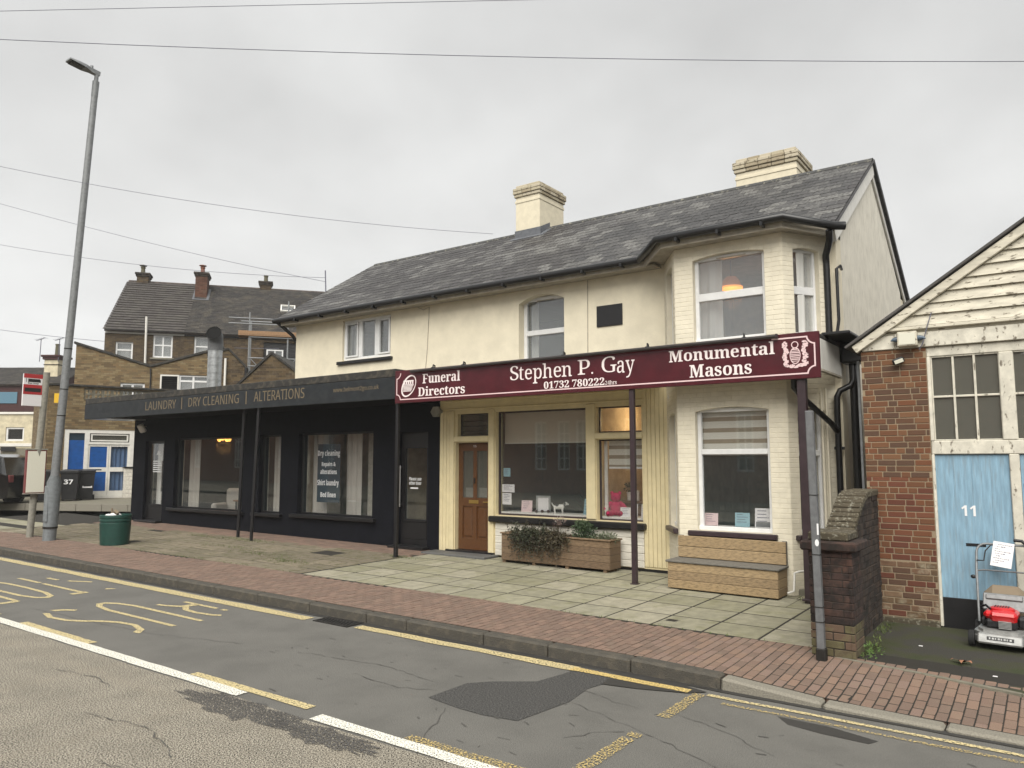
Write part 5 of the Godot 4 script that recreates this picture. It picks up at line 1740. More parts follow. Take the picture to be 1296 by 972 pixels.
	for s in [[-18.52, -18.05, "pale vertical drape at the left of the dry cleaner's widest window"], [-15.02, -14.68, "pale vertical drape in the narrow window of the dry cleaner's"], [-13.64, -13.15, "pale vertical drape left of the teal banner in the dry cleaner's window"], [-12.55, -12.1, "pale vertical drape right of the teal banner in the dry cleaner's window"]]:
		var o := curtain(self, "drape", M.linen, Transform3D(Basis(), Vector3(0, 0, -0.42)), s[0], s[1], 0.5, 2.5, 40, 0.015)
		tag(o, s[2], "curtain", "drapes behind the dry cleaner's windows")
	var bn := thing("window_banner", "dark teal banner with white wording in the dry cleaner's window", "banner", Vector3(0, 0, -0.17))
	obj("cloth", bx(Vector3(-13.22, 0.86, -0.012), Vector3(-12.5, 2.1, 0.0)), M.teal_banner, bn)
	for q in [["Dry cleaning", true, -13.21, -12.51, 1.81, 1.97], ["Repairs &", true, -13.08, -12.64, 1.60, 1.72], ["alterations", true, -13.12, -12.60, 1.46, 1.565], ["Shirt laundry", true, -13.21, -12.53, 1.18, 1.34], ["Bed linen", true, -13.10, -12.62, 0.97, 1.08]]:
		text(q[0], "Droid Sans", q[1], M.print_white, bn, q[2], q[3], q[4], q[5], 0.0, 0.003)
	for s in [[-17.35, -0.95, 0.5, "pale armchair on the left behind the dry cleaner's widest window"], [-15.85, -0.8, -0.6, "pale armchair on the right behind the dry cleaner's widest window"]]:
		var a := thing("armchair", s[3], "armchair", Vector3(s[0], 0.06, s[1]), s[2], "armchairs in the dry cleaner's window")
		obj("seat", bx(Vector3(-0.3, 0.22, -0.3), Vector3(0.3, 0.46, 0.32), 0.05), M.linen, a)
		obj("backrest", bx(Vector3(-0.38, 0.2, -0.44), Vector3(0.38, 0.98, -0.29), 0.06), M.linen, a)
		for k in [-1, 1]:
			obj("arm", bx(Vector3(k * 0.38 - 0.075, 0.1, -0.3), Vector3(k * 0.38 + 0.075, 0.62, 0.34), 0.05), M.linen, a)
			for j in [-0.36, 0.26]:
				obj("leg", bx(Vector3(k * 0.33 - 0.02, 0, j), Vector3(k * 0.33 + 0.02, 0.21, j + 0.04)), M.wood, a)
	var wp := obj("added_partition", bx(Vector3(-12.05, 0.07, -0.6), Vector3(-11.02, 2.84, -0.55)), M.concrete_pole)  # added pale panel close behind the glass, placed to catch daylight
	tag(wp, "pale partition added to brighten the right half of the dry cleaner's banner window", "partition")
	var tb := thing("side_table", "dark side table between the two pale armchairs", "table", Vector3(-16.5, 0.06, -0.9))
	obj("table_top", bx(Vector3(-0.4, 0.68, -0.28), Vector3(0.4, 0.72, 0.28), 0.008), M.wood, tb)
	for k in [-1, 1]:
		for j in [-1, 1]:
			obj("leg", bx(Vector3(k * 0.34 - 0.02, 0, j * 0.22 - 0.02), Vector3(k * 0.34 + 0.02, 0.679, j * 0.22 + 0.02)), M.black_paint, tb)
	var cl := thing("ceiling_lamp", "glowing golden ceiling lamp behind the dry cleaner's widest window", "lamp", Vector3(-18.25, 2.33, -1.2))
	b = B.new()
	b.rod(Vector3(0, 0.05, 0), Vector3(0, 0.5, 0), 0.01)
	obj("stem", b, M.brass, cl)
	for k in 7:
		b = B.new()
		var a := TAU * k / 7.0
		b.ball(Vector3(cos(a) * 0.16, 0.02 * sin(k * 2.0), sin(a) * 0.12), Vector3(0.055, 0.06, 0.055), 8, 6)
		obj("glowing_bulb", b, M.lamp_glow, cl)
	var li := OmniLight3D.new()
	li.name = "ceiling_lamp_light"
	li.light_color = Color(1.0, 0.75, 0.45)
	li.light_energy = 0.12
	li.light_size = 0.2
	li.omni_range = 12.0
	li.omni_attenuation = 2.0
	li.shadow_enabled = true
	li.position = Vector3(-18.25, 2.12, -1.2)
	add_child(li, true)
	var ct := thing("counter", "light wooden counter behind the narrow window of the dry cleaner's", "counter", Vector3(-14.5, 0.06, -1.6))
	obj("front", bx(Vector3(-0.2, 0, -0.5), Vector3(0.5, 0.95, 0.1), 0.01), M.wood, ct)
	obj("top", bx(Vector3(-0.25, 0.951, -0.55), Vector3(0.52, 0.99, 0.15), 0.008), M.black_paint, ct)
	# the alarm box by the join, the lamp at the far corner
	var al := thing("alarm_box", "grey hexagonal alarm box high on the black wall beside the cream shopfront", "alarm box", Vector3(-9.63, 2.66, 0.0))
	var hx := PackedVector2Array()
	for k in 6:
		hx.append(Vector2(cos(TAU * k / 6.0) * 0.125, sin(TAU * k / 6.0) * 0.11))
	b = B.new()
	b.prism(hx, 0.001, 0.06)
	obj("cover", b, M.concrete_pole, al)
	obj("strobe", bx(Vector3(0.09, -0.03, 0.01), Vector3(0.15, 0.03, 0.05), 0.01), M.concrete_pole, al)
	var wl := thing("wall_lamp", "small white angled wall lamp under the far end of the black canopy", "wall lamp", Vector3(-20.0, 2.62, 0.0))
	b = B.new()
	b.xf = Transform3D(Basis.from_euler(Vector3(0.5, 0.4, 0.2)), Vector3(0, 0, 0.12))
	b.box(Vector3(-0.09, -0.13, -0.05), Vector3(0.09, 0.1, 0.06), 0.03)
	obj("head", b, M.white_paint, wl)
	b = B.new()
	b.rod(Vector3(0, 0.05, 0.0), Vector3(0, 0.03, 0.1), 0.018)
	obj("bracket", b, M.white_paint, wl)
	# the flue on the flat roof
	var fl := thing("metal_flue", "shiny round metal flue with black mouth above the dry cleaner's flat roof", "flue", Vector3(-20.05, 3.2, -2.0))
	for k in 8:
		b = B.new()
		b.rod(Vector3(0, k * 0.22, 0), Vector3(0, k * 0.22 + 0.214, 0), 0.2, 0.2, 20)
		b.tube([Vector3(0, k * 0.22 + 0.19, 0), Vector3(0, k * 0.22 + 0.214, 0)], 0.207, 20)
		obj("section", b, M.steel_flue, fl)
	b = B.new()
	b.tube([Vector3(0, 1.76, 0), Vector3(0.01, 1.98, 0.01), Vector3(0.08, 2.16, 0.07), Vector3(0.2, 2.24, 0.2)], 0.215, 20, false)
	obj("elbow", b, M.galvanised_dark, fl)
	b = B.new()
	b.tube([Vector3(0.155, 2.22, 0.155), Vector3(0.16, 2.22, 0.16)], 0.2, 20)
	obj("mouth", b, M.hole_shade, fl)  # black disc stands in for the shade inside the pipe

# ---------------------------------------------------------------- the brick garage on the right
func build_garage() -> void:
	var g := thing("brick_garage", "red brick garage with white weatherboarded gable and pale blue doors numbered 11", "garage", Vector3(0, 0, 1.55))
	var xl := -1.86
	var ax := 1.9   # the apex
	var xr := 2 * ax - xl
	var b := B.new()
	b.box(Vector3(xl, -0.2, -0.24), Vector3(-1.20, 2.965, -0.012))
	b.box(Vector3(2 * ax + 1.20, -0.2, -0.24), Vector3(xr, 2.965, -0.012))
	b.box(Vector3(xl, -0.2, -9.0), Vector3(xl + 0.22, 2.96, -0.24))
	b.box(Vector3(xr - 0.22, -0.2, -9.0), Vector3(xr, 2.96, -0.24))
	b.box(Vector3(xl, -0.2, -9.2), Vector3(xr, 2.96, -9.0))
	var wl := obj("wall", b, M.mortar, g)
	# stained at the foot, redder in the lower half, browner above
	for s in [[0.06, 0.66, "pale"], [0.66, 1.55, "red"], [1.55, 2.96, "brown"]]:
		var mats: Array = M.garage_pale if s[2] == "pale" else M.garage_red if s[2] == "red" else M.garage_bricks
		if s[2] == "red":
			mats = M.garage_red + [M.garage_bricks[1], M.garage_bricks[4]]
		if s[2] == "pale":
			mats = M.garage_pale + [M.garage_red[1], M.garage_bricks[5], M.garage_bricks[3]]
		courses(wl, "brick", Transform3D(Basis(), Vector3(0, 0, -0.012)), xl, -1.205, s[0], s[1], [], {"len": 0.186, "high": 0.0655, "gap": 0.0085, "deep": 0.03, "mats": mats, "bond": "mixed", "uneven": 0.003, "bev": 0.004})
	obj("plinth", bx(Vector3(xl - 0.01, -0.2, -0.2), Vector3(-1.2, 0.05, 0.016), 0.012), M.coping, g)
	# doors and lights over them
	var leaves := [[-1.19, -0.49], [-0.42, 0.26], [0.33, 1.01], [1.08, 1.86], [1.94, 2.72], [2.79, 3.47], [3.54, 4.22], [4.29, 4.99]]
	var fr := B.new()
	fr.box(Vector3(-1.20, 2.86, -0.14), Vector3(5.0, 2.965, -0.02), 0.006)
	fr.box(Vector3(-1.198, 1.80, -0.13), Vector3(4.998, 1.945, -0.015), 0.008)
	for k in leaves.size() - 1:
		fr.box(Vector3(leaves[k][1] - 0.01, -0.02, -0.131), Vector3(leaves[k + 1][0] + 0.01, 1.799, -0.012), 0.008)
		fr.box(Vector3(leaves[k][1] - 0.05, 1.946, -0.131), Vector3(leaves[k + 1][0] + 0.01, 2.859, -0.012), 0.008)
	fr.box(Vector3(-1.199, 0.0, -0.13), Vector3(-1.172, 1.799, -0.01), 0.004)
	fr.box(Vector3(-1.199, 1.946, -0.13), Vector3(-1.165, 2.859, -0.01), 0.004)
	fr.box(Vector3(4.97, 0.0, -0.13), Vector3(4.999, 2.859, -0.01), 0.004)
	obj("door_frame", fr, M.garage_white, g)
	for k in leaves.size():
		var x0: float = leaves[k][0] + 0.012
		var x1: float = leaves[k][1] - 0.012
		window(g, Transform3D(Basis(), Vector3(0, 0, -0.03)), leaves[k][0] - (0.0 if k else -0.026), x1 - 0.03, 1.947, 2.858, [2.42], [lerpf(x0, x1, 0.33), lerpf(x0, x1, 0.62)] if k == 0 else [lerpf(x0, x1, 0.5)], {"frame": 0.012, "bar": 0.022, "deep": 0.045, "bev": 0.003, "mat": M.garage_white, "glass": M.dusty_glass})
		var d := obj("door", bx(Vector3(x0 + 0.004, -0.0, -0.10), Vector3(x1 - 0.004, 1.795, -0.066)), M.blue_paint, g)
		var n := 4
		for i in n:
			var a := lerpf(x0, x1, float(i) / n)
			var e := lerpf(x0, x1, float(i + 1) / n)
			obj("board", bx(Vector3(a + 0.0003, 0.30, -0.065), Vector3(e - 0.0003, 1.796, -0.045), 0.001), M.blue_paint, d)
		obj("kick_panel", bx(Vector3(x0, -0.02, -0.065), Vector3(x1, 0.298, -0.042), 0.003), M.black_paint, d)
		if k == 0:
			text("11", "Droid Sans", true, M.print_white, d, -0.955, -0.825, 1.155, 1.265, -0.045, 0.003, "door_number")
			obj("letter_slot", bx(Vector3(-0.93, 0.845, -0.044), Vector3(-0.75, 0.875, -0.040), 0.002), M.black_paint, d)
		if k == 1:
			text("1", "Droid Sans", true, M.print_white, d, -0.30, -0.24, 1.155, 1.265, -0.045, 0.003, "door_number")
			obj("green_poster", bx(Vector3(-0.39, 1.12, -0.044), Vector3(-0.1, 1.50, -0.041)), M.bin_green, d)
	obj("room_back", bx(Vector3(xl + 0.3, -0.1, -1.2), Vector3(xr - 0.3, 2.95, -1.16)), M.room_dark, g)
	# gable boards
	var slope := 0.668
	var roof_y := func(x: float) -> float: return 3.03 + (ax - absf(x - ax) - xl) * slope
	b = B.new()
	b.prism(PackedVector2Array([Vector2(xl + 0.02, 2.968), Vector2(xr - 0.02, 2.968), Vector2(xr - 0.02, 3.02), Vector2(ax, roof_y.call(ax) - 0.03), Vector2(xl + 0.02, 3.02)]), -0.14, -0.012)
	var gb := obj("gable", b, M.weatherboard, g)
	obj("beam", bx(Vector3(-1.50, 2.968, -0.011), Vector3(xr - 0.35, 3.13, 0.018), 0.006), M.garage_white, g)
	obj("beam", bx(Vector3(-1.84, 2.968, -0.011), Vector3(-1.507, 3.12, 0.012), 0.006), M.garage_white, g)
	obj("drip_board", bx(Vector3(-1.62, 3.165, -0.011), Vector3(xr - 0.24, 3.20, 0.045), 0.006), M.weatherboard, g)
	var y := 3.205
	var k := 0
	while y < roof_y.call(ax) - 0.15:
		var y1 := y + 0.117
		var x0: float = xl + (y - 3.03) / slope + 0.10
		var x1: float = xl + (y1 - 3.03) / slope + 0.10
		b = B.new()
		var w := [[x0, y, 0.034], [2 * ax - x0, y, 0.034], [2 * ax - x1, y1, 0.004], [x1, y1, 0.004]]
		var f := []
		var r := []
		for q in w:
			f.append(Vector3(q[0], q[1], q[2] + rng.randf_range(-0.002, 0.002)))
			r.append(Vector3(q[0], q[1], -0.011))
		var ctr := Vector3(ax, y + 0.05, -0.0)
		b.fo(f, ctr)
		b.fo(r, ctr)
		for i in 4:
			b.fo([f[i], f[(i + 1) % 4], r[(i + 1) % 4], r[i]], ctr)
		obj("weatherboard", b, M.weatherboard, gb)
		y += 0.119
		k += 1
	# barge boards and roof
	for s in [-1, 1]:
		b = B.new()
		var p0 := Vector3(ax + s * (ax - xl + 0.04), 3.0, 0)
		var p1 := Vector3(ax, roof_y.call(ax) + 0.0, 0)
		var u := (p1 - p0).normalized()
		var len := p0.distance_to(p1)
		b.xf = Transform3D(Basis(u, Vector3(0, 0, 1).cross(u), Vector3(0, 0, 1)), p0)
		b.box(Vector3(-0.02, -0.05, 0.02) if s < 0 else Vector3(-0.02, -0.03, 0.02), Vector3(len, 0.05 if s > 0 else 0.04, 0.07), 0.006)
		obj("barge_board", b, M.weatherboard, g)
		b = B.new()
		b.xf = Transform3D(Basis(u, Vector3(0, 0, 1).cross(u), Vector3(0, 0, 1)), p0)
		var t := 1.0 if s < 0 else -1.0
		b.box(Vector3(-0.08, minf(t * 0.055, t * 0.085), -9.1), Vector3(len, maxf(t * 0.055, t * 0.085), 0.10), 0.005)
		obj("roof", b, M.garage_roof, g)
	# fittings
	var fl := thing("flood_lamp", "weathered white square alarm lamp with blue ends on the garage beam", "alarm lamp", Vector3(-1.36, 3.065, 1.57))
	obj("box", bx(Vector3(-0.1, -0.085, 0.0), Vector3(0.095, 0.075, 0.09), 0.008), M.weatherboard, fl)
	obj("cover", bx(Vector3(-0.085, -0.07, 0.0905), Vector3(0.08, 0.06, 0.096), 0.004), M.notice, fl)
	for s in [-1, 1]:
		b = B.new()
		b.tube([Vector3(s * 0.095, 0.0, 0.03), Vector3(s * 0.12, 0.0, 0.03), Vector3(s * 0.145, 0.0, 0.03), Vector3(s * 0.175, -0.01, 0.03)], [0.03, 0.03, 0.022, 0.004], 10)
		obj("blue_lens", b, M.blue_lens, fl)
	var wl2 := thing("bulkhead_lamp", "small black round wall lamp on the garage bricks under the beam", "wall lamp", Vector3(-1.47, 2.83, 1.555))
	b = B.new()
	b.xf = Transform3D(Basis.from_euler(Vector3(0.2, 0.3, 0.35)), Vector3(0, 0, 0.03))
	b.box(Vector3(-0.06, -0.03, -0.02), Vector3(0.06, 0.035, 0.045), 0.014)
	obj("body", b, M.black_plastic, wl2)
	b = B.new()
	b.xf = Transform3D(Basis.from_euler(Vector3(0.2, 0.3, 0.35)), Vector3(0, 0, 0.03))
	b.box(Vector3(-0.045, -0.02, 0.0455), Vector3(0.045, 0.02, 0.05), 0.002)
	obj("lens", b, M.notice, wl2)
	b = B.new()
	b.tube([Vector3(-1.12, 3.33, 1.60), Vector3(-1.16, 3.2, 1.61), Vector3(-1.22, 3.0, 1.60), Vector3(-1.26, 2.94, 1.58)], 0.006, 6)
	obj("cable", b, M.cable, g).transform = Transform3D(Basis(), Vector3(0, 0, -1.55))
	# the pale strip and downpipe in the gap between the houses
	obj("corner_post", bx(Vector3(xl - 0.10, 0.0, -0.3), Vector3(xl - 0.075, 2.9, -0.27)), M.galvanised, g)

# ---------------------------------------------------------------- brick pier and garden wall
func build_garden_wall() -> void:
	var t := thing("garden_wall", "sooty brick garden wall with square pier and ramped mossy top", "wall", Vector3(0, -0.02, 0))
	var x0 := -2.01
	var x1 := -1.63
	var z0 := 3.06
	var z1 := 3.46
	var pier := obj("pier", bx(Vector3(x0 + 0.012, -0.1, z0), Vector3(x1 - 0.012, 0.93, z1 - 0.012)), M.dark_mortar, t)
	for s in [[Transform3D(Basis(), Vector3(x0, 0, z1 - 0.012)), x1 - x0], [face_frame(Vector3(x1 - 0.012, 0, z1), Vector3(x1 - 0.012, 0, z0)), z1 - z0], [face_frame(Vector3(x0 + 0.012, 0, z0), Vector3(x0 + 0.012, 0, z1)), z1 - z0]]:
		courses(pier, "brick", s[0], 0.0, s[1], 0.0, 0.29, [], {"len": 0.195, "high": 0.072, "gap": 0.009, "mats": M.pier_low, "uneven": 0.004})
		courses(pier, "brick", s[0], 0.0, s[1], 0.288, 0.93, [], {"len": 0.195, "high": 0.065, "gap": 0.006, "mats": M.pier_bricks, "uneven": 0.004})
	obj("cap", bx(Vector3(x0 - 0.06, 0.932, z0 - 0.06), Vector3(x1 + 0.05, 1.02, z1 + 0.05), 0.016), M.pier_bricks[0], t)
	obj("cap", bx(Vector3(x0 - 0.0, 1.021, z0 - 0.02), Vector3(x1 - 0.03, 1.10, z1 - 0.01), 0.014), M.coping, t)
	# the ramped wall behind the pier: its outline in (distance from the pier, height)
	var prof := [[0.0, 0.99], [0.12, 1.03], [0.30, 1.11], [0.55, 1.26], [0.78, 1.38], [0.95, 1.43], [1.5, 1.44]]
	var top := func(d: float) -> float:
		for i in prof.size() - 1:
			if d <= prof[i + 1][0]:
				return lerpf(prof[i][1], prof[i + 1][1], (d - prof[i][0]) / (prof[i + 1][0] - prof[i][0]))
		return 1.44
	var poly := PackedVector2Array([Vector2(0, -0.1)])
	for q in prof:
		poly.append(Vector2(q[0], q[1] - 0.06))
	poly.append(Vector2(1.5, -0.1))
	var b := B.new()
	var fr := Transform3D(Basis(Vector3(0, 0, -1), Vector3.UP, Vector3.RIGHT), Vector3(-2.0, 0, z0))
	b.xf = fr
	b.prism(poly, 0.012, 0.24)
	var w := obj("wall", b, M.dark_mortar, t)
	courses(w, "brick", fr * Transform3D(Basis(), Vector3(0, 0, 0.24)), 0.0, 1.5, 0.0, 1.40, [], {"len": 0.2, "high": 0.066, "gap": 0.007, "mats": M.wall_bricks, "uneven": 0.008, "inside": func(x, y): return y < top.call(x) - 0.085})
	courses(w, "brick", fr * Transform3D(Basis(Vector3.UP, PI), Vector3(1.5, 0, 0.012)), 0.0, 1.5, 0.0, 1.40, [], {"len": 0.2, "high": 0.066, "gap": 0.007, "mats": M.pier_bricks, "uneven": 0.006, "inside": func(x, y): return y < top.call(1.5 - x) - 0.085})
	# coping bricks on edge along the ramp
	var d := 0.0
	while d < 1.49:
		var e := d + 0.075
		var pa := Vector3(0, top.call(d), -d)
		var pb := Vector3(0, top.call(minf(e, 1.5)), -e)
		var along := (pb - pa).normalized()
		var up := Vector3.RIGHT.cross(along) * -1.0
		b = B.new()
		b.box(Vector3(-0.135, -0.035, -0.034), Vector3(0.135, 0.03 + rng.randf_range(-0.004, 0.004), 0.034), 0.008)
		var o := obj("coping_brick", b, M.coping, w)
		o.transform = Transform3D(Basis(Vector3.RIGHT, up if up.y > 0 else -up, Vector3.RIGHT.cross(up if up.y > 0 else -up)), Vector3(-1.875, 0, z0) + (pa + pb) * 0.5 + Vector3(0, -0.03, 0))
		d = e
	# the steel post in front of the pier
	var p := thing("steel_post", "square grey steel post standing in front of the brick pier", "post", Vector3(-1.885, py(-1.885, 3.6), 3.6))
	b = B.new()
	b.box(Vector3(-0.033, 0.0, -0.033), Vector3(0.033, 2.22, 0.033), 0.007)
	obj("shaft", b, M.galvanised_dark, p).rotation.z = 0.012
	obj("foot", bx(Vector3(-0.042, -0.04, -0.042), Vector3(0.042, 0.11, 0.042), 0.012), M.iron, p)
	for y in [0.33, 0.46, 0.92, 1.45]:
		obj("strap", bx(Vector3(-0.037 - y * 0.012, y, -0.037), Vector3(0.037 - y * 0.012, y + 0.008, 0.037), 0.001), M.iron, p)
	b = B.new()
	for i in 10:
		var u0 := TAU * i / 10.0
		var u1 := TAU * (i + 1) / 10.0
		b.fo([Vector3(0.004, 1.03, 0.0345), Vector3(0.004 + cos(u0) * 0.018, 1.03 + sin(u0) * 0.032, 0.0345), Vector3(0.004 + cos(u1) * 0.018, 1.03 + sin(u1) * 0.032, 0.0345)], Vector3(0, 1.03, -1))
	b.box(Vector3(0.008, 1.10, 0.030), Vector3(0.0225, 1.2, 0.0348))
	obj("sticker", b, M.print_white, p)

# ---------------------------------------------------------------- bench, planter, plants
func build_bench() -> void:
	var t := thing("storage_bench", "wooden box bench with grey seat and low slatted back under the bay", "bench", Vector3(-3.745, gy(-3.745, 1.0), 0.0))
	t.rotation.z = -0.006
	var w := 0.735
	for r in 3:
		var y0 := 0.02 + r * 0.112
		obj("front_board", bx(Vector3(-w, y0, 1.11), Vector3(w, y0 + 0.11, 1.135), 0.006), M.deck[r % 3], t)
		obj("side_board", bx(Vector3(w - 0.024, y0, 0.74), Vector3(w, y0 + 0.11, 1.108), 0.006), M.deck[(r + 1) % 3], t)
		obj("side_board", bx(Vector3(-w, y0, 0.74), Vector3(-w + 0.024, y0 + 0.11, 1.108), 0.006), M.deck[(r + 1) % 3], t)
	obj("seat", bx(Vector3(-w - 0.025, 0.358, 0.73), Vector3(w + 0.02, 0.385, 1.155), 0.006), M.seat_wood, t)
	for r in 2:
		var y0 := 0.392 + r * 0.148
		obj("back_board", bx(Vector3(-w + 0.0, y0, 0.755), Vector3(w - 0.0, y0 + 0.143, 0.782), 0.006), M.deck[(r + 2) % 3], t)
	for s in [-1, 1]:
		obj("back_post", bx(Vector3(s * (w - 0.03) - 0.03, 0.386, 0.705), Vector3(s * (w - 0.03) + 0.03, 0.688, 0.753), 0.005), M.seat_wood, t)
	var p := thing("planter", "long weathered timber planter box standing before the shop window", "planter", Vector3(-6.74, gy(-6.74, 0.3), 0.0))
	p.rotation.z = -0.008
	var x0 := -1.02
	var x1 := 1.02
	for s in [[0.455, 0.485], [0.12, 0.15]]:
		for r in 4:
			obj("board", bx(Vector3(x0, 0.045 + r * 0.107, s[0]), Vector3(x1, 0.045 + r * 0.107 + 0.1055, s[1]), 0.006), M.planter[rng.randi() % 3], p)
	for s in [[x0, x0 + 0.028], [x1 - 0.028, x1]]:
		for r in 4:
			obj("end_board", bx(Vector3(s[0], 0.045 + r * 0.107, 0.151), Vector3(s[1], 0.045 + r * 0.107 + 0.1055, 0.454), 0.006), M.planter[rng.randi() % 3], p)
	var b := B.new()
	b.box(Vector3(x0 - 0.02, 0.474, 0.44), Vector3(x1 + 0.02, 0.497, 0.51), 0.006)
	b.box(Vector3(x0 - 0.02, 0.474, 0.10), Vector3(x1 + 0.02, 0.497, 0.165), 0.006)
	b.box(Vector3(x0 - 0.02, 0.475, 0.166), Vector3(x0 + 0.045, 0.496, 0.439), 0.006)
	b.box(Vector3(x1 - 0.045, 0.475, 0.166), Vector3(x1 + 0.02, 0.496, 0.439), 0.006)
	obj("rim", b, M.planter[2], p)
	for x in [-0.98, -0.38, 0.25, 0.93]:
		obj("foot", bx(Vector3(x - 0.03, -0.01, 0.15), Vector3(x + 0.03, 0.044, 0.47), 0.004), M.planter[1], p)
	obj("soil", bx(Vector3(x0 + 0.03, 0.3, 0.152), Vector3(x1 - 0.03, 0.43, 0.453)), M.soil, p)
	var yb := gy(-6.74, 0.3)
	var s1 := thing("heather_bush", "dark trailing heather spilling over the left of the planter", "shrub", Vector3(-7.15, yb + 0.43, 0.36))
	sprigs(s1, 420, Vector3(0.3, 0.0, 0.1), 0.42, [Color(0.03, 0.036, 0.02), Color(0.048, 0.052, 0.028), Color(0.04, 0.032, 0.022)], 0.75)
	s1 = thing("brown_heather", "brownish heather tumbling over the front middle of the planter", "shrub", Vector3(-6.72, yb + 0.43, 0.38))
	sprigs(s1, 300, Vector3(0.22, 0.0, 0.09), 0.36, [Color(0.07, 0.056, 0.032), Color(0.052, 0.042, 0.026), Color(0.08, 0.07, 0.038)], 0.8)
	s1 = thing("evergreen_bush", "small rounded dark evergreen bush in the middle of the planter", "shrub", Vector3(-6.27, yb + 0.43, 0.3))
	leaf_bush(s1, "foliage", [[Vector3(0, 0.14, 0), Vector3(0.21, 0.15, 0.15), 900, 0.045, Color(0.045, 0.075, 0.035)], [Vector3(-0.02, 0.22, 0), Vector3(0.14, 0.1, 0.1), 300, 0.045, Color(0.06, 0.09, 0.04)]])
	stems(s1, 14, 0.15, 0.2)
	s1 = thing("creeping_plant", "low grey green creeping plant at the right end of the planter", "plant", Vector3(-5.93, yb + 0.44, 0.3))
	leaf_bush(s1, "foliage", [[Vector3(0, 0.04, 0), Vector3(0.26, 0.07, 0.14), 420, 0.04, Color(0.12, 0.14, 0.08)], [Vector3(0.08, 0.09, 0), Vector3(0.16, 0.07, 0.1), 160, 0.04, Color(0.16, 0.18, 0.12)]])
	stems(s1, 10, 0.2, 0.07)
	s1 = thing("dry_plant", "thin dry plant with pale reddish heads at the back of the planter", "plant", Vector3(-6.82, yb + 0.43, 0.2))
	leaf_bush(s1, "flower_heads", [[Vector3(0, 0.26, 0), Vector3(0.16, 0.1, 0.06), 160, 0.022, Color(0.32, 0.22, 0.19)], [Vector3(0.05, 0.3, 0), Vector3(0.1, 0.06, 0.05), 60, 0.024, Color(0.5, 0.45, 0.4)]])
	stems(s1, 16, 0.14, 0.34)

# trailing stems set with small leaves: they rise a little, arch out to the front and hang
func sprigs(parent: Node, k: int, spread: Vector3, reach: float, cols: Array, hang: float) -> void:
	var b := B.new()
	var st := B.new()
	st.tint(Color(0.06, 0.04, 0.025))
	for i in k:
		var root := Vector3(rng.randf_range(-1, 1) * spread.x, 0, rng.randf_range(-1, 1) * spread.z)
		var a := rng.randf_range(-0.9, 0.9) + PI / 2 + (PI if rng.randf() < 0.16 else 0.0)
		var l := reach * rng.randf_range(0.45, 1.15)
		var out := Vector3(cos(a), 0, sin(a))
		var rise := rng.randf_range(0.25, 0.8)
		var drop := hang * rng.randf_range(0.3, 1.25)
		var pts := []
		for t in 7:
			var u := t / 6.0
			pts.append(root + out * l * (0.55 * u + 0.1 * sin(u * 3.0)) + Vector3(rng.randfn() * 0.006, l * (rise * u * 1.4 - drop * u * u * 1.5), rng.randfn() * 0.006))
		st.tube(pts, [0.003, 0.003, 0.0025, 0.002, 0.002, 0.0015, 0.001], 4, false)
		var c: Color = cols[rng.randi() % cols.size()]
		for t in 22:
			var u := 0.12 + 0.88 * t / 21.0
			var x := u * 5.999
			var p: Vector3 = pts[int(x)].lerp(pts[mini(int(x) + 1, 6)], x - int(x))
			var d := (out * 0.4 + Vector3(rng.randfn(), rng.randfn(), rng.randfn()) * 0.7).normalized()
			var w := d.cross(Vector3(rng.randfn(), rng.randfn(), rng.randfn())).normalized() * rng.randf_range(0.006, 0.011)
			var q := rng.randf_range(0.025, 0.05)
			var g := rng.randf_range(0.55, 1.5)
			b.tint(Color(c.r * g, c.g * g, c.b * g))
			b.quad(p, p + d * q * 0.5 + w, p + d * q, p + d * q * 0.5 - w)
	stuff(obj("foliage", b, M.leaf, parent))
	stuff(obj("stem", st, M.leaf, parent))

func stems(parent: Node, k: int, spread: float, high: float) -> void:
	var b := B.new()
	b.tint(Color(0.07, 0.05, 0.03))
	for i in k:
		var a := rng.randf() * TAU
		var e := Vector3(cos(a) * spread * rng.randf(), high * rng.randf_range(0.4, 1.0), sin(a) * spread * 0.5 * rng.randf())
		b.tube([Vector3(e.x * 0.2, -0.02, e.z * 0.2), Vector3(e.x * 0.5, e.y * 0.6, e.z * 0.5), e], [0.004, 0.003, 0.0015], 5, false)
	stuff(obj("stem", b, M.leaf, parent))

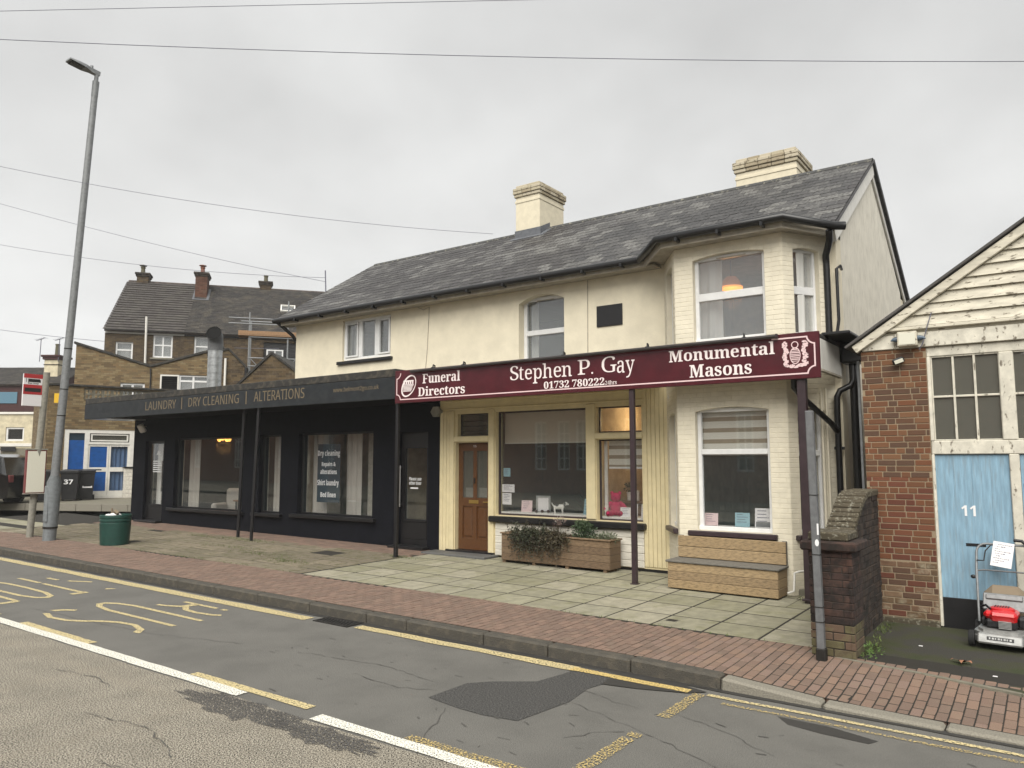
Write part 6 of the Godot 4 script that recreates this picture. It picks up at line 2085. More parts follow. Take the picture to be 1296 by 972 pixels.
# ---------------------------------------------------------------- lawn mowers
func make_mower(at: Vector3, turn: float, label: String, noted: bool) -> Node3D:
	var t := thing("lawn_mower", label, "lawn mower", at, turn, "lawn mowers for sale before the garage")
	var b := B.new()
	# deck: a tapered metal pan with a raised ring
	var pan := PackedVector2Array([Vector2(-0.25, -0.3), Vector2(0.25, -0.3), Vector2(0.275, 0.18), Vector2(0.2, 0.31), Vector2(-0.2, 0.31), Vector2(-0.275, 0.18)])
	var up := Basis(Vector3.RIGHT, Vector3(0, 0, 1), Vector3(0, -1, 0))
	for s in [[0.07, 0.13, 1.0], [0.13, 0.17, 0.93], [0.17, 0.2, 0.8]]:
		var q := PackedVector2Array()
		for p in pan:
			q.append(p * s[2])
		b.xf = Transform3D(up, Vector3.ZERO)
		b.prism(q, -s[1], -s[0])
	b.xf = Transform3D()
	obj("deck", b, M.silver, t)
	b = B.new()
	b.xf = Transform3D(Basis(Vector3.RIGHT, -0.35), Vector3(0, 0.115, 0.318))
	b.box(Vector3(-0.21, -0.055, -0.02), Vector3(0.21, 0.055, 0.02), 0.014)
	var bp := obj("front_bumper", b, M.silver, t)
	b = B.new()
	b.xf = Transform3D(Basis(Vector3.RIGHT, -0.35), Vector3(0, 0.12, 0.319))
	b.box(Vector3(-0.12, -0.02, 0.0202), Vector3(0.13, 0.016, 0.0215))
	obj("name_band", b, M.black_plastic, bp)
	b = B.new()
	for k in 8:
		var x := -0.1 + k * 0.027
		b.xf = Transform3D(Basis(Vector3.RIGHT, -0.35), Vector3(0, 0.12, 0.319))
		b.box(Vector3(x, -0.012, 0.0215), Vector3(x + 0.014 + 0.006 * (k % 2), 0.008, 0.0225))
	obj("name_print", b, M.silver, bp)
	for s in [[-0.275, 0.22, 0.085], [0.275, 0.22, 0.085], [-0.27, -0.3, 0.1], [0.27, -0.3, 0.1]]:
		var prof := [Vector2(0, 0.026), Vector2(s[2] * 0.62, 0.026), Vector2(s[2] * 0.66, 0.032), Vector2(s[2] * 0.95, 0.03), Vector2(s[2], 0.018), Vector2(s[2], -0.018), Vector2(s[2] * 0.95, -0.03), Vector2(0, -0.03)]
		prof.reverse()
		b = B.new()
		b.xf = Transform3D(Basis(Vector3.BACK, -PI / 2 * signf(s[0])), Vector3(s[0], s[2], s[1]))
		b.lathe(prof, 20)
		var wh := obj("wheel", b, M.rubber, t)
		b = B.new()
		b.xf = Transform3D(Basis(Vector3.BACK, -PI / 2 * signf(s[0])), Vector3(s[0], s[2], s[1]))
		b.lathe([Vector2(s[2] * 0.58, 0.027), Vector2(s[2] * 0.5, 0.034), Vector2(s[2] * 0.15, 0.036), Vector2(0, 0.036)], 16)
		obj("hub", b, M.silver, wh)
	# engine
	b = B.new()
	b.box(Vector3(-0.15, 0.2, -0.13), Vector3(0.15, 0.30, 0.17), 0.025)
	b.box(Vector3(0.15, 0.22, -0.08), Vector3(0.23, 0.33, 0.1), 0.02)
	b.box(Vector3(-0.2, 0.21, -0.06), Vector3(-0.15, 0.29, 0.08), 0.015)
	var en := obj("engine", b, M.black_plastic, t)
	b = B.new()
	for k in 6:
		b.box(Vector3(-0.02, 0.215 + k * 0.014, 0.17), Vector3(0.1, 0.223 + k * 0.014, 0.215), 0.002)
	obj("cooling_fins", b, M.silver, en)
	b = B.new()
	b.box(Vector3(-0.165, 0.30, -0.15), Vector3(0.155, 0.385, 0.16), 0.03)
	b.xf = Transform3D(Basis(Vector3.RIGHT, 0.35), Vector3(0, 0.345, 0.14))
	b.box(Vector3(-0.10, -0.07, -0.05), Vector3(0.15, 0.045, 0.05), 0.025)
	b.xf = Transform3D()
	b.lathe([Vector2(0.125, 0.38), Vector2(0.12, 0.405), Vector2(0.09, 0.418), Vector2(0, 0.42)], 20, Vector3(0, 0, -0.01))
	var cov := obj("engine_cover", b, M.red_plastic, t)
	b = B.new()
	for k in 6:
		b.box(Vector3(-0.07 + k * 0.025, 0.415, -0.07), Vector3(-0.06 + k * 0.025, 0.424, 0.05), 0.001)
	obj("grille", b, M.black_plastic, cov)
	obj("warning_label", bx(Vector3(-0.1, 0.44, -0.275), Vector3(0.12, 0.50, -0.27)), M.yellow_label, t)
	b = B.new()
	b.tube([Vector3(-0.2, 0.40, -0.02), Vector3(-0.15, 0.43, 0.05), Vector3(-0.1, 0.40, 0.1)], 0.013, 8)
	obj("pull_grip", b, M.black_plastic, t)
	# flap and grass bag
	b = B.new()
	b.xf = Transform3D(Basis(Vector3.RIGHT, -0.5), Vector3(0, 0.44, -0.24))
	b.box(Vector3(-0.21, -0.11, -0.01), Vector3(0.21, 0.09, 0.012), 0.01)
	b.box(Vector3(-0.18, 0.01, 0.012), Vector3(0.18, 0.07, 0.03), 0.012)
	obj("rear_flap", b, M.dull_silver, t)
	b = B.new()
	b.box(Vector3(-0.215, 0.2, -0.5), Vector3(0.215, 0.60, -0.30), 0.09)
	obj("grass_bag", b, M.bag, t)
	# handle: it stands steeply, folded up close to the door
	var hz := func(y: float) -> float: return -0.2 - (y - 0.2) * 0.32
	for s in [-1, 1]:
		b = B.new()
		b.tube([Vector3(s * 0.25, 0.2, hz.call(0.2)), Vector3(s * 0.262, 0.45, hz.call(0.45)), Vector3(s * 0.275, 0.75, hz.call(0.75))], 0.0135, 10)
		obj("handle_tube", b, M.galvanised, t)
		b = B.new()
		b.ball(Vector3(s * 0.31, 0.68, hz.call(0.68)), Vector3(0.028, 0.024, 0.024), 8, 6)
		obj("clamp_knob", b, M.black_plastic, t)
	b = B.new()
	var pts := [Vector3(-0.277, 0.66, hz.call(0.66)), Vector3(-0.277, 0.96, hz.call(0.96))]
	for i in 10:
		var u := PI / 2 * (i % 5) / 4.0
		var q := u if i < 5 else PI / 2 - u
		var y := 0.96 + 0.1 * sin(q)
		pts.append(Vector3((-0.177 - 0.1 * cos(q)) if i < 5 else (0.177 + 0.1 * cos(q)), y, hz.call(y)))
	pts.append(Vector3(0.277, 0.66, hz.call(0.66)))
	b.tube(pts, 0.0135, 10)
	obj("handle_bar", b, M.galvanised, t)
	b = B.new()
	b.tube([Vector3(-0.274, 0.75, hz.call(0.75)), Vector3(-0.2, 0.765, hz.call(0.75)), Vector3(0.2, 0.765, hz.call(0.75)), Vector3(0.274, 0.75, hz.call(0.75))], 0.009, 8)
	obj("cross_bar", b, M.galvanised_dark, t)
	b = B.new()
	b.tube([Vector3(-0.27, 0.87, hz.call(0.87) + 0.02), Vector3(-0.2, 0.87, hz.call(0.87) + 0.02), Vector3(-0.185, 0.98, hz.call(1.0) + 0.02), Vector3(-0.13, 1.05, hz.call(1.06) + 0.02), Vector3(0.0, 1.055, hz.call(1.06) + 0.02)], 0.008, 8)
	obj("brake_lever", b, M.black_plastic, t)
	b = B.new()
	b.tube([Vector3(0.1, 1.12, hz.call(1.0)), Vector3(0.18, 1.115, hz.call(1.0)), Vector3(0.24, 1.05, hz.call(1.0)), Vector3(0.275, 0.95, hz.call(0.95)), Vector3(0.28, 0.86, hz.call(0.86))], 0.018, 8)
	b.box(Vector3(0.235, 0.78, hz.call(0.8) - 0.02), Vector3(0.31, 0.85, hz.call(0.8) + 0.05), 0.012)
	obj("throttle_grip", b, M.black_plastic, t)
	b = B.new()
	b.tube([Vector3(0.26, 0.82, hz.call(0.8) + 0.04), Vector3(0.21, 0.70, -0.3), Vector3(0.25, 0.52, -0.26), Vector3(0.23, 0.38, -0.2), Vector3(0.18, 0.30, -0.1)], 0.006, 6)
	obj("control_cable", b, M.black_plastic, t)
	t.scale = Vector3.ONE * 0.86
	return t

func build_mowers() -> void:
	var m := make_mower(Vector3(-0.61, gy(-0.61, 2.05) - 0.002, 2.06), -0.04, "red and silver lawn mower with a handwritten note on its handle", true)
	m.rotation.z = -0.008
	var n := make_mower(Vector3(0.0, gy(0.0, 2.1) - 0.002, 2.10), -0.1, "second lawn mower, cut off by the right edge of the picture", false)
	n.rotation.z = -0.008
	var p := thing("paper_note", "white handwritten paper note hung on the mower handle", "note", Vector3(-0.60, 0.80, 1.71))
	p.transform.basis = Basis(Vector3.UP, -0.04) * Basis(Vector3.RIGHT, -0.30) * Basis(Vector3.BACK, -0.14) * Basis.from_scale(Vector3(0.86, 0.86, 1.0))
	obj("sheet", bx(Vector3(-0.105, -0.15, 0), Vector3(0.105, 0.14, 0.002)), M.paper, p)
	var b := B.new()
	for r in 9:
		var x := -0.085 + rng.randf_range(0.0, 0.03)
		while x < 0.075 - 0.05 * (r % 3):
			var w := rng.randf_range(0.006, 0.022)
			b.box(Vector3(x, 0.105 - r * 0.027, 0.002), Vector3(x + w, 0.105 - r * 0.027 + rng.randf_range(0.004, 0.009), 0.0026))
			x += w + 0.006
	obj("handwriting", b, M.ink, p)

# ---------------------------------------------------------------- street furniture
func build_street() -> void:
	var l := thing("street_lamp", "tall grey steel street lamp leaning slightly right beside the green bin", "street lamp", Vector3(-17.26, gy(-17.26, 3.45) - 0.02, 3.45))
	var b := B.new()
	b.tube([Vector3(0, -0.05, 0), Vector3(0.025, 0.30, 0), Vector3(0.028, 0.34, 0), Vector3(0.085, 1.22, 0), Vector3(0.10, 1.36, 0)], [0.125, 0.125, 0.137, 0.135, 0.085], 18)
	obj("base", b, M.lamp_base, l)
	b = B.new()
	b.tube([Vector3(0.02, 0.27, 0), Vector3(0.021, 0.31, 0)], 0.14, 18)
	obj("rust_band", b, M.iron, l)
	b = B.new()
	b.box(Vector3(-0.02, 0.4, 0.10), Vector3(0.13, 1.15, 0.143), 0.02)
	obj("access_door", b, M.lamp_base, l)
	b = B.new()
	b.tube([Vector3(0.095, 1.3, 0), Vector3(0.88, 9.45, 0)], [0.083, 0.062], 16)
	obj("shaft", b, M.galvanised, l)
	b = B.new()
	b.tube([Vector3(0.872, 9.40, 0), Vector3(0.905, 9.72, 0)], 0.066, 14)
	obj("collar", b, M.galvanised, l)
	for y in [2.6, 3.15, 4.0]:
		b = B.new()
		b.tube([Vector3(lerpf(0.095, 0.88, (y - 1.3) / 8.15), y, 0), Vector3(lerpf(0.095, 0.88, (y + 0.02 - 1.3) / 8.15), y + 0.02, 0)], 0.088 - 0.002 * y, 16)
		obj("strap", b, M.iron, l)
	b = B.new()
	b.tube([Vector3(0.905, 9.70, 0), Vector3(0.915, 9.86, 0.0), Vector3(0.915, 9.90, 0.05)], 0.042, 12)
	obj("spigot", b, M.galvanised, l)
	b = B.new()
	b.xf = Transform3D(Basis(Vector3.RIGHT, -0.10), Vector3(0.90, 9.90, 0.0))
	b.prism(PackedVector2Array([Vector2(-0.055, -0.04), Vector2(0.055, -0.04), Vector2(0.055, 0.05), Vector2(-0.055, 0.05)]), -0.06, 0.12)
	var W := [[0.06, 0.05, 0.12], [0.12, 0.045, 0.25], [0.13, 0.035, 0.42], [0.12, 0.022, 0.58]]
	for i in 3:
		var p: Array = W[i]
		var q: Array = W[i + 1]
		var c := Vector3(0, 0, (p[2] + q[2]) / 2)
		var f := []
		for s in [p, q]:
			f.append([Vector3(-s[0], -s[1] * 0.7, s[2]), Vector3(s[0], -s[1] * 0.7, s[2]), Vector3(s[0] * 0.8, s[1], s[2]), Vector3(-s[0] * 0.8, s[1], s[2])])
		for k in 4:
			b.fo([f[0][k], f[0][(k + 1) % 4], f[1][(k + 1) % 4], f[1][k]], c)
		b.fo(f[0], c)
		b.fo(f[1], c)
	var hd := obj("lamp_head", b, M.galvanised, l)
	b = B.new()
	b.xf = Transform3D(Basis(Vector3.RIGHT, -0.10), Vector3(0.90, 9.90, 0.0))
	b.box(Vector3(-0.10, -0.045, 0.28), Vector3(0.10, -0.026, 0.54), 0.004)
	obj("lens", b, M.dark_lens, hd)
	b = B.new()
	b.rod(Vector3(0.90, 9.95, 0.1), Vector3(0.90, 10.03, 0.1), 0.032, 0.03, 12)
	obj("photocell", b, M.galvanised, hd)
	var yb := obj("yellow_tag", bx(Vector3(-0.06, -0.1, -0.012), Vector3(0.06, 0.1, 0.012), 0.003), M.yellow_label, l)
	yb.position = Vector3(0.05, 2.98, 0.02)
	yb.rotation.y = 1.1

	var s := thing("bus_stop", "concrete bus stop post with red and white flag and framed timetable", "bus stop", Vector3(-18.23, gy(-18.23, 3.43) - 0.03, 3.43))
	b = B.new()
	b.tube([Vector3(0, -0.05, 0), Vector3(0.36, 3.58, 0)], [0.075, 0.07], 8)
	obj("post", b, M.concrete_pole, s)
	var fl := obj("flag", bx(Vector3(-0.02, 2.83, 0.06), Vector3(0.02, 3.52, 0.44), 0.006), M.paper, s)
	fl.position = Vector3(0.31, 0, 0.0)
	# the face that is seen lies on the flag's right side, towards the shops
	var fr := Transform3D(Basis(Vector3(0, 0, -1), Vector3.UP, Vector3.RIGHT), Vector3(0.0205, 0, 0.44))
	for q in [["red_band", 0.0, 0.38, 3.43, 3.519], ["red_band", 0.0, 0.38, 3.08, 3.29]]:
		var p := obj(q[0], bx(Vector3(q[1] + 0.004, q[3], 0.0), Vector3(q[2] - 0.004, q[4], 0.002)), M.sign_red, fl)
		p.transform = fr
	b = B.new()
	b.box(Vector3(0.09, 3.345, 0.0), Vector3(0.34, 3.40, 0.0025), 0.001)
	b.box(Vector3(0.09, 3.40, 0.0), Vector3(0.32, 3.415, 0.0025))
	b.box(Vector3(0.05, 3.34, 0.0), Vector3(0.06, 3.42, 0.0025))
	obj("bus_symbol", b, M.ink_black, fl).transform = fr
	text("Bus Stop", "Droid Sans", true, M.ink_black, fl, 0.09, 0.30, 3.298, 3.335, 0.0015, 0.002, "lettering", fr)
	obj("black_panel", bx(Vector3(0.03, 3.135, 0.0), Vector3(0.35, 3.22, 0.003)), M.ink_black, fl).transform = fr
	var tc := thing("timetable_case", "pale framed timetable case with dull red sides on the bus stop post", "timetable case", Vector3(-18.12, 0.0, 3.46))
	tc.rotation = Vector3(0, 1.42, 0.0)
	b = B.new()
	b.box(Vector3(-0.19, 1.05, 0.0), Vector3(0.19, 1.98, 0.13), 0.008)
	obj("case", b, M.case_red, tc)
	obj("notice_sheet", bx(Vector3(-0.17, 1.07, 0.131), Vector3(0.17, 1.95, 0.136), 0.003), M.notice, tc)
	obj("cap", bx(Vector3(-0.2, 1.975, -0.01), Vector3(0.2, 2.0, 0.145), 0.006), M.concrete_pole, tc)
	obj("cap", bx(Vector3(-0.2, 1.03, -0.01), Vector3(0.2, 1.05, 0.145), 0.006), M.concrete_pole, tc)

	var n := thing("litter_bin", "round dark green litter bin filled with rubbish on the brick pavement", "litter bin", Vector3(-15.47, gy(-15.47, 3.0) - 0.01, 3.0))
	b = B.new()
	b.lathe([Vector2(0.0, 0.0), Vector2(0.255, 0.0), Vector2(0.262, 0.02), Vector2(0.285, 0.44), Vector2(0.275, 0.45), Vector2(0.275, 0.465), Vector2(0.288, 0.475), Vector2(0.289, 0.505), Vector2(0.277, 0.515), Vector2(0.277, 0.53), Vector2(0.29, 0.54), Vector2(0.292, 0.585), Vector2(0.285, 0.60), Vector2(0.27, 0.6), Vector2(0.262, 0.4), Vector2(0.0, 0.4)], 28)
	obj("drum", b, M.bin_green, n)
	var ru := thing("rubbish", "pale crumpled rubbish poking out of the green litter bin", "rubbish", Vector3(-15.47, gy(-15.47, 3.0) + 0.4, 3.0))
	b = B.new()
	for k in 9:
		b.ball(Vector3(rng.randf_range(-0.12, 0.12), 0.12 + rng.randf_range(-0.03, 0.05), rng.randf_range(-0.12, 0.12)), Vector3(0.09, 0.06, 0.08), 7, 5)
	obj("paper", b, M.paper, ru)
	b = B.new()
	b.tube([Vector3(-0.02, 0.1, 0.05), Vector3(-0.01, 0.32, 0.08)], [0.045, 0.012], 7)
	b.xf = Transform3D(Basis.from_euler(Vector3(0.5, 0.2, 0.9)), Vector3(0.1, 0.2, 0.05))
	b.box(Vector3(-0.09, -0.05, -0.03), Vector3(0.09, 0.05, 0.03), 0.01)
	obj("carton", b, M.bag, ru)

	# overhead wires
	for w in [["overhead_wire", "topmost overhead wire, in the upper left corner of the sky", [-20.5, 8.55, 11.7], [-6.62, 8.91, 1.71], [6.0, 9.3, -7.5], 0.0, 0.0045], ["overhead_wire", "long dark overhead wire crossing the whole sky near the top", [-24.0, 9.25, 14.2], [-6.7, 8.03, 1.65], [9.0, 8.2, -9.7], 0.0, 0.0055], ["overhead_wire", "sagging wire that meets the slate roof ridge left of the chimney", [-19.9, 8.5, 7.5], [-15.26, 7.14, 4.01], [-10.0, 6.72, -2.2], 0.0, 0.0045], ["overhead_wire", "upper of the two wires meeting at the small mast on the slate roof", [-28.0, 10.6, 7.6], [-18.93, 7.35, 0.5], [-14.14, 6.0, -1.05], 0.0, 0.005], ["overhead_wire", "lower of the two wires meeting at the small mast on the slate roof", [-28.0, 8.9, 7.6], [-20.29, 6.98, 1.43], [-14.14, 6.1, -1.05], 0.0, 0.005], ["overhead_wire", "faint low wire above the white house far left", [-48.0, 9.2, -3.0], [-41.17, 8.06, -8.14], [-33.0, 7.6, -14.0], 0.0, 0.012]]:
		var p0 := Vector3(w[2][0], w[2][1], w[2][2])
		var p1 := Vector3(w[3][0], w[3][1], w[3][2])
		var p2 := Vector3(w[4][0], w[4][1], w[4][2])
		var t1 := p0.distance_to(p1) / (p0.distance_to(p1) + p1.distance_to(p2))
		var c := (p1 - p0 * pow(1 - t1, 2) - p2 * t1 * t1) / (2 * t1 * (1 - t1))
		var pts := []
		for i in 25:
			var t := i / 24.0
			pts.append(p0 * pow(1 - t, 2) + c * 2 * t * (1 - t) + p2 * t * t)
		b = B.new()
		b.tube(pts, w[6], 6)
		tag(obj(w[0], b, M.cable), w[1], "cable", "overhead wires")
	var am := thing("roof_mast", "thin short metal mast at the left slope of the slate roof", "mast", Vector3(-14.13, 5.7, -1.05))
	b = B.new()
	b.rod(Vector3(0, 0, 0), Vector3(-0.04, 0.58, 0), 0.014)
	obj("rod", b, M.cable, am)
	b = B.new()
	b.rod(Vector3(0.0, 0.0, 0.0), Vector3(0.09, -0.06, -0.05), 0.016)
	obj("bracket", b, M.cable, am)
	var cam := thing("security_camera", "small white security camera under the canopy beside the bay", "camera", Vector3(-4.85, 2.68, 0.05))
	b = B.new()
	b.xf = Transform3D(Basis.from_euler(Vector3(0.35, 0.7, 0)), Vector3(0.03, 0, 0.1))
	b.box(Vector3(-0.035, -0.03, -0.07), Vector3(0.035, 0.035, 0.09), 0.012)
	obj("body", b, M.white_paint, cam)
	b = B.new()
	b.rod(Vector3(0, 0.02, -0.045), Vector3(0.02, 0.0, 0.08), 0.012)
	obj("bracket", b, M.black_plastic, cam)

func make_wheelie_bin(at: Vector3, turn: float, label: String, num: String) -> void:
	var t := thing("wheelie_bin", label, "wheelie bin", at, turn, "wheelie bins outside the brick annex")
	var b := B.new()
	var lo := [Vector3(-0.22, 0.06, -0.24), Vector3(0.22, 0.06, -0.24), Vector3(0.22, 0.06, 0.24), Vector3(-0.22, 0.06, 0.24)]
	var hi := [Vector3(-0.28, 1.0, -0.32), Vector3(0.28, 1.0, -0.32), Vector3(0.28, 1.0, 0.32), Vector3(-0.28, 1.0, 0.32)]
	for i in 4:
		b.fo([lo[i], lo[(i + 1) % 4], hi[(i + 1) % 4], hi[i]], Vector3(0, 0.5, 0))
	b.fo(lo, Vector3(0, 0.5, 0))
	b.box(Vector3(-0.30, 0.96, -0.34), Vector3(0.30, 1.02, 0.34), 0.01)
	obj("body", b, M.black_plastic, t)
	b = B.new()
	b.xf = Transform3D(Basis(Vector3.RIGHT, 0.05), Vector3(0, 1.04, 0))
	b.box(Vector3(-0.30, -0.015, -0.36), Vector3(0.30, 0.04, 0.36), 0.02)
	b.rod(Vector3(-0.28, 0.02, -0.4), Vector3(0.28, 0.02, -0.4), 0.02)
	obj("lid", b, M.black_plastic, t)
	for k in [-1, 1]:
		b = B.new()
		b.rod(Vector3(k * 0.24, 0.1, -0.26), Vector3(k * 0.30, 0.1, -0.26), 0.1, 0.1, 14)
		obj("wheel", b, M.rubber, t)
	if num:
		text(num, "Droid Sans", true, M.print_white, t, -0.16, 0.12, 0.62, 0.78, 0.275, 0.02, "bin_number", Transform3D(Basis(Vector3.RIGHT, 0.085), Vector3(0, 0, -0.03)))
	else:
		b = B.new()
		b.box(Vector3(-0.1, 0.45, 0.272), Vector3(0.2, 0.74, 0.279))
		obj("label", b, M.paper, t)
		b = B.new()
		b.box(Vector3(-0.06, 0.5, 0.2795), Vector3(0.16, 0.57, 0.2805))
		b.box(Vector3(-0.06, 0.64, 0.2795), Vector3(0.1, 0.70, 0.2805))
		obj("label_print", b, M.ink_black, t)

func make_car(at: Vector3, turn: float, label: String, paint: Material) -> void:
	var t := thing("parked_car", label, "car", at, turn)
	# side outline: x runs to the front, y up
	var low := PackedVector2Array([Vector2(-2.2, 0.30), Vector2(-2.24, 0.62), Vector2(-2.18, 1.0), Vector2(-1.9, 1.08), Vector2(0.85, 1.04), Vector2(1.3, 1.0), Vector2(2.05, 0.86), Vector2(2.22, 0.66), Vector2(2.22, 0.34), Vector2(2.0, 0.26), Vector2(-2.0, 0.26)])
	var b := B.new()
	b.prism(low, -0.84, 0.84)
	var w0 := [Vector2(-2.14, 1.02), Vector2(-1.9, 1.60), Vector2(-1.55, 1.70), Vector2(-0.2, 1.72), Vector2(0.25, 1.62), Vector2(1.0, 1.04)]
	for i in w0.size() - 1:
		for s in [-1, 1]:
			var za := 0.84 - 0.2 * clampf((w0[i].y - 1.02) / 0.7, 0, 1)
			var zb := 0.84 - 0.2 * clampf((w0[i + 1].y - 1.02) / 0.7, 0, 1)
			b.fo([Vector3(w0[i].x, 1.0, s * 0.84), Vector3(w0[i + 1].x, 1.0, s * 0.84), Vector3(w0[i + 1].x, w0[i + 1].y, s * zb), Vector3(w0[i].x, w0[i].y, s * za)], Vector3(w0[i].x, 1.3, 0))
		var z0 := 0.84 - 0.2 * clampf((w0[i].y - 1.02) / 0.7, 0, 1)
		var z1 := 0.84 - 0.2 * clampf((w0[i + 1].y - 1.02) / 0.7, 0, 1)
		b.fo([Vector3(w0[i].x, w0[i].y, -z0), Vector3(w0[i + 1].x, w0[i + 1].y, -z1), Vector3(w0[i + 1].x, w0[i + 1].y, z1), Vector3(w0[i].x, w0[i].y, z0)], Vector3(-0.5, 1.0, 0))
	obj("body", b, paint, t)
	for s in [-1, 1]:
		for q in [[-1.95, -1.2, -1.82, -1.25], [-1.12, -0.12, -1.12, -0.2], [-0.04, 0.78, -0.12, 0.22]]:
			b = B.new()
			var f := [Vector3(q[0], 1.08, s * 0.832), Vector3(q[1], 1.08, s * 0.832), Vector3(q[3], 1.58, s * 0.69), Vector3(q[2], 1.58, s * 0.69)]
			var g := []
			for p in f:
				g.append(p + Vector3(0, 0, s * 0.012))
			b.fo(g, Vector3(-0.5, 1.2, 0))
			for i in 4:
				b.fo([f[i], f[(i + 1) % 4], g[(i + 1) % 4], g[i]], (f[0] + f[2]) / 2)
			obj("side_window", b, M.car_glass, t)
		for x in [-1.38, 1.36]:
			b = B.new()
			b.xf = Transform3D(Basis(Vector3.RIGHT, s * PI / 2), Vector3(x, 0.35, s * 0.76))
			b.lathe([Vector2(0, 0.1), Vector2(0.24, 0.1), Vector2(0.26, 0.12), Vector2(0.34, 0.11), Vector2(0.355, 0.05), Vector2(0.355, -0.1), Vector2(0, -0.1)].duplicate(), 20)
			var wh := obj("wheel", b, M.rubber, t)
			b = B.new()
			b.xf = Transform3D(Basis(Vector3.RIGHT, s * PI / 2), Vector3(x, 0.35, s * 0.76))
			b.lathe([Vector2(0.235, 0.102), Vector2(0.2, 0.118), Vector2(0.06, 0.112), Vector2(0, 0.118)], 14)
			obj("rim", b, M.silver, wh)
		b = B.new()
		b.ball(Vector3(0.72, 1.12, s * 0.95), Vector3(0.09, 0.085, 0.12), 10, 7)
		obj("mirror", b, M.galvanised, t)
		for x in [-0.95, 0.05]:
			obj("door_handle", bx(Vector3(x - 0.09, 0.93, s * 0.853 - 0.012), Vector3(x + 0.09, 0.965, s * 0.853 + 0.012), 0.006), M.silver, t)
		obj("headlight", bx(Vector3(2.02, 0.68, s * 0.66 - 0.16), Vector3(2.2, 0.80, s * 0.66 + 0.16), 0.03), M.silver, t)
		obj("tail_light", bx(Vector3(-2.225, 0.78, s * 0.7 - 0.12), Vector3(-2.16, 1.02, s * 0.7 + 0.12), 0.02), M.case_red, t)
	b = B.new()
	b.fo([Vector3(0.98, 1.08, -0.78), Vector3(0.98, 1.08, 0.78), Vector3(0.34, 1.585, 0.66), Vector3(0.34, 1.585, -0.66)], Vector3(0, 1, 0))
	b.xf = Transform3D(Basis(), Vector3(0.01, 0.012, 0))
	b.fo([Vector3(0.98, 1.08, -0.78), Vector3(0.98, 1.08, 0.78), Vector3(0.34, 1.585, 0.66), Vector3(0.34, 1.585, -0.66)], Vector3(0, 1, 0))
	obj("windscreen", b, M.car_glass, t)

# ---------------------------------------------------------------- the houses behind
func tiled_slope(parent: Node, called: String, xf: Transform3D, x0: float, x1: float, len: float, tile: float, gauge: float, tints: Array, m: Material) -> void:
	var b := B.new()
	var r := 0
	var s := 0.0
	while s < len:
		var e := minf(s + gauge * 1.12, len)
		var x := x0 - (tile * 0.5 if r % 2 else 0.0)
		while x < x1:
			var a := maxf(x, x0)
			var w := minf(x + tile - 0.006, x1)
			if w - a > 0.04:
				b.tint(tints[rng.randi() % tints.size()])
				b.xf = xf * Transform3D(Basis(Vector3.RIGHT, -0.05 - gauge * 0.35 + rng.randf_range(-0.015, 0.015)), Vector3((a + w) / 2, (s + e) / 2, 0.025 + rng.randf_range(0, 0.006)))
				b.box(Vector3(-(w - a) / 2, -(e - s) / 2, -0.012), Vector3((w - a) / 2, (e - s) / 2, 0.012))
			x += tile
		s += gauge
		r += 1
	b.xf = Transform3D()
	stuff(obj(called, b, m, parent))

func pot_chimney(parent: Node, lo: Vector3, hi: Vector3, tints: Array, pots: Array, m: Material) -> void:
	var b := B.new()
	b.box(lo, hi, 0.01)
	var st := obj("chimney", b, M.stock_mortar, parent)
	for s in [[Transform3D(Basis(), Vector3(lo.x, lo.y, hi.z)), hi.x - lo.x], [Transform3D(Basis(Vector3.UP, PI / 2), Vector3(hi.x, lo.y, hi.z)), hi.z - lo.z]]:
		courses(st, "brickwork", s[0], 0.0, s[1], 0.0, hi.y - lo.y, [], {"one": true, "material": M.brick_mass, "mats": tints, "len": 0.22, "high": 0.075, "gap": 0.01, "deep": 0.03})
	b = B.new()
	b.box(Vector3(lo.x - 0.06, hi.y - 0.22, lo.z - 0.06), Vector3(hi.x + 0.06, hi.y - 0.12, hi.z + 0.06), 0.01)
	b.box(Vector3(lo.x - 0.10, hi.y - 0.119, lo.z - 0.10), Vector3(hi.x + 0.10, hi.y, hi.z + 0.10), 0.015)
	obj("cap", b, m, st)
	for q in pots:
		b = B.new()
		b.lathe([Vector2(0.14, 0.0), Vector2(0.12, 0.1), Vector2(0.105, 0.32), Vector2(0.135, 0.34), Vector2(0.135, 0.4), Vector2(0.1, 0.42), Vector2(0.0, 0.42)], 12, Vector3(lerpf(lo.x, hi.x, q[0]), hi.y, lerpf(lo.z, hi.z, q[1])))
		if q.size() > 3:
			b.lathe([Vector2(0.03, 0.42), Vector2(0.2, 0.47), Vector2(0.2, 0.5), Vector2(0.0, 0.56)], 12, Vector3(lerpf(lo.x, hi.x, q[0]), hi.y, lerpf(lo.z, hi.z, q[1])))
		obj("pot", b, q[2], st)

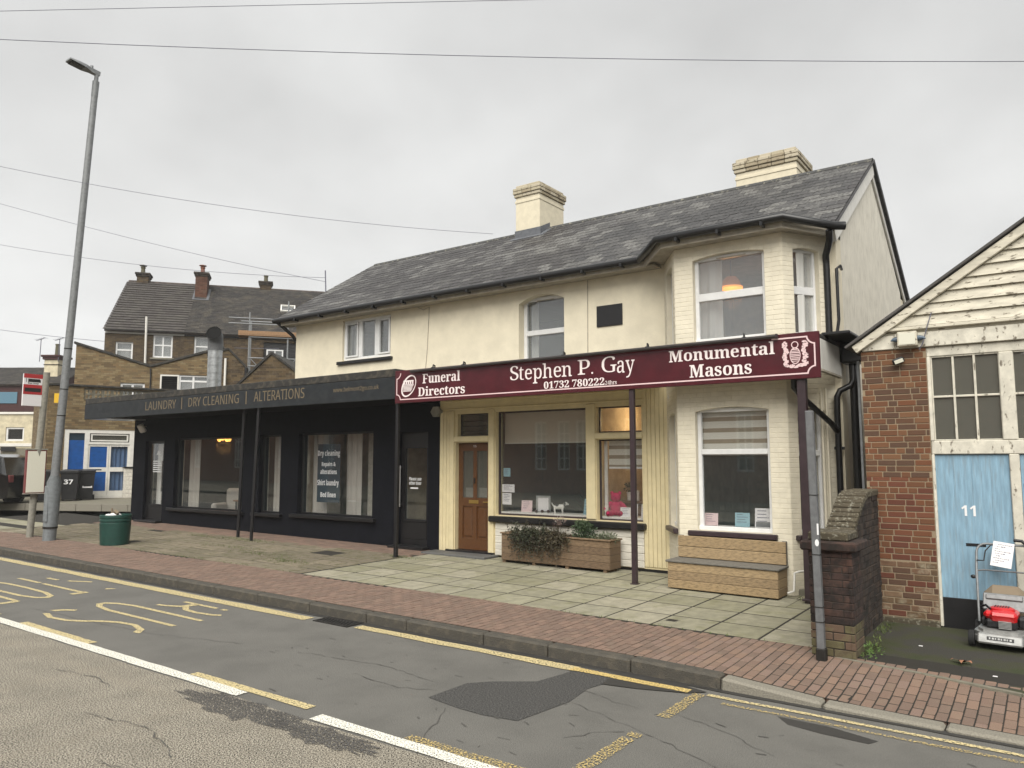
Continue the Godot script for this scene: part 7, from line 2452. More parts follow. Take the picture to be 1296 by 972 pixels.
func build_far() -> void:
	# three terrace houses seen from the back: local x runs to the right, z towards the street
	var o := Vector3(-38.64, 0, -7.87)
	var turn := deg_to_rad(52.0)
	var ex := Vector3(0.6157, 0, -0.788)
	var up := Vector3(0, 3.5, -5.0).normalized()
	var slope := Transform3D(Basis(Vector3.RIGHT, up, Vector3.RIGHT.cross(up)), Vector3(0, 8.27, 0.22))
	var names := [["brown_roofed_house", "dark brick terrace house with ribbed brown tiled roof, behind the yard walls"], ["dark_roofed_house", "middle terrace house with mossy dark tiled roof, behind the metal flue"], ["scaffolded_house", "terrace house with roof light, partly behind the scaffolding"]]
	for k in 3:
		var w := 3.68
		var t := thing(names[k][0], names[k][1], "house", o + ex * (w * k - 0.05), turn, "terrace houses behind the dry cleaner's")
		var b := B.new()
		var holes: Array = [[[0.50, 1.30, 6.82, 7.72], [2.22, 3.14, 6.98, 8.14]], [[0.48, 1.32, 7.0, 8.14]], [[0.2, 3.2, 6.6, 8.0]]][k]
		b.wall(0.0, w - 0.004, 0.0, 8.2, -0.3, -0.01, holes)
		b.wall(0.0, w - 0.004, 0.0, 8.2, -10.0, -9.7)
		b.xf = Transform3D(Basis(Vector3(0, 0, -1), Vector3.UP, Vector3.RIGHT), Vector3.ZERO)
		for x in ([[0.0, 0.2]] if k == 0 else [[w - 0.2, w - 0.004]]):
			b.prism(PackedVector2Array([Vector2(0.3, 0), Vector2(9.7, 0), Vector2(9.7, 8.2), Vector2(5.0, 11.62), Vector2(0.3, 8.2)]), x[0], x[1])
		b.xf = Transform3D()
		var wl := obj("wall", b, M.stock_mortar, t)
		courses(wl, "brickwork", Transform3D(Basis(), Vector3(0, 0, -0.01)), 0.0, w, 4.6, 8.2, holes, {"one": true, "material": M.brick_mass, "mats": M.dark_bricks, "len": 0.22, "high": 0.075, "gap": 0.01})
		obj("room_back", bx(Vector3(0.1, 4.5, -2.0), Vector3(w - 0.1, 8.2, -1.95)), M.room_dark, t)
		for q in holes:
			if k == 2:
				break
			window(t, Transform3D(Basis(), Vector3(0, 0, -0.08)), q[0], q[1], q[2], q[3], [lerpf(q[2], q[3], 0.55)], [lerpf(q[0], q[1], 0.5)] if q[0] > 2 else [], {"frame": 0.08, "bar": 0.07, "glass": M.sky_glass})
			obj("sill", bx(Vector3(q[0] - 0.1, q[2] - 0.1, -0.1), Vector3(q[1] + 0.1, q[2] - 0.005, 0.08), 0.01), M.concrete, t)
			curtain(t, "curtain", M.net, Transform3D(Basis(), Vector3(0, 0, -0.4)), q[0] + 0.05, q[1] - 0.05, q[2], q[3], 20)
		if k == 2:
			for j in 11:
				obj("dark_board", bx(Vector3(0.21, 6.62 + j * 0.125, -0.2), Vector3(3.19, 6.62 + j * 0.125 + 0.118, -0.15 + 0.01 * (j % 2)), 0.004), M.black_paint, wl)
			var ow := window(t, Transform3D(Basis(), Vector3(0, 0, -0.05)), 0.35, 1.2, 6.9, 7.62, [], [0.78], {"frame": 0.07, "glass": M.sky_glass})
			obj("white_sheet", bx(Vector3(0.42, 6.97, -0.13), Vector3(1.13, 7.55, -0.12)), M.white_paint, ow)
		obj("fascia_board", bx(Vector3(0.0, 8.14, 0.0), Vector3(w, 8.22, 0.04), 0.004), M.white_paint if k == 0 else M.black_paint, t)
		b = B.new()
		b.tube([Vector3(0.0, 8.28, 0.16), Vector3(w, 8.28, 0.16)], 0.06, 8)
		obj("gutter", b, M.gutter, t)
		b = B.new()
		b.xf = slope
		b.box(Vector3(0.0, 0.0, -0.08), Vector3(w - 0.003, 6.25, 0.0))
		b.xf = Transform3D(Basis(Vector3.UP, PI), Vector3(0, 0, -10.0)) * slope
		b.box(Vector3(-w + 0.003, 0.0, -0.08), Vector3(0.0, 6.25, 0.02))
		var rf := obj("roof", b, M.tile_brown, t)
		if k == 0:
			tiled_slope(rf, "roof_tiles", slope, -0.06, w, 6.25, 0.34, 0.30, M.brown_tile_tints, M.tile_mass_clean)
		else:
			tiled_slope(rf, "roof_tiles", slope, 0.0, w, 6.25, 0.26, 0.17, M.tile_tints, M.tile_mass)
		b = B.new()
		b.tube([Vector3(0.0, 11.88, -5.02), Vector3(w, 11.88, -5.02)], 0.11, 8)
		obj("ridge", b, M.tile_brown, t)
		if k == 0:
			pot_chimney(t, Vector3(0.45, 11.2, -5.5), Vector3(1.05, 12.4, -4.75), M.dark_bricks, [[0.4, 0.5, M.pot_grey, true]], M.dark_mortar)
			b = B.new()
			b.tube([Vector3(1.92, 4.6, 0.07), Vector3(1.92, 6.1, 0.07), Vector3(1.92, 9.0, 0.34)], 0.055, 10)
			b.tube([Vector3(2.3, 5.7, 0.10), Vector3(1.95, 6.35, 0.08)], 0.05, 8)
			obj("soil_pipe", b, M.white_paint, t)
		elif k == 1:
			pot_chimney(t, Vector3(0.0, 10.2, -4.6), Vector3(0.62, 12.35, -3.5), M.red_bricks, [[0.5, 0.55, M.terracotta, true]], M.dark_mortar)
			b = B.new()
			b.xf = slope
			b.box(Vector3(-0.1, 4.25, 0.045), Vector3(0.0, 5.7, 0.075), 0.005)
			b.box(Vector3(0.63, 4.25, 0.045), Vector3(0.76, 5.7, 0.075), 0.005)
			b.box(Vector3(-0.1, 4.15, 0.046), Vector3(0.76, 4.25, 0.078), 0.005)
			obj("flashing", b, M.lead, rf)
		else:
			pot_chimney(t, Vector3(-0.28, 11.2, -5.45), Vector3(0.34, 12.35, -4.8), M.dark_bricks, [[0.5, 0.5, M.pot_grey]], M.dark_mortar)
			b = B.new()
			b.xf = slope
			b.wall(0.95, 1.75, 3.1, 3.9, 0.03, 0.14, [[1.02, 1.68, 3.17, 3.83]])
			var rl := obj("roof_light", b, M.white_paint, rf)
			b = B.new()
			b.xf = slope
			b.box(Vector3(1.02, 3.17, 0.05), Vector3(1.68, 3.83, 0.075))
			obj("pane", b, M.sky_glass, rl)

	# their back wings with a butterfly roof line
	var wing := thing("back_wing", "yellow brick back wings with a valley roof line and white windows", "outbuilding", Vector3(-33.42, 0, -4.27), turn)
	var outline := PackedVector2Array([Vector2(-0.12, 0), Vector2(5.6, 0), Vector2(5.6, 6.70), Vector2(2.78, 5.78), Vector2(-0.12, 6.68)])
	var wh := [[1.62, 2.58, 4.30, 5.06], [3.17, 5.15, 4.50, 5.46]]
	var b := B.new()
	b.wall(-0.12, 5.6, 0.0, 5.77, -0.25, -0.01, wh)
	b.prism(PackedVector2Array([Vector2(-0.12, 5.77), Vector2(2.78, 5.77), Vector2(-0.12, 6.68)]), -0.25, -0.01)
	b.prism(PackedVector2Array([Vector2(2.78, 5.771), Vector2(5.6, 5.771), Vector2(5.6, 6.70)]), -0.25, -0.01)
	b.box(Vector3(-0.12, 0, -6.0), Vector3(0.12, 6.0, -0.25))
	b.box(Vector3(5.36, 0, -6.0), Vector3(5.6, 6.0, -0.25))
	var wl2 := obj("wall", b, M.stock_mortar, wing)
	var wtop := func(x, y): return y < (lerpf(6.66, 5.76, (x + 0.12) / 2.9) if x < 2.78 else lerpf(5.76, 6.68, (x - 2.78) / 2.82)) - 0.03
	courses(wl2, "brickwork", Transform3D(Basis(), Vector3(0, 0, -0.01)), -0.12, 5.6, 3.6, 6.7, wh, {"one": true, "material": M.brick_mass, "mats": M.stock_bricks, "len": 0.22, "high": 0.075, "gap": 0.01, "inside": wtop})
	for s in [[Vector3(-0.2, 6.72, 0.06), Vector3(2.78, 5.82, 0.06)], [Vector3(2.78, 5.82, 0.06), Vector3(5.7, 6.77, 0.06)]]:
		b = B.new()
		var u: Vector3 = (s[1] - s[0]).normalized()
		b.xf = Transform3D(Basis(u, Vector3.BACK.cross(u), Vector3.BACK), s[0])
		b.box(Vector3(0.0, -0.06, -6.0), Vector3(s[0].distance_to(s[1]), 0.04, 0.0), 0.01)
		obj("roof", b, M.roof_felt, wing)
	window(wing, Transform3D(Basis(), Vector3(0, 0, -0.06)), 1.62, 2.58, 4.30, 5.06, [4.75], [2.1], {"frame": 0.09, "bar": 0.09, "glass": M.dusty_glass})
	var dw := window(wing, Transform3D(Basis(), Vector3(0, 0, -0.04)), 3.92, 5.15, 4.50, 5.46, [5.2], [4.5], {"frame": 0.07, "bar": 0.08, "glass": M.sky_glass})
	obj("net_curtain", bx(Vector3(3.98, 4.55, -0.3), Vector3(5.1, 5.18, -0.28)), M.net, dw)
	b = B.new()
	b.wall(3.17, 3.92, 4.50, 5.46, -0.1, 0.0, [[3.23, 3.86, 4.5, 5.40]])
	var lv := obj("vent_frame", b, M.white_paint, wing)
	for j in 11:
		b = B.new()
		b.xf = Transform3D(Basis(Vector3.RIGHT, 0.5), Vector3(0, 4.54 + j * 0.08, -0.05))
		b.box(Vector3(3.235, -0.035, -0.006), Vector3(3.855, 0.035, 0.006))
		obj("louvre_slat", b, M.black_paint, lv)
	obj("vent_back", bx(Vector3(3.2, 4.4, -0.24), Vector3(3.9, 5.45, -0.2)), M.crack, lv)
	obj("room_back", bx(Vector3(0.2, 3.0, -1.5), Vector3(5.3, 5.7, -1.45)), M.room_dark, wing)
	b = B.new()
	b.tube([Vector3(2.78, 5.7, 0.05), Vector3(2.80, 5.4, 0.05), Vector3(2.80, 4.2, 0.05)], 0.03, 8)
	obj("downpipe", b, M.black_paint, wing)

	# a nearer brown brick wing beside the flue
	var bw := thing("brown_wing", "brown brick wing with sloping top and white pipe, right of the metal flue", "outbuilding", Vector3(-26.69, 0, -6.56), turn)
	b = B.new()
	b.prism(PackedVector2Array([Vector2(-0.5, 0), Vector2(0.88, 0), Vector2(0.88, 5.45), Vector2(0.24, 6.12), Vector2(-0.5, 5.85)]), -0.22, -0.01)
	b.box(Vector3(-0.5, 0, -4.0), Vector3(-0.28, 5.8, -0.22))
	b.box(Vector3(0.66, 0, -4.0), Vector3(0.88, 5.4, -0.22))
	var bwl := obj("wall", b, M.stock_mortar, bw)
	courses(bwl, "brickwork", Transform3D(Basis(), Vector3(0, 0, -0.01)), -0.5, 0.88, 3.4, 6.1, [], {"one": true, "material": M.brick_mass, "mats": M.dark_bricks + [M.stock_bricks[3]], "len": 0.22, "high": 0.075, "gap": 0.01, "inside": func(x, y): return y < (6.08 - (x - 0.24) * 1.05 if x > 0.24 else 6.08 - (0.24 - x) * 0.36) - 0.03})
	for s in [[Vector3(-0.55, 5.88, 0.05), Vector3(0.24, 6.17, 0.05)], [Vector3(0.24, 6.17, 0.05), Vector3(0.95, 5.43, 0.05)]]:
		b = B.new()
		var u: Vector3 = (s[1] - s[0]).normalized()
		b.xf = Transform3D(Basis(u, Vector3.BACK.cross(u), Vector3.BACK), s[0])
		b.box(Vector3(0.0, -0.05, -4.0), Vector3(s[0].distance_to(s[1]), 0.03, 0.0), 0.008)
		obj("roof", b, M.roof_felt, bw)
	b = B.new()
	b.tube([Vector3(0.15, 5.75, 0.08), Vector3(0.15, 4.0, 0.08)], 0.045, 10)
	obj("white_pipe", b, M.white_paint, bw)
	b = B.new()
	b.tube([Vector3(0.9, 5.5, 0.0), Vector3(0.9, 4.2, 0.0)], 0.04, 8)
	obj("downpipe", b, M.black_paint, bw)

	# the small brick gable just behind the dry cleaner's roof
	var sg := thing("small_gable", "small brown brick gable peeping over the dry cleaner's flat roof", "outbuilding", Vector3(-21.76, 0, -5.22), deg_to_rad(35.9))
	b = B.new()
	b.prism(PackedVector2Array([Vector2(-1.7, 0), Vector2(1.9, 0), Vector2(1.9, 3.95), Vector2(0, 5.37), Vector2(-1.7, 3.73)]), -0.22, -0.01)
	var sgw := obj("wall", b, M.stock_mortar, sg)
	courses(sgw, "brickwork", Transform3D(Basis(), Vector3(0, 0, -0.01)), -1.7, 1.9, 3.0, 5.4, [], {"one": true, "material": M.brick_mass, "mats": [M.dark_bricks[0], M.dark_bricks[2], M.stock_bricks[3], M.dark_bricks[1]], "len": 0.22, "high": 0.075, "gap": 0.01, "inside": func(x, y): return y < 5.33 - (x * 0.75 if x > 0 else -x * 0.965) - 0.04})
	for s in [[Vector3(-1.75, 3.72, 0.05), Vector3(0, 5.42, 0.05)], [Vector3(0, 5.42, 0.05), Vector3(1.95, 3.97, 0.05)]]:
		b = B.new()
		var u: Vector3 = (s[1] - s[0]).normalized()
		b.xf = Transform3D(Basis(u, Vector3.BACK.cross(u), Vector3.BACK), s[0])
		b.box(Vector3(0.0, -0.05, -3.0), Vector3(s[0].distance_to(s[1]), 0.03, 0.0), 0.008)
		obj("roof", b, M.roof_felt, sg)

	# scaffolding
	var sc := thing("scaffolding", "steel scaffolding with timber boards behind the small brick gable", "scaffolding", Vector3(-26.62, 0, -7.72), turn)
	for s in [[0.0, 0.0, 7.77], [1.5, 0.0, 8.3], [0.0, -1.2, 7.6], [1.5, -1.2, 7.9], [3.0, 0.0, 7.8]]:
		b = B.new()
		b.rod(Vector3(s[0], 0.2, s[1]), Vector3(s[0], s[2], s[1]), 0.03, 0.03, 8)
		obj("pole", b, M.galvanised, sc)
	for s in [[-0.8, 7.52, 3.2, 0.0], [-0.8, 7.29, 3.2, 0.03], [0.0, 6.75, 3.2, 0.03], [0.0, 5.9, 3.2, 0.03], [0.0, 5.57, 3.2, 0.03], [-0.4, 7.6, 3.0, -1.2]]:
		b = B.new()
		b.rod(Vector3(s[0], s[1], s[3]), Vector3(s[2], s[1], s[3]), 0.026, 0.026, 8)
		obj("rail", b, M.galvanised, sc)
	for j in 10:
		b = B.new()
		var x := 0.05 + j * 0.3
		b.rod(Vector3(x, 5.57 if j % 2 else 5.9, 0.03), Vector3(x + 0.3, 5.9 if j % 2 else 5.57, 0.03), 0.018, 0.018, 6)
		obj("brace", b, M.galvanised, sc)
	for j in 3:
		obj("board", bx(Vector3(-0.42, 6.80, -0.12 - j * 0.23), Vector3(3.1, 6.84, 0.09 - j * 0.23), 0.006), M.board_timber, sc)
	obj("toe_board", bx(Vector3(-0.42, 6.85, 0.05), Vector3(3.1, 7.0, 0.085), 0.006), M.board_timber, sc)

	# the flat roofed annex with blue doors
	var an := thing("brick_annex", "flat roofed yellow brick annex with bright blue double doors", "annex", Vector3(-28.9, 0, -2.7), deg_to_rad(72.54))
	var ah := [[-0.75, 1.63, 0.40, 2.89], [-0.2, 2.6, 3.98, 4.40]]
	b = B.new()
	b.wall(-1.32, 3.6, 0.1, 4.44, -0.25, -0.01, ah)
	b.box(Vector3(-1.32, 0.1, -5.0), Vector3(-1.07, 4.43, -0.25))
	b.box(Vector3(-1.32, 0.1, -5.2), Vector3(3.6, 4.43, -5.0))
	var aw := obj("wall", b, M.stock_mortar, an)
	courses(aw, "brickwork", Transform3D(Basis(), Vector3(0, 0, -0.01)), -1.32, 3.6, 0.4, 4.44, ah, {"one": true, "material": M.brick_mass, "mats": M.stock_bricks, "len": 0.22, "high": 0.075, "gap": 0.01})
	courses(aw, "brickwork", Transform3D(Basis(Vector3.UP, -PI / 2), Vector3(-1.32, 0, -5.0)), 0.0, 5.0, 0.4, 4.44, [], {"one": true, "material": M.brick_mass, "mats": M.stock_bricks, "len": 0.22, "high": 0.075, "gap": 0.01})
	obj("coping", bx(Vector3(-1.38, 4.445, -0.35), Vector3(3.65, 4.52, 0.06), 0.01), M.roof_felt, an)
	obj("flat_roof", bx(Vector3(-1.3, 3.85, -5.0), Vector3(3.6, 3.95, -0.26)), M.roof_felt, an)
	for i in 9:
		for j in 1:
			var x := -0.19 + i * 0.308
			b = B.new()
			b.wall(x, x + 0.3, 3.99, 4.39, -0.2, -0.06, [[x + 0.04, x + 0.13, 4.03, 4.17], [x + 0.17, x + 0.26, 4.03, 4.17], [x + 0.04, x + 0.13, 4.21, 4.35], [x + 0.17, x + 0.26, 4.21, 4.35]])
			b.box(Vector3(x + 0.1, 4.14, -0.061), Vector3(x + 0.2, 4.24, -0.03), 0.02)
			obj("screen_block", b, M.concrete, aw)
	# the blue front
	b = B.new()
	b.wall(-0.75, 1.63, 0.40, 2.89, -0.12, -0.02, [[-0.60, -0.10, 0.55, 2.76], [0.03, 1.40, 0.5, 2.36], [0.06, 1.38, 2.44, 2.76]])
	var ff := obj("door_frame", b, M.white_paint, an)
	obj("blue_panel", bx(Vector3(-0.60, 0.55, -0.10), Vector3(-0.10, 2.5, -0.07)), M.royal_blue, an)
	obj("dark_panel", bx(Vector3(-0.60, 2.501, -0.10), Vector3(-0.10, 2.76, -0.072)), M.teal_banner, an)
	obj("pane", bx(Vector3(0.06, 2.44, -0.09), Vector3(1.38, 2.76, -0.075)), M.dusty_glass, ff)
	b = B.new()
	b.wall(0.10, 1.34, 2.47, 2.73, -0.074, -0.04, [[0.15, 1.29, 2.52, 2.69]])
	obj("fanlight", b, M.white_paint, ff)
	for s in [[0.03, 0.71], [0.72, 1.40]]:
		b = B.new()
		b.wall(s[0], s[1], 0.5, 2.36, -0.10, -0.05, [[s[0] + 0.06, s[1] - 0.06, 0.66, 1.36], [s[0] + 0.06, s[1] - 0.06, 1.52, 2.28]])
		var d := obj("door", b, M.white_paint, an)
		if s[0] < 0.5:
			for y in [[0.66, 1.36], [1.52, 2.28]]:
				obj("blue_panel", bx(Vector3(s[0] + 0.06, y[0], -0.09), Vector3(s[1] - 0.06, y[1], -0.07)), M.royal_blue, d)
			obj("letter_plate", bx(Vector3(0.28, 1.41, -0.049), Vector3(0.5, 1.46, -0.04), 0.004), M.chrome, d)
		else:
			for y in [[0.66, 1.36], [1.52, 2.28]]:
				obj("pane", bx(Vector3(s[0] + 0.06, y[0], -0.085), Vector3(s[1] - 0.06, y[1], -0.07)), M.glass, d)
			curtain(d, "blue_curtain", M.curtain_blue, Transform3D(Basis(), Vector3(0, 0, -0.18)), s[0] + 0.03, s[1] - 0.03, 0.6, 2.32, 42, 0.03)
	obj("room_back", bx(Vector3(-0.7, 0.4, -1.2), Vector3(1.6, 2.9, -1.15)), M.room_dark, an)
	var mc := thing("boarded_cabinet", "low pinkish white boarded cabinet beside the blue doors", "cabinet", Vector3(-28.9, 0.38, -2.7) + Vector3(0.30, 0, -0.954) * 1.22 + Vector3(0.954, 0, 0.3) * 0.28, deg_to_rad(72.54))
	for j in 7:
		obj("board", bx(Vector3(0.0, 0.02 + j * 0.155, -0.25), Vector3(1.0, 0.02 + j * 0.155 + 0.15, 0.0), 0.008), M.white_board, mc)
	obj("lid", bx(Vector3(-0.04, 1.11, -0.3), Vector3(1.04, 1.16, 0.05), 0.01), M.black_paint, mc)
	make_wheelie_bin(Vector3(-28.3, 0.36, -1.08), 1.0, "black wheelie bin with a white label, left of the lamp post", "")
	make_wheelie_bin(Vector3(-28.2, 0.36, -1.88), 0.95, "black wheelie bin with a white number 37 on it", "37")
	make_wheelie_bin(Vector3(-28.3, 0.36, -2.42), 1.15, "black wheelie bin at the right of the three, by the blue doors", "")
	make_car(Vector3(-29.95, 0.27, 0.9), PI + 0.626, "black car parked by the white house, cut off by the left edge", M.car_black)

	# far left: white house, dark red house with a cream chimney
	var wt := thing("white_house", "low cream white house with parapet and small dark windows, behind the black car", "house", Vector3(-47.27, 0, -6.54), deg_to_rad(35.9))
	var hh := [[0.45, 1.45, 2.85, 3.6], [2.36, 3.3, 2.85, 3.56]]
	b = B.new()
	b.wall(-6.0, 4.2, 2.45, 4.4, -0.25, 0.0, hh)
	b.box(Vector3(-6.0, 0, -7.0), Vector3(-5.7, 4.3, -0.25))
	b.box(Vector3(3.9, 0, -7.0), Vector3(4.2, 4.3, -0.25))
	obj("wall", b, M.cream_wall, wt)
	obj("lower_wall", bx(Vector3(-6.0, -0.3, -0.25), Vector3(4.2, 2.449, -0.02)), M.concrete, wt)
	obj("string_course", bx(Vector3(-0.3, 2.55, 0.001), Vector3(4.2, 2.72, 0.05), 0.01), M.white_paint, wt)
	obj("parapet", bx(Vector3(-6.05, 4.30, -0.3), Vector3(4.25, 4.42, 0.08), 0.015), M.white_paint, wt)
	for q in hh:
		window(wt, Transform3D(Basis(), Vector3(0, 0, -0.05)), q[0], q[1], q[2], q[3], [], [], {"frame": 0.1, "glass": M.glass})
	obj("room_back", bx(Vector3(-5.6, 0.2, -1.2), Vector3(3.8, 4.2, -1.15)), M.room_dark, wt)
	b = B.new()
	b.xf = Transform3D(Basis(Vector3(0, 0, -1), Vector3.UP, Vector3.RIGHT), Vector3.ZERO)
	b.prism(PackedVector2Array([Vector2(0.3, 4.42), Vector2(7.0, 4.42), Vector2(7.0, 4.9)]), -6.0, 1.8)
	obj("roof", b, M.concrete, wt)
	obj("name_board", bx(Vector3(0.3, 2.3, 0.06), Vector3(1.1, 2.52, 0.1)), M.black_paint, wt)
	obj("door", bx(Vector3(-0.9, -0.1, -0.01), Vector3(0.25, 2.35, 0.03), 0.01), M.white_paint, wt)

	var rh := thing("dark_red_house", "dark red house with slate roof and cream chimney at the far left", "house", Vector3(-56.27, 0, -9.87), deg_to_rad(35.9))
	b = B.new()
	b.box(Vector3(-9.0, 0, -6.0), Vector3(3.80, 6.75, 0.0))
	obj("wall", b, M.oxblood, rh)
	b = B.new()
	b.xf = Transform3D(Basis(Vector3(0, 0, -1), Vector3.UP, Vector3.RIGHT), Vector3.ZERO)
	b.prism(PackedVector2Array([Vector2(0.0, 6.75), Vector2(6.0, 6.75), Vector2(3.0, 8.15)]), 3.5, 3.79)
	obj("gable", b, M.oxblood, rh)
	var su := Vector3(0, 1.4, -3.0).normalized()
	var sf := Transform3D(Basis(Vector3.RIGHT, su, Vector3.RIGHT.cross(su)), Vector3(0, 6.72, 0.2))
	b = B.new()
	b.xf = sf
	b.box(Vector3(-9.2, 0, -0.06), Vector3(3.9, 3.5, 0.0))
	b.xf = Transform3D(Basis(Vector3.UP, PI), Vector3(0, 0, -6.0)) * sf
	b.box(Vector3(-3.9, 0, -0.06), Vector3(9.2, 3.5, 0.02))
	var rr := obj("roof", b, M.tile_brown, rh)
	tiled_slope(rr, "roof_slates", sf, -7.0, 3.9, 3.5, 0.3, 0.2, M.tile_tints, M.tile_mass_clean)
	obj("blue_sheet", bx(Vector3(-0.9, 5.5, 0.01), Vector3(1.15, 6.25, 0.05), 0.02), M.blue_cloth, rh)
	var ch := obj("chimney", bx(Vector3(2.02, 6.5, -2.4), Vector3(2.95, 8.55, -1.2), 0.01), M.cream_wall, rh)
	obj("band", bx(Vector3(1.99, 8.18, -2.43), Vector3(2.98, 8.24, -1.17), 0.005), M.dark_mortar, ch)
	b = B.new()
	b.box(Vector3(1.93, 8.551, -2.5), Vector3(3.04, 8.72, -1.1), 0.02)
	b.box(Vector3(1.85, 8.721, -2.58), Vector3(3.12, 8.86, -1.02), 0.02)
	obj("cap", b, M.oxblood, ch)
	b = B.new()
	b.lathe([Vector2(0.15, 0.0), Vector2(0.13, 0.7), Vector2(0.15, 0.72), Vector2(0.15, 0.8), Vector2(0.0, 0.8)], 12, Vector3(2.62, 8.86, -1.6))
	obj("pot", b, M.pot_grey, ch)
	for s in [[1.75, "left television aerial on a thin mast above the cream chimney", 9.95], [3.0, "right television aerial on a thin mast above the cream chimney", 9.95]]:
		var ae := thing("television_aerial", s[1], "aerial", Vector3(-56.27, 0, -9.87) + Vector3(0.81, 0, -0.586) * s[0] + Vector3(0.586, 0, 0.81) * -1.1, deg_to_rad(35.9), "aerials on the cream chimney")
		b = B.new()
		b.rod(Vector3(0, 8.4, 0), Vector3(0.03, s[2], 0), 0.025)
		obj("mast", b, M.cable, ae)
		b = B.new()
		b.rod(Vector3(-0.28, s[2] - 0.12, 0), Vector3(0.35, s[2] + 0.06, 0.1), 0.018)
		obj("boom", b, M.cable, ae)
		for k in 5:
			b = B.new()
			var x := -0.25 + k * 0.14
			b.rod(Vector3(x, s[2] - 0.06 + k * 0.035 - 0.03, -0.22), Vector3(x, s[2] - 0.06 + k * 0.035 - 0.03, 0.26), 0.01)
			obj("element", b, M.cable, ae)

	# across the road behind the camera, seen only mirrored in the shop windows
	var op := thing("brick_hall", "red brick hall across the road, mirrored in the shop windows", "hall", Vector3(0, -0.1, 22.0), PI)
	var oh := []
	for x in [4.2, 7.4, 10.6, 13.8, 16.6, 19.3, 20.4, 21.8, 25.0, 28.0, 33.0, 38.0, 43.0, 48.0, 53.0]:
		oh.append([x, x + 0.75, 1.4, 3.9])
	b = B.new()
	b.wall(1.0, 58.0, 0.0, 6.2, -0.3, 0.0, oh)
	b.box(Vector3(1.0, 6.2, -8.0), Vector3(58.0, 6.3, 0.15))
	b.box(Vector3(1.0, 0, -8.2), Vector3(58.0, 6.2, -8.0))
	b.box(Vector3(1.0, 0, -8.0), Vector3(1.3, 6.2, -0.3))
	b.box(Vector3(57.7, 0, -8.0), Vector3(58.0, 6.2, -0.3))
	obj("wall", b, mt("hall_brick", Color(0.56, 0.40, 0.32), 0.9, {"tex": "cloud", "scale": 0.6}), op)
	for q in oh:
		window(op, Transform3D(Basis(), Vector3(0, 0, -0.08)), q[0], q[1], q[2], q[3], [2.0, 2.62, 3.25], [q[0] + 0.375], {"frame": 0.09, "bar": 0.05, "glass": M.glass, "mat": M.white_paint})
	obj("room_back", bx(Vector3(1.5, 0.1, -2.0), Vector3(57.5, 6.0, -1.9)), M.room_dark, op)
	var rl2 := thing("railings", "black hooped railings across the road, mirrored in the bay window", "railings", Vector3(0, -0.08, 14.0), PI)
	b = B.new()
	for y in [0.25, 0.95]:
		b.rod(Vector3(-6.0, y, 0), Vector3(14.0, y, 0), 0.02, 0.02, 6)
	obj("rail", b, M.black_paint, rl2)
	b = B.new()
	for k in 100:
		var x := -5.9 + k * 0.2
		var pts := [Vector3(x, 0.0, 0), Vector3(x, 1.1, 0)]
		if k % 2 == 0:
			for i in 5:
				var u := PI * i / 4.0
				pts.append(Vector3(x + 0.1 - 0.1 * cos(u), 1.1 + 0.1 * sin(u), 0))
		b.tube(pts, 0.011, 5, false)
	obj("bars", b, M.black_paint, rl2)

# ---------------------------------------------------------------- things in the shop windows
func card(label: String, x: float, y: float, z: float, w: float, h: float, m: Material, turn := 0.0, lean := -0.15, lines := 4) -> Node3D:
	var t := thing("leaflet", label, "leaflet", Vector3(x, y, z), turn, "")
	t.rotation.x = lean
	obj("sheet", bx(Vector3(-w / 2, 0, -0.006), Vector3(w / 2, h, 0.0), 0.002), m, t)
	var b := B.new()
	for r in lines:
		var y0 := h * (0.85 - 0.7 * r / maxf(lines, 1))
		b.box(Vector3(-w * 0.36, y0, 0.0), Vector3(-w * 0.36 + w * rng.randf_range(0.35, 0.72), y0 + h * 0.035, 0.001))
	obj("print", b, M.ink, t)
	return t

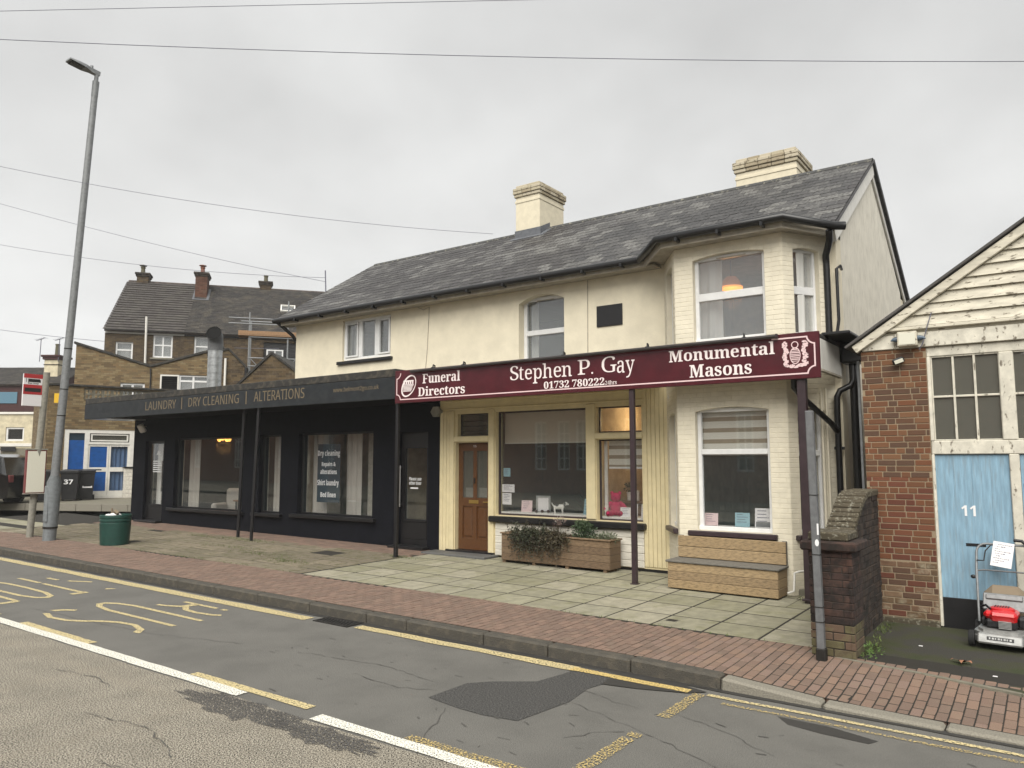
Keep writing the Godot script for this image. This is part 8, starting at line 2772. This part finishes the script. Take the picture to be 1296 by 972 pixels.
func build_inside() -> void:
	# the pink teddy bear
	var y0 := 0.845
	var t := thing("teddy_bear", "bright pink teddy bear sitting on the window sill right of the pillar", "teddy bear", Vector3(-6.02, y0, -0.3), 0.35)
	var b := B.new()
	b.ball(Vector3(0, 0.13, 0), Vector3(0.095, 0.125, 0.085), 18, 14)
	b.ball(Vector3(0, 0.30, 0.01), Vector3(0.083, 0.078, 0.075), 18, 14)
	for s in [-1, 1]:
		b.tube([Vector3(s * 0.06, 0.215, 0.01), Vector3(s * 0.12, 0.17, 0.03), Vector3(s * 0.165, 0.11, 0.05), Vector3(s * 0.175, 0.09, 0.052)], [0.035, 0.04, 0.036, 0.012], 10)
		b.tube([Vector3(s * 0.05, 0.05, 0.02), Vector3(s * 0.085, 0.045, 0.1), Vector3(s * 0.105, 0.05, 0.15), Vector3(s * 0.107, 0.055, 0.17)], [0.045, 0.047, 0.045, 0.015], 10)
	obj("body", b, M.pink_plush, t)
	for s in [-1, 1]:
		b = B.new()
		b.ball(Vector3(s * 0.062, 0.368, 0.0), Vector3(0.03, 0.032, 0.015), 10, 8)
		obj("ear", b, M.pink_plush, t)
		b = B.new()
		b.ball(Vector3(s * 0.028, 0.318, 0.08), Vector3(0.007, 0.008, 0.005), 6, 5)
		obj("eye", b, M.black_plastic, t)
	b = B.new()
	b.ball(Vector3(0, 0.285, 0.075), Vector3(0.033, 0.026, 0.024), 10, 8)
	obj("muzzle", b, M.pink_plush, t)
	b = B.new()
	b.ball(Vector3(0, 0.295, 0.098), Vector3(0.011, 0.008, 0.006), 8, 6)
	obj("nose", b, M.black_plastic, t)
	card("white card propped beside the pink teddy bear", -5.80, y0, -0.2, 0.17, 0.15, M.paper, 0.2)
	card("narrow white card with dark figures next to the post", -5.63, y0, -0.2, 0.09, 0.21, M.paper, 0.0, -0.1, 6)
	card("white card at the right end of the small shop window", -5.47, y0, -0.22, 0.12, 0.21, M.paper, 0.1)
	zebra_blind("striped blind half down in the small shop window above the pink teddy bear", Transform3D(Basis(), Vector3(0, 0, -0.2)), -6.08, -5.41, 1.62, 2.09, 0.155)
	var sb := obj("pelmet_strip", bx(Vector3(-6.16, 0.85, -0.21), Vector3(-6.10, 2.08, -0.17), 0.01), M.white_paint)
	tag(sb, "white strip of curtain rail at the left of the small shop window", "curtain strip")
	var p := thing("potted_plant", "small dark plant in a white pot on the table behind the teddy bear", "potted plant", Vector3(-5.98, 1.08, -0.75))
	b = B.new()
	b.lathe([Vector2(0, 0), Vector2(0.055, 0), Vector2(0.07, 0.14), Vector2(0.06, 0.14), Vector2(0.055, 0.1), Vector2(0, 0.1)], 14)
	obj("pot", b, M.white_paint, p)
	leaf_bush(p, "leaves", [[Vector3(0, 0.2, 0), Vector3(0.08, 0.09, 0.08), 160, 0.05, Color(0.04, 0.06, 0.03)]])
	var d := thing("wooden_desk", "brown wooden desk behind the pink teddy bear", "desk", Vector3(-5.72, 0.2, -0.85))
	obj("top", bx(Vector3(-0.45, 0.84, -0.3), Vector3(0.5, 0.875, 0.3), 0.006), M.wood, d)
	obj("front", bx(Vector3(-0.42, 0.1, 0.2), Vector3(0.48, 0.839, 0.25), 0.004), M.wood, d)
	for s in [-0.4, 0.44]:
		obj("leg", bx(Vector3(s, 0, -0.26), Vector3(s + 0.04, 0.84, 0.18)), M.wood, d)
	var v := obj("white_vase", bx(Vector3(-5.86, 1.076, -0.72), Vector3(-5.79, 1.25, -0.65), 0.015), M.white_paint)
	tag(v, "white square vase beside the small potted plant", "vase")
	var sh := thing("wall_shelf", "dark shelf with objects on the warm wall in the small window", "shelf", Vector3(-5.70, 1.50, -1.5))
	obj("plank", bx(Vector3(-0.28, 0, -0.1), Vector3(0.3, 0.035, 0.12), 0.004), M.black_paint, sh)
	var ob := thing("shelf_ornament", "dark ornaments crowded on the wall shelf in the small window", "ornament", Vector3(-5.70, 1.536, -1.5))
	b = B.new()
	for k in 5:
		b.ball(Vector3(-0.2 + k * 0.1, 0.05, 0), Vector3(0.05, 0.05 + 0.03 * (k % 2), 0.05), 8, 6)
	obj("shapes", b, M.black_plastic, ob)
	# a lit lamp high in the small room: it warms the transom light
	var wl := thing("picture_lamp", "lit wall lamp glowing through the small window's top light", "lamp", Vector3(-5.86, 2.42, -1.3))
	b = B.new()
	b.ball(Vector3(0, 0, 0), Vector3(0.05, 0.06, 0.05), 10, 8)
	obj("bulb", b, M.lamp_glow, wl)
	obj("bracket", bx(Vector3(-0.015, 0.05, -0.25), Vector3(0.015, 0.07, 0.0)), M.brass, wl)
	var li := OmniLight3D.new()
	li.name = "picture_lamp_light"
	li.light_color = Color(1.0, 0.87, 0.66)
	li.light_energy = 0.13
	li.light_size = 0.06
	li.omni_range = 9.0
	li.omni_attenuation = 2.0
	li.shadow_enabled = true
	li.position = Vector3(-5.86, 2.42, -1.3)
	add_child(li, true)

	# the great window: blind, notices, frames, dog, dark plant
	var bl := thing("roller_blind", "plain pale roller blind drawn a third down the great shop window", "blind", Vector3(0, 0, -0.24))
	obj("cloth", bx(Vector3(-8.22, 2.06, -0.003), Vector3(-6.42, 2.66, 0.0)), M.great_blind, bl)
	obj("bottom_bar", bx(Vector3(-8.22, 2.04, -0.01), Vector3(-6.42, 2.062, 0.008), 0.004), M.blind, bl)
	for s in [[-8.10, 1.46, 0.15, 0.15, M.blue_card, "pale blue notice stuck high on the left of the great shop window"], [-8.07, 1.185, 0.27, 0.14, M.paper, "white landscape notice with print on the left of the great shop window"], [-8.10, 0.97, 0.2, 0.2, M.paper, "white square notice, lowest on the left of the great shop window"]]:
		var c := card(s[5], s[0], s[1], -0.135, s[2], s[3], s[4], 0.0, 0.0, 5)
	card("mauve leaflet standing in a clear holder on the white sill", -7.79, y0, -0.3, 0.2, 0.2, M.sign_pink, 0.3)
	var pf := thing("framed_page", "upright silver picture frame with white page on the shop sill", "picture frame", Vector3(-7.44, y0, -0.3), 0.3)
	b = B.new()
	b.wall(-0.13, 0.13, 0.0, 0.29, -0.02, 0.0, [[-0.095, 0.095, 0.03, 0.255]])
	obj("frame", b, M.silver, pf)
	obj("page", bx(Vector3(-0.1, 0.025, -0.015), Vector3(0.1, 0.26, -0.006)), M.paper, pf)
	for k in 3:
		b = B.new()
		b.ball(Vector3(-0.12 + k * 0.11, 0.025, 0.03), Vector3(0.03, 0.025, 0.03), 8, 6)
		obj("ribbon", b, M.oxblood, pf)
	var dg := thing("dog_ornament", "small black and white china dog ornament on the shop sill", "ornament", Vector3(-7.10, y0, -0.28), 0.5)
	b = B.new()
	b.tube([Vector3(-0.09, 0.10, 0), Vector3(-0.03, 0.11, 0), Vector3(0.05, 0.115, 0), Vector3(0.08, 0.13, 0)], [0.03, 0.042, 0.044, 0.03], 10)
	b.ball(Vector3(0.11, 0.165, 0), Vector3(0.035, 0.03, 0.028), 10, 8)
	b.ball(Vector3(0.145, 0.155, 0), Vector3(0.022, 0.016, 0.016), 8, 6)
	for q in [[0.06, 0.025], [0.06, -0.025], [-0.07, 0.025], [-0.07, -0.025]]:
		b.tube([Vector3(q[0], 0.1, q[1]), Vector3(q[0] - 0.005, 0.05, q[1]), Vector3(q[0] + 0.004, 0.0, q[1])], [0.022, 0.014, 0.013], 8)
	b.tube([Vector3(-0.085, 0.115, 0), Vector3(-0.12, 0.16, 0), Vector3(-0.125, 0.19, 0)], [0.012, 0.009, 0.004], 7)
	obj("body", b, M.white_paint, dg)
	b = B.new()
	b.ball(Vector3(-0.03, 0.128, 0.0), Vector3(0.045, 0.032, 0.042), 10, 7)
	for s in [-1, 1]:
		b.ball(Vector3(0.10, 0.17, s * 0.03), Vector3(0.015, 0.025, 0.008), 8, 6)
	obj("black_patches", b, M.black_plastic, dg)
	card("pale blue leaflet with dark picture at the right end of the great window", -6.56, y0, -0.3, 0.18, 0.26, M.blue_card, -0.2)
	var pm := thing("palm_plant", "large dark spiky plant in the dim shop interior", "plant", Vector3(-7.0, 0.2, -1.3))
	b = B.new()
	b.lathe([Vector2(0, 0), Vector2(0.18, 0), Vector2(0.22, 0.4), Vector2(0.2, 0.4), Vector2(0, 0.38)], 16)
	obj("pot", b, M.black_plastic, pm)
	b = B.new()
	for k in 80:
		var a := rng.randf() * TAU
		var e := rng.randf_range(0.35, 1.3)
		var l := rng.randf_range(0.5, 0.85)
		var dir := Vector3(cos(a) * cos(e), sin(e), sin(a) * cos(e))
		var sd := dir.cross(Vector3.UP).normalized() * 0.018
		var base := Vector3(0, 0.45, 0)
		var mid := base + dir * l * 0.6
		var tip := base + dir * l + Vector3(0, -0.1, 0)
		b.tint(Color(0.03, 0.05, 0.025))
		b.quad(base - sd, base + sd, mid + sd, mid - sd)
		b.tri(mid - sd, mid + sd, tip)
	obj("fronds", b, M.leaf, pm)
	var sd2 := thing("sideboard", "dark sideboard with papers along the back of the dim shop", "sideboard", Vector3(-6.9, 0.2, -3.6))
	obj("carcass", bx(Vector3(-0.7, 0, -0.3), Vector3(0.5, 1.15, 0.2), 0.01), M.black_paint, sd2)
	obj("top", bx(Vector3(-0.75, 1.151, -0.33), Vector3(0.55, 1.19, 0.24), 0.006), M.wood, sd2)

	# leaflets and blinds in the bay
	for s in [[-4.10, 0.19, 0.17, M.sign_pink, "small pinkish leaflet at the left of the bay window sill"], [-3.66, 0.2, 0.19, M.blue_card, "pale blue leaflet in the middle of the bay window sill"], [-3.37, 0.23, 0.26, M.paper, "tall white leaflet with a grey picture at the right of the bay window sill"]]:
		var c := card(s[4], s[0], 0.84, 0.5, s[1], s[2], s[3], 0.1)
		if s[3] == M.paper:
			obj("picture", bx(Vector3(-0.1, 0.01, 0.0), Vector3(0.1, 0.08, 0.0012)), M.galvanised_dark, c)
	card("grey leaflet in the right hand side of the bay", -2.88, 0.84, 0.28, 0.14, 0.17, M.concrete_pole, 1.0)
	obj("inner_sill", bx(Vector3(-4.4, 0.775, 0.30), Vector3(-3.0, 0.835, 0.58), 0.004), M.white_paint, get_node("cream_house"))
	zebra_blind("striped blind half down in the front of the ground floor bay", Transform3D(Basis(), Vector3(0, 0, 0.50)), -4.22, -3.21, 1.82, 2.45, 0.155)
	zebra_blind("narrow striped blind in the right side of the ground floor bay", face_frame(Vector3(-2.95, 0, 0.68), Vector3(-2.5, 0, 0.0)) * Transform3D(Basis(), Vector3(0, 0, -0.19)), 0.17, 0.61, 1.82, 2.43, 0.155)
	zebra_blind("narrow striped blind in the left side of the ground floor bay", face_frame(Vector3(-4.96, 0, 0.0), Vector3(-4.49, 0, 0.68)) * Transform3D(Basis(), Vector3(0, 0, -0.19)), 0.2, 0.64, 1.82, 2.43, 0.155)
	obj("brown_chimney_breast", bx(Vector3(-4.0, 0.76, -3.3), Vector3(-3.2, 2.6, -2.9)), M.room_dark, get_node("shop_interior"))

	# the glowing pendant upstairs in the bay
	var pd := thing("pendant_lamp", "glowing orange pendant lamp behind the upper bay window", "lamp", Vector3(-4.02, 4.27, -0.35))
	b = B.new()
	b.rod(Vector3(0, 0.25, 0), Vector3(0, 0.66, 0), 0.006)
	obj("flex", b, M.black_plastic, pd)
	b = B.new()
	b.lathe([Vector2(0.165, 0.085), Vector2(0.15, 0.12), Vector2(0.115, 0.21), Vector2(0.075, 0.255), Vector2(0.0, 0.26)], 24)
	obj("lamp_shade", b, M.shade, pd)
	b = B.new()
	b.lathe([Vector2(0.0, 0.08), Vector2(0.168, 0.085)], 24)
	b.lathe([Vector2(0.17, 0.075), Vector2(0.172, 0.1), Vector2(0.15, 0.1)], 24)
	obj("glowing_disc", b, M.pendant_glow, pd)
	var l2 := OmniLight3D.new()
	l2.name = "pendant_lamp_light"
	l2.light_color = Color(1.0, 0.7, 0.42)
	l2.light_energy = 0.06
	l2.light_size = 0.15
	l2.omni_range = 8.0
	l2.omni_attenuation = 2.0
	l2.shadow_enabled = true
	l2.position = Vector3(-4.02, 4.19, -0.35)
	add_child(l2, true)

# ---------------------------------------------------------------- everything
func sky_picture() -> ImageTexture:
	var w := 1024
	var h := 512
	var im := Image.create(w, h, false, Image.FORMAT_RGBF)
	var f := FastNoiseLite.new()
	f.seed = 11
	f.frequency = 1.5
	f.fractal_octaves = 5
	f.fractal_gain = 0.55
	var g := FastNoiseLite.new()
	g.seed = 4
	g.frequency = 0.9
	g.fractal_octaves = 3
	for j in h:
		var el := (0.5 - (j + 0.5) / h) * PI
		for i in w:
			var az := (i + 0.5) / w * TAU
			var d := Vector3(cos(el) * sin(az), sin(el), cos(el) * cos(az))
			# a cloud layer: flattened towards the horizon
			var q := d / maxf(absf(d.y) + 0.35, 0.05)
			var n := f.get_noise_3d(q.x * 1.1, 2.0, q.z * 1.1) * 0.6 + g.get_noise_3d(q.x, 7.0, q.z) * 0.5
			var lum := 1.0 + n * 0.30
			var k := smoothstep(0.0, 0.5, d.y)
			lum *= lerpf(1.03, 0.90, k)
			var c := Color(0.98, 0.985, 0.985) * lum
			if d.y < 0.0:
				c = Color(0.72, 0.71, 0.69)
			im.set_pixel(i, j, Color(c.r * 0.262, c.g * 0.262, c.b * 0.26))
	return ImageTexture.create_from_image(im)

func _ready() -> void:
	rng.seed = 20240117
	clump.seed = 3
	clump.frequency = 0.02
	clump.fractal_octaves = 3
	# camera: a 26 mm phone lens, 36 degrees off the facade, tilted up a little
	var cam := Camera3D.new()
	cam.name = "camera"
	cam.position = Vector3(0, 1.72, 10.9)
	cam.rotation = Vector3(deg_to_rad(5.8), deg_to_rad(35.9), 0)
	cam.fov = 2.0 * rad_to_deg(atan(486.0 / 970.0))
	cam.near = 0.05
	cam.far = 600.0
	cam.current = true
	add_child(cam)
	# overcast sky
	var env := Environment.new()
	env.background_mode = Environment.BG_SKY
	var sky := Sky.new()
	var sm := PanoramaSkyMaterial.new()
	sm.panorama = sky_picture()
	sky.sky_material = sm
	env.sky = sky
	env.background_energy_multiplier = 1.0
	env.ambient_light_source = Environment.AMBIENT_SOURCE_SKY
	env.tonemap_mode = Environment.TONE_MAPPER_LINEAR
	env.tonemap_exposure = 3.25
	env.sdfgi_enabled = true
	env.ssao_enabled = true
	env.ssil_enabled = true
	env.fog_enabled = true
	env.fog_density = 0.0008
	env.fog_light_color = Color(0.80, 0.80, 0.79)
	var we := WorldEnvironment.new()
	we.name = "environment"
	we.environment = env
	add_child(we)
	# the bright part of the overcast, high over the road behind the camera's right shoulder
	var sun := DirectionalLight3D.new()
	sun.name = "sun"
	sun.light_energy = 0.5
	sun.light_color = Color(1.0, 0.985, 0.955)
	sun.light_angular_distance = 55.0
	sun.shadow_enabled = true
	sun.rotation = Vector3(deg_to_rad(-48), deg_to_rad(24), 0)
	add_child(sun)

	make_materials()
	mt("pendant_glow", Color(0.9, 0.6, 0.3), 0.6, {"glow": Color(1.0, 0.62, 0.26), "power": 0.5})
	build_ground()
	build_house()
	build_canopy()
	build_laundry()
	build_garage()
	build_garden_wall()
	build_far()
	build_street()
	build_bench()
	build_mowers()
	build_inside()
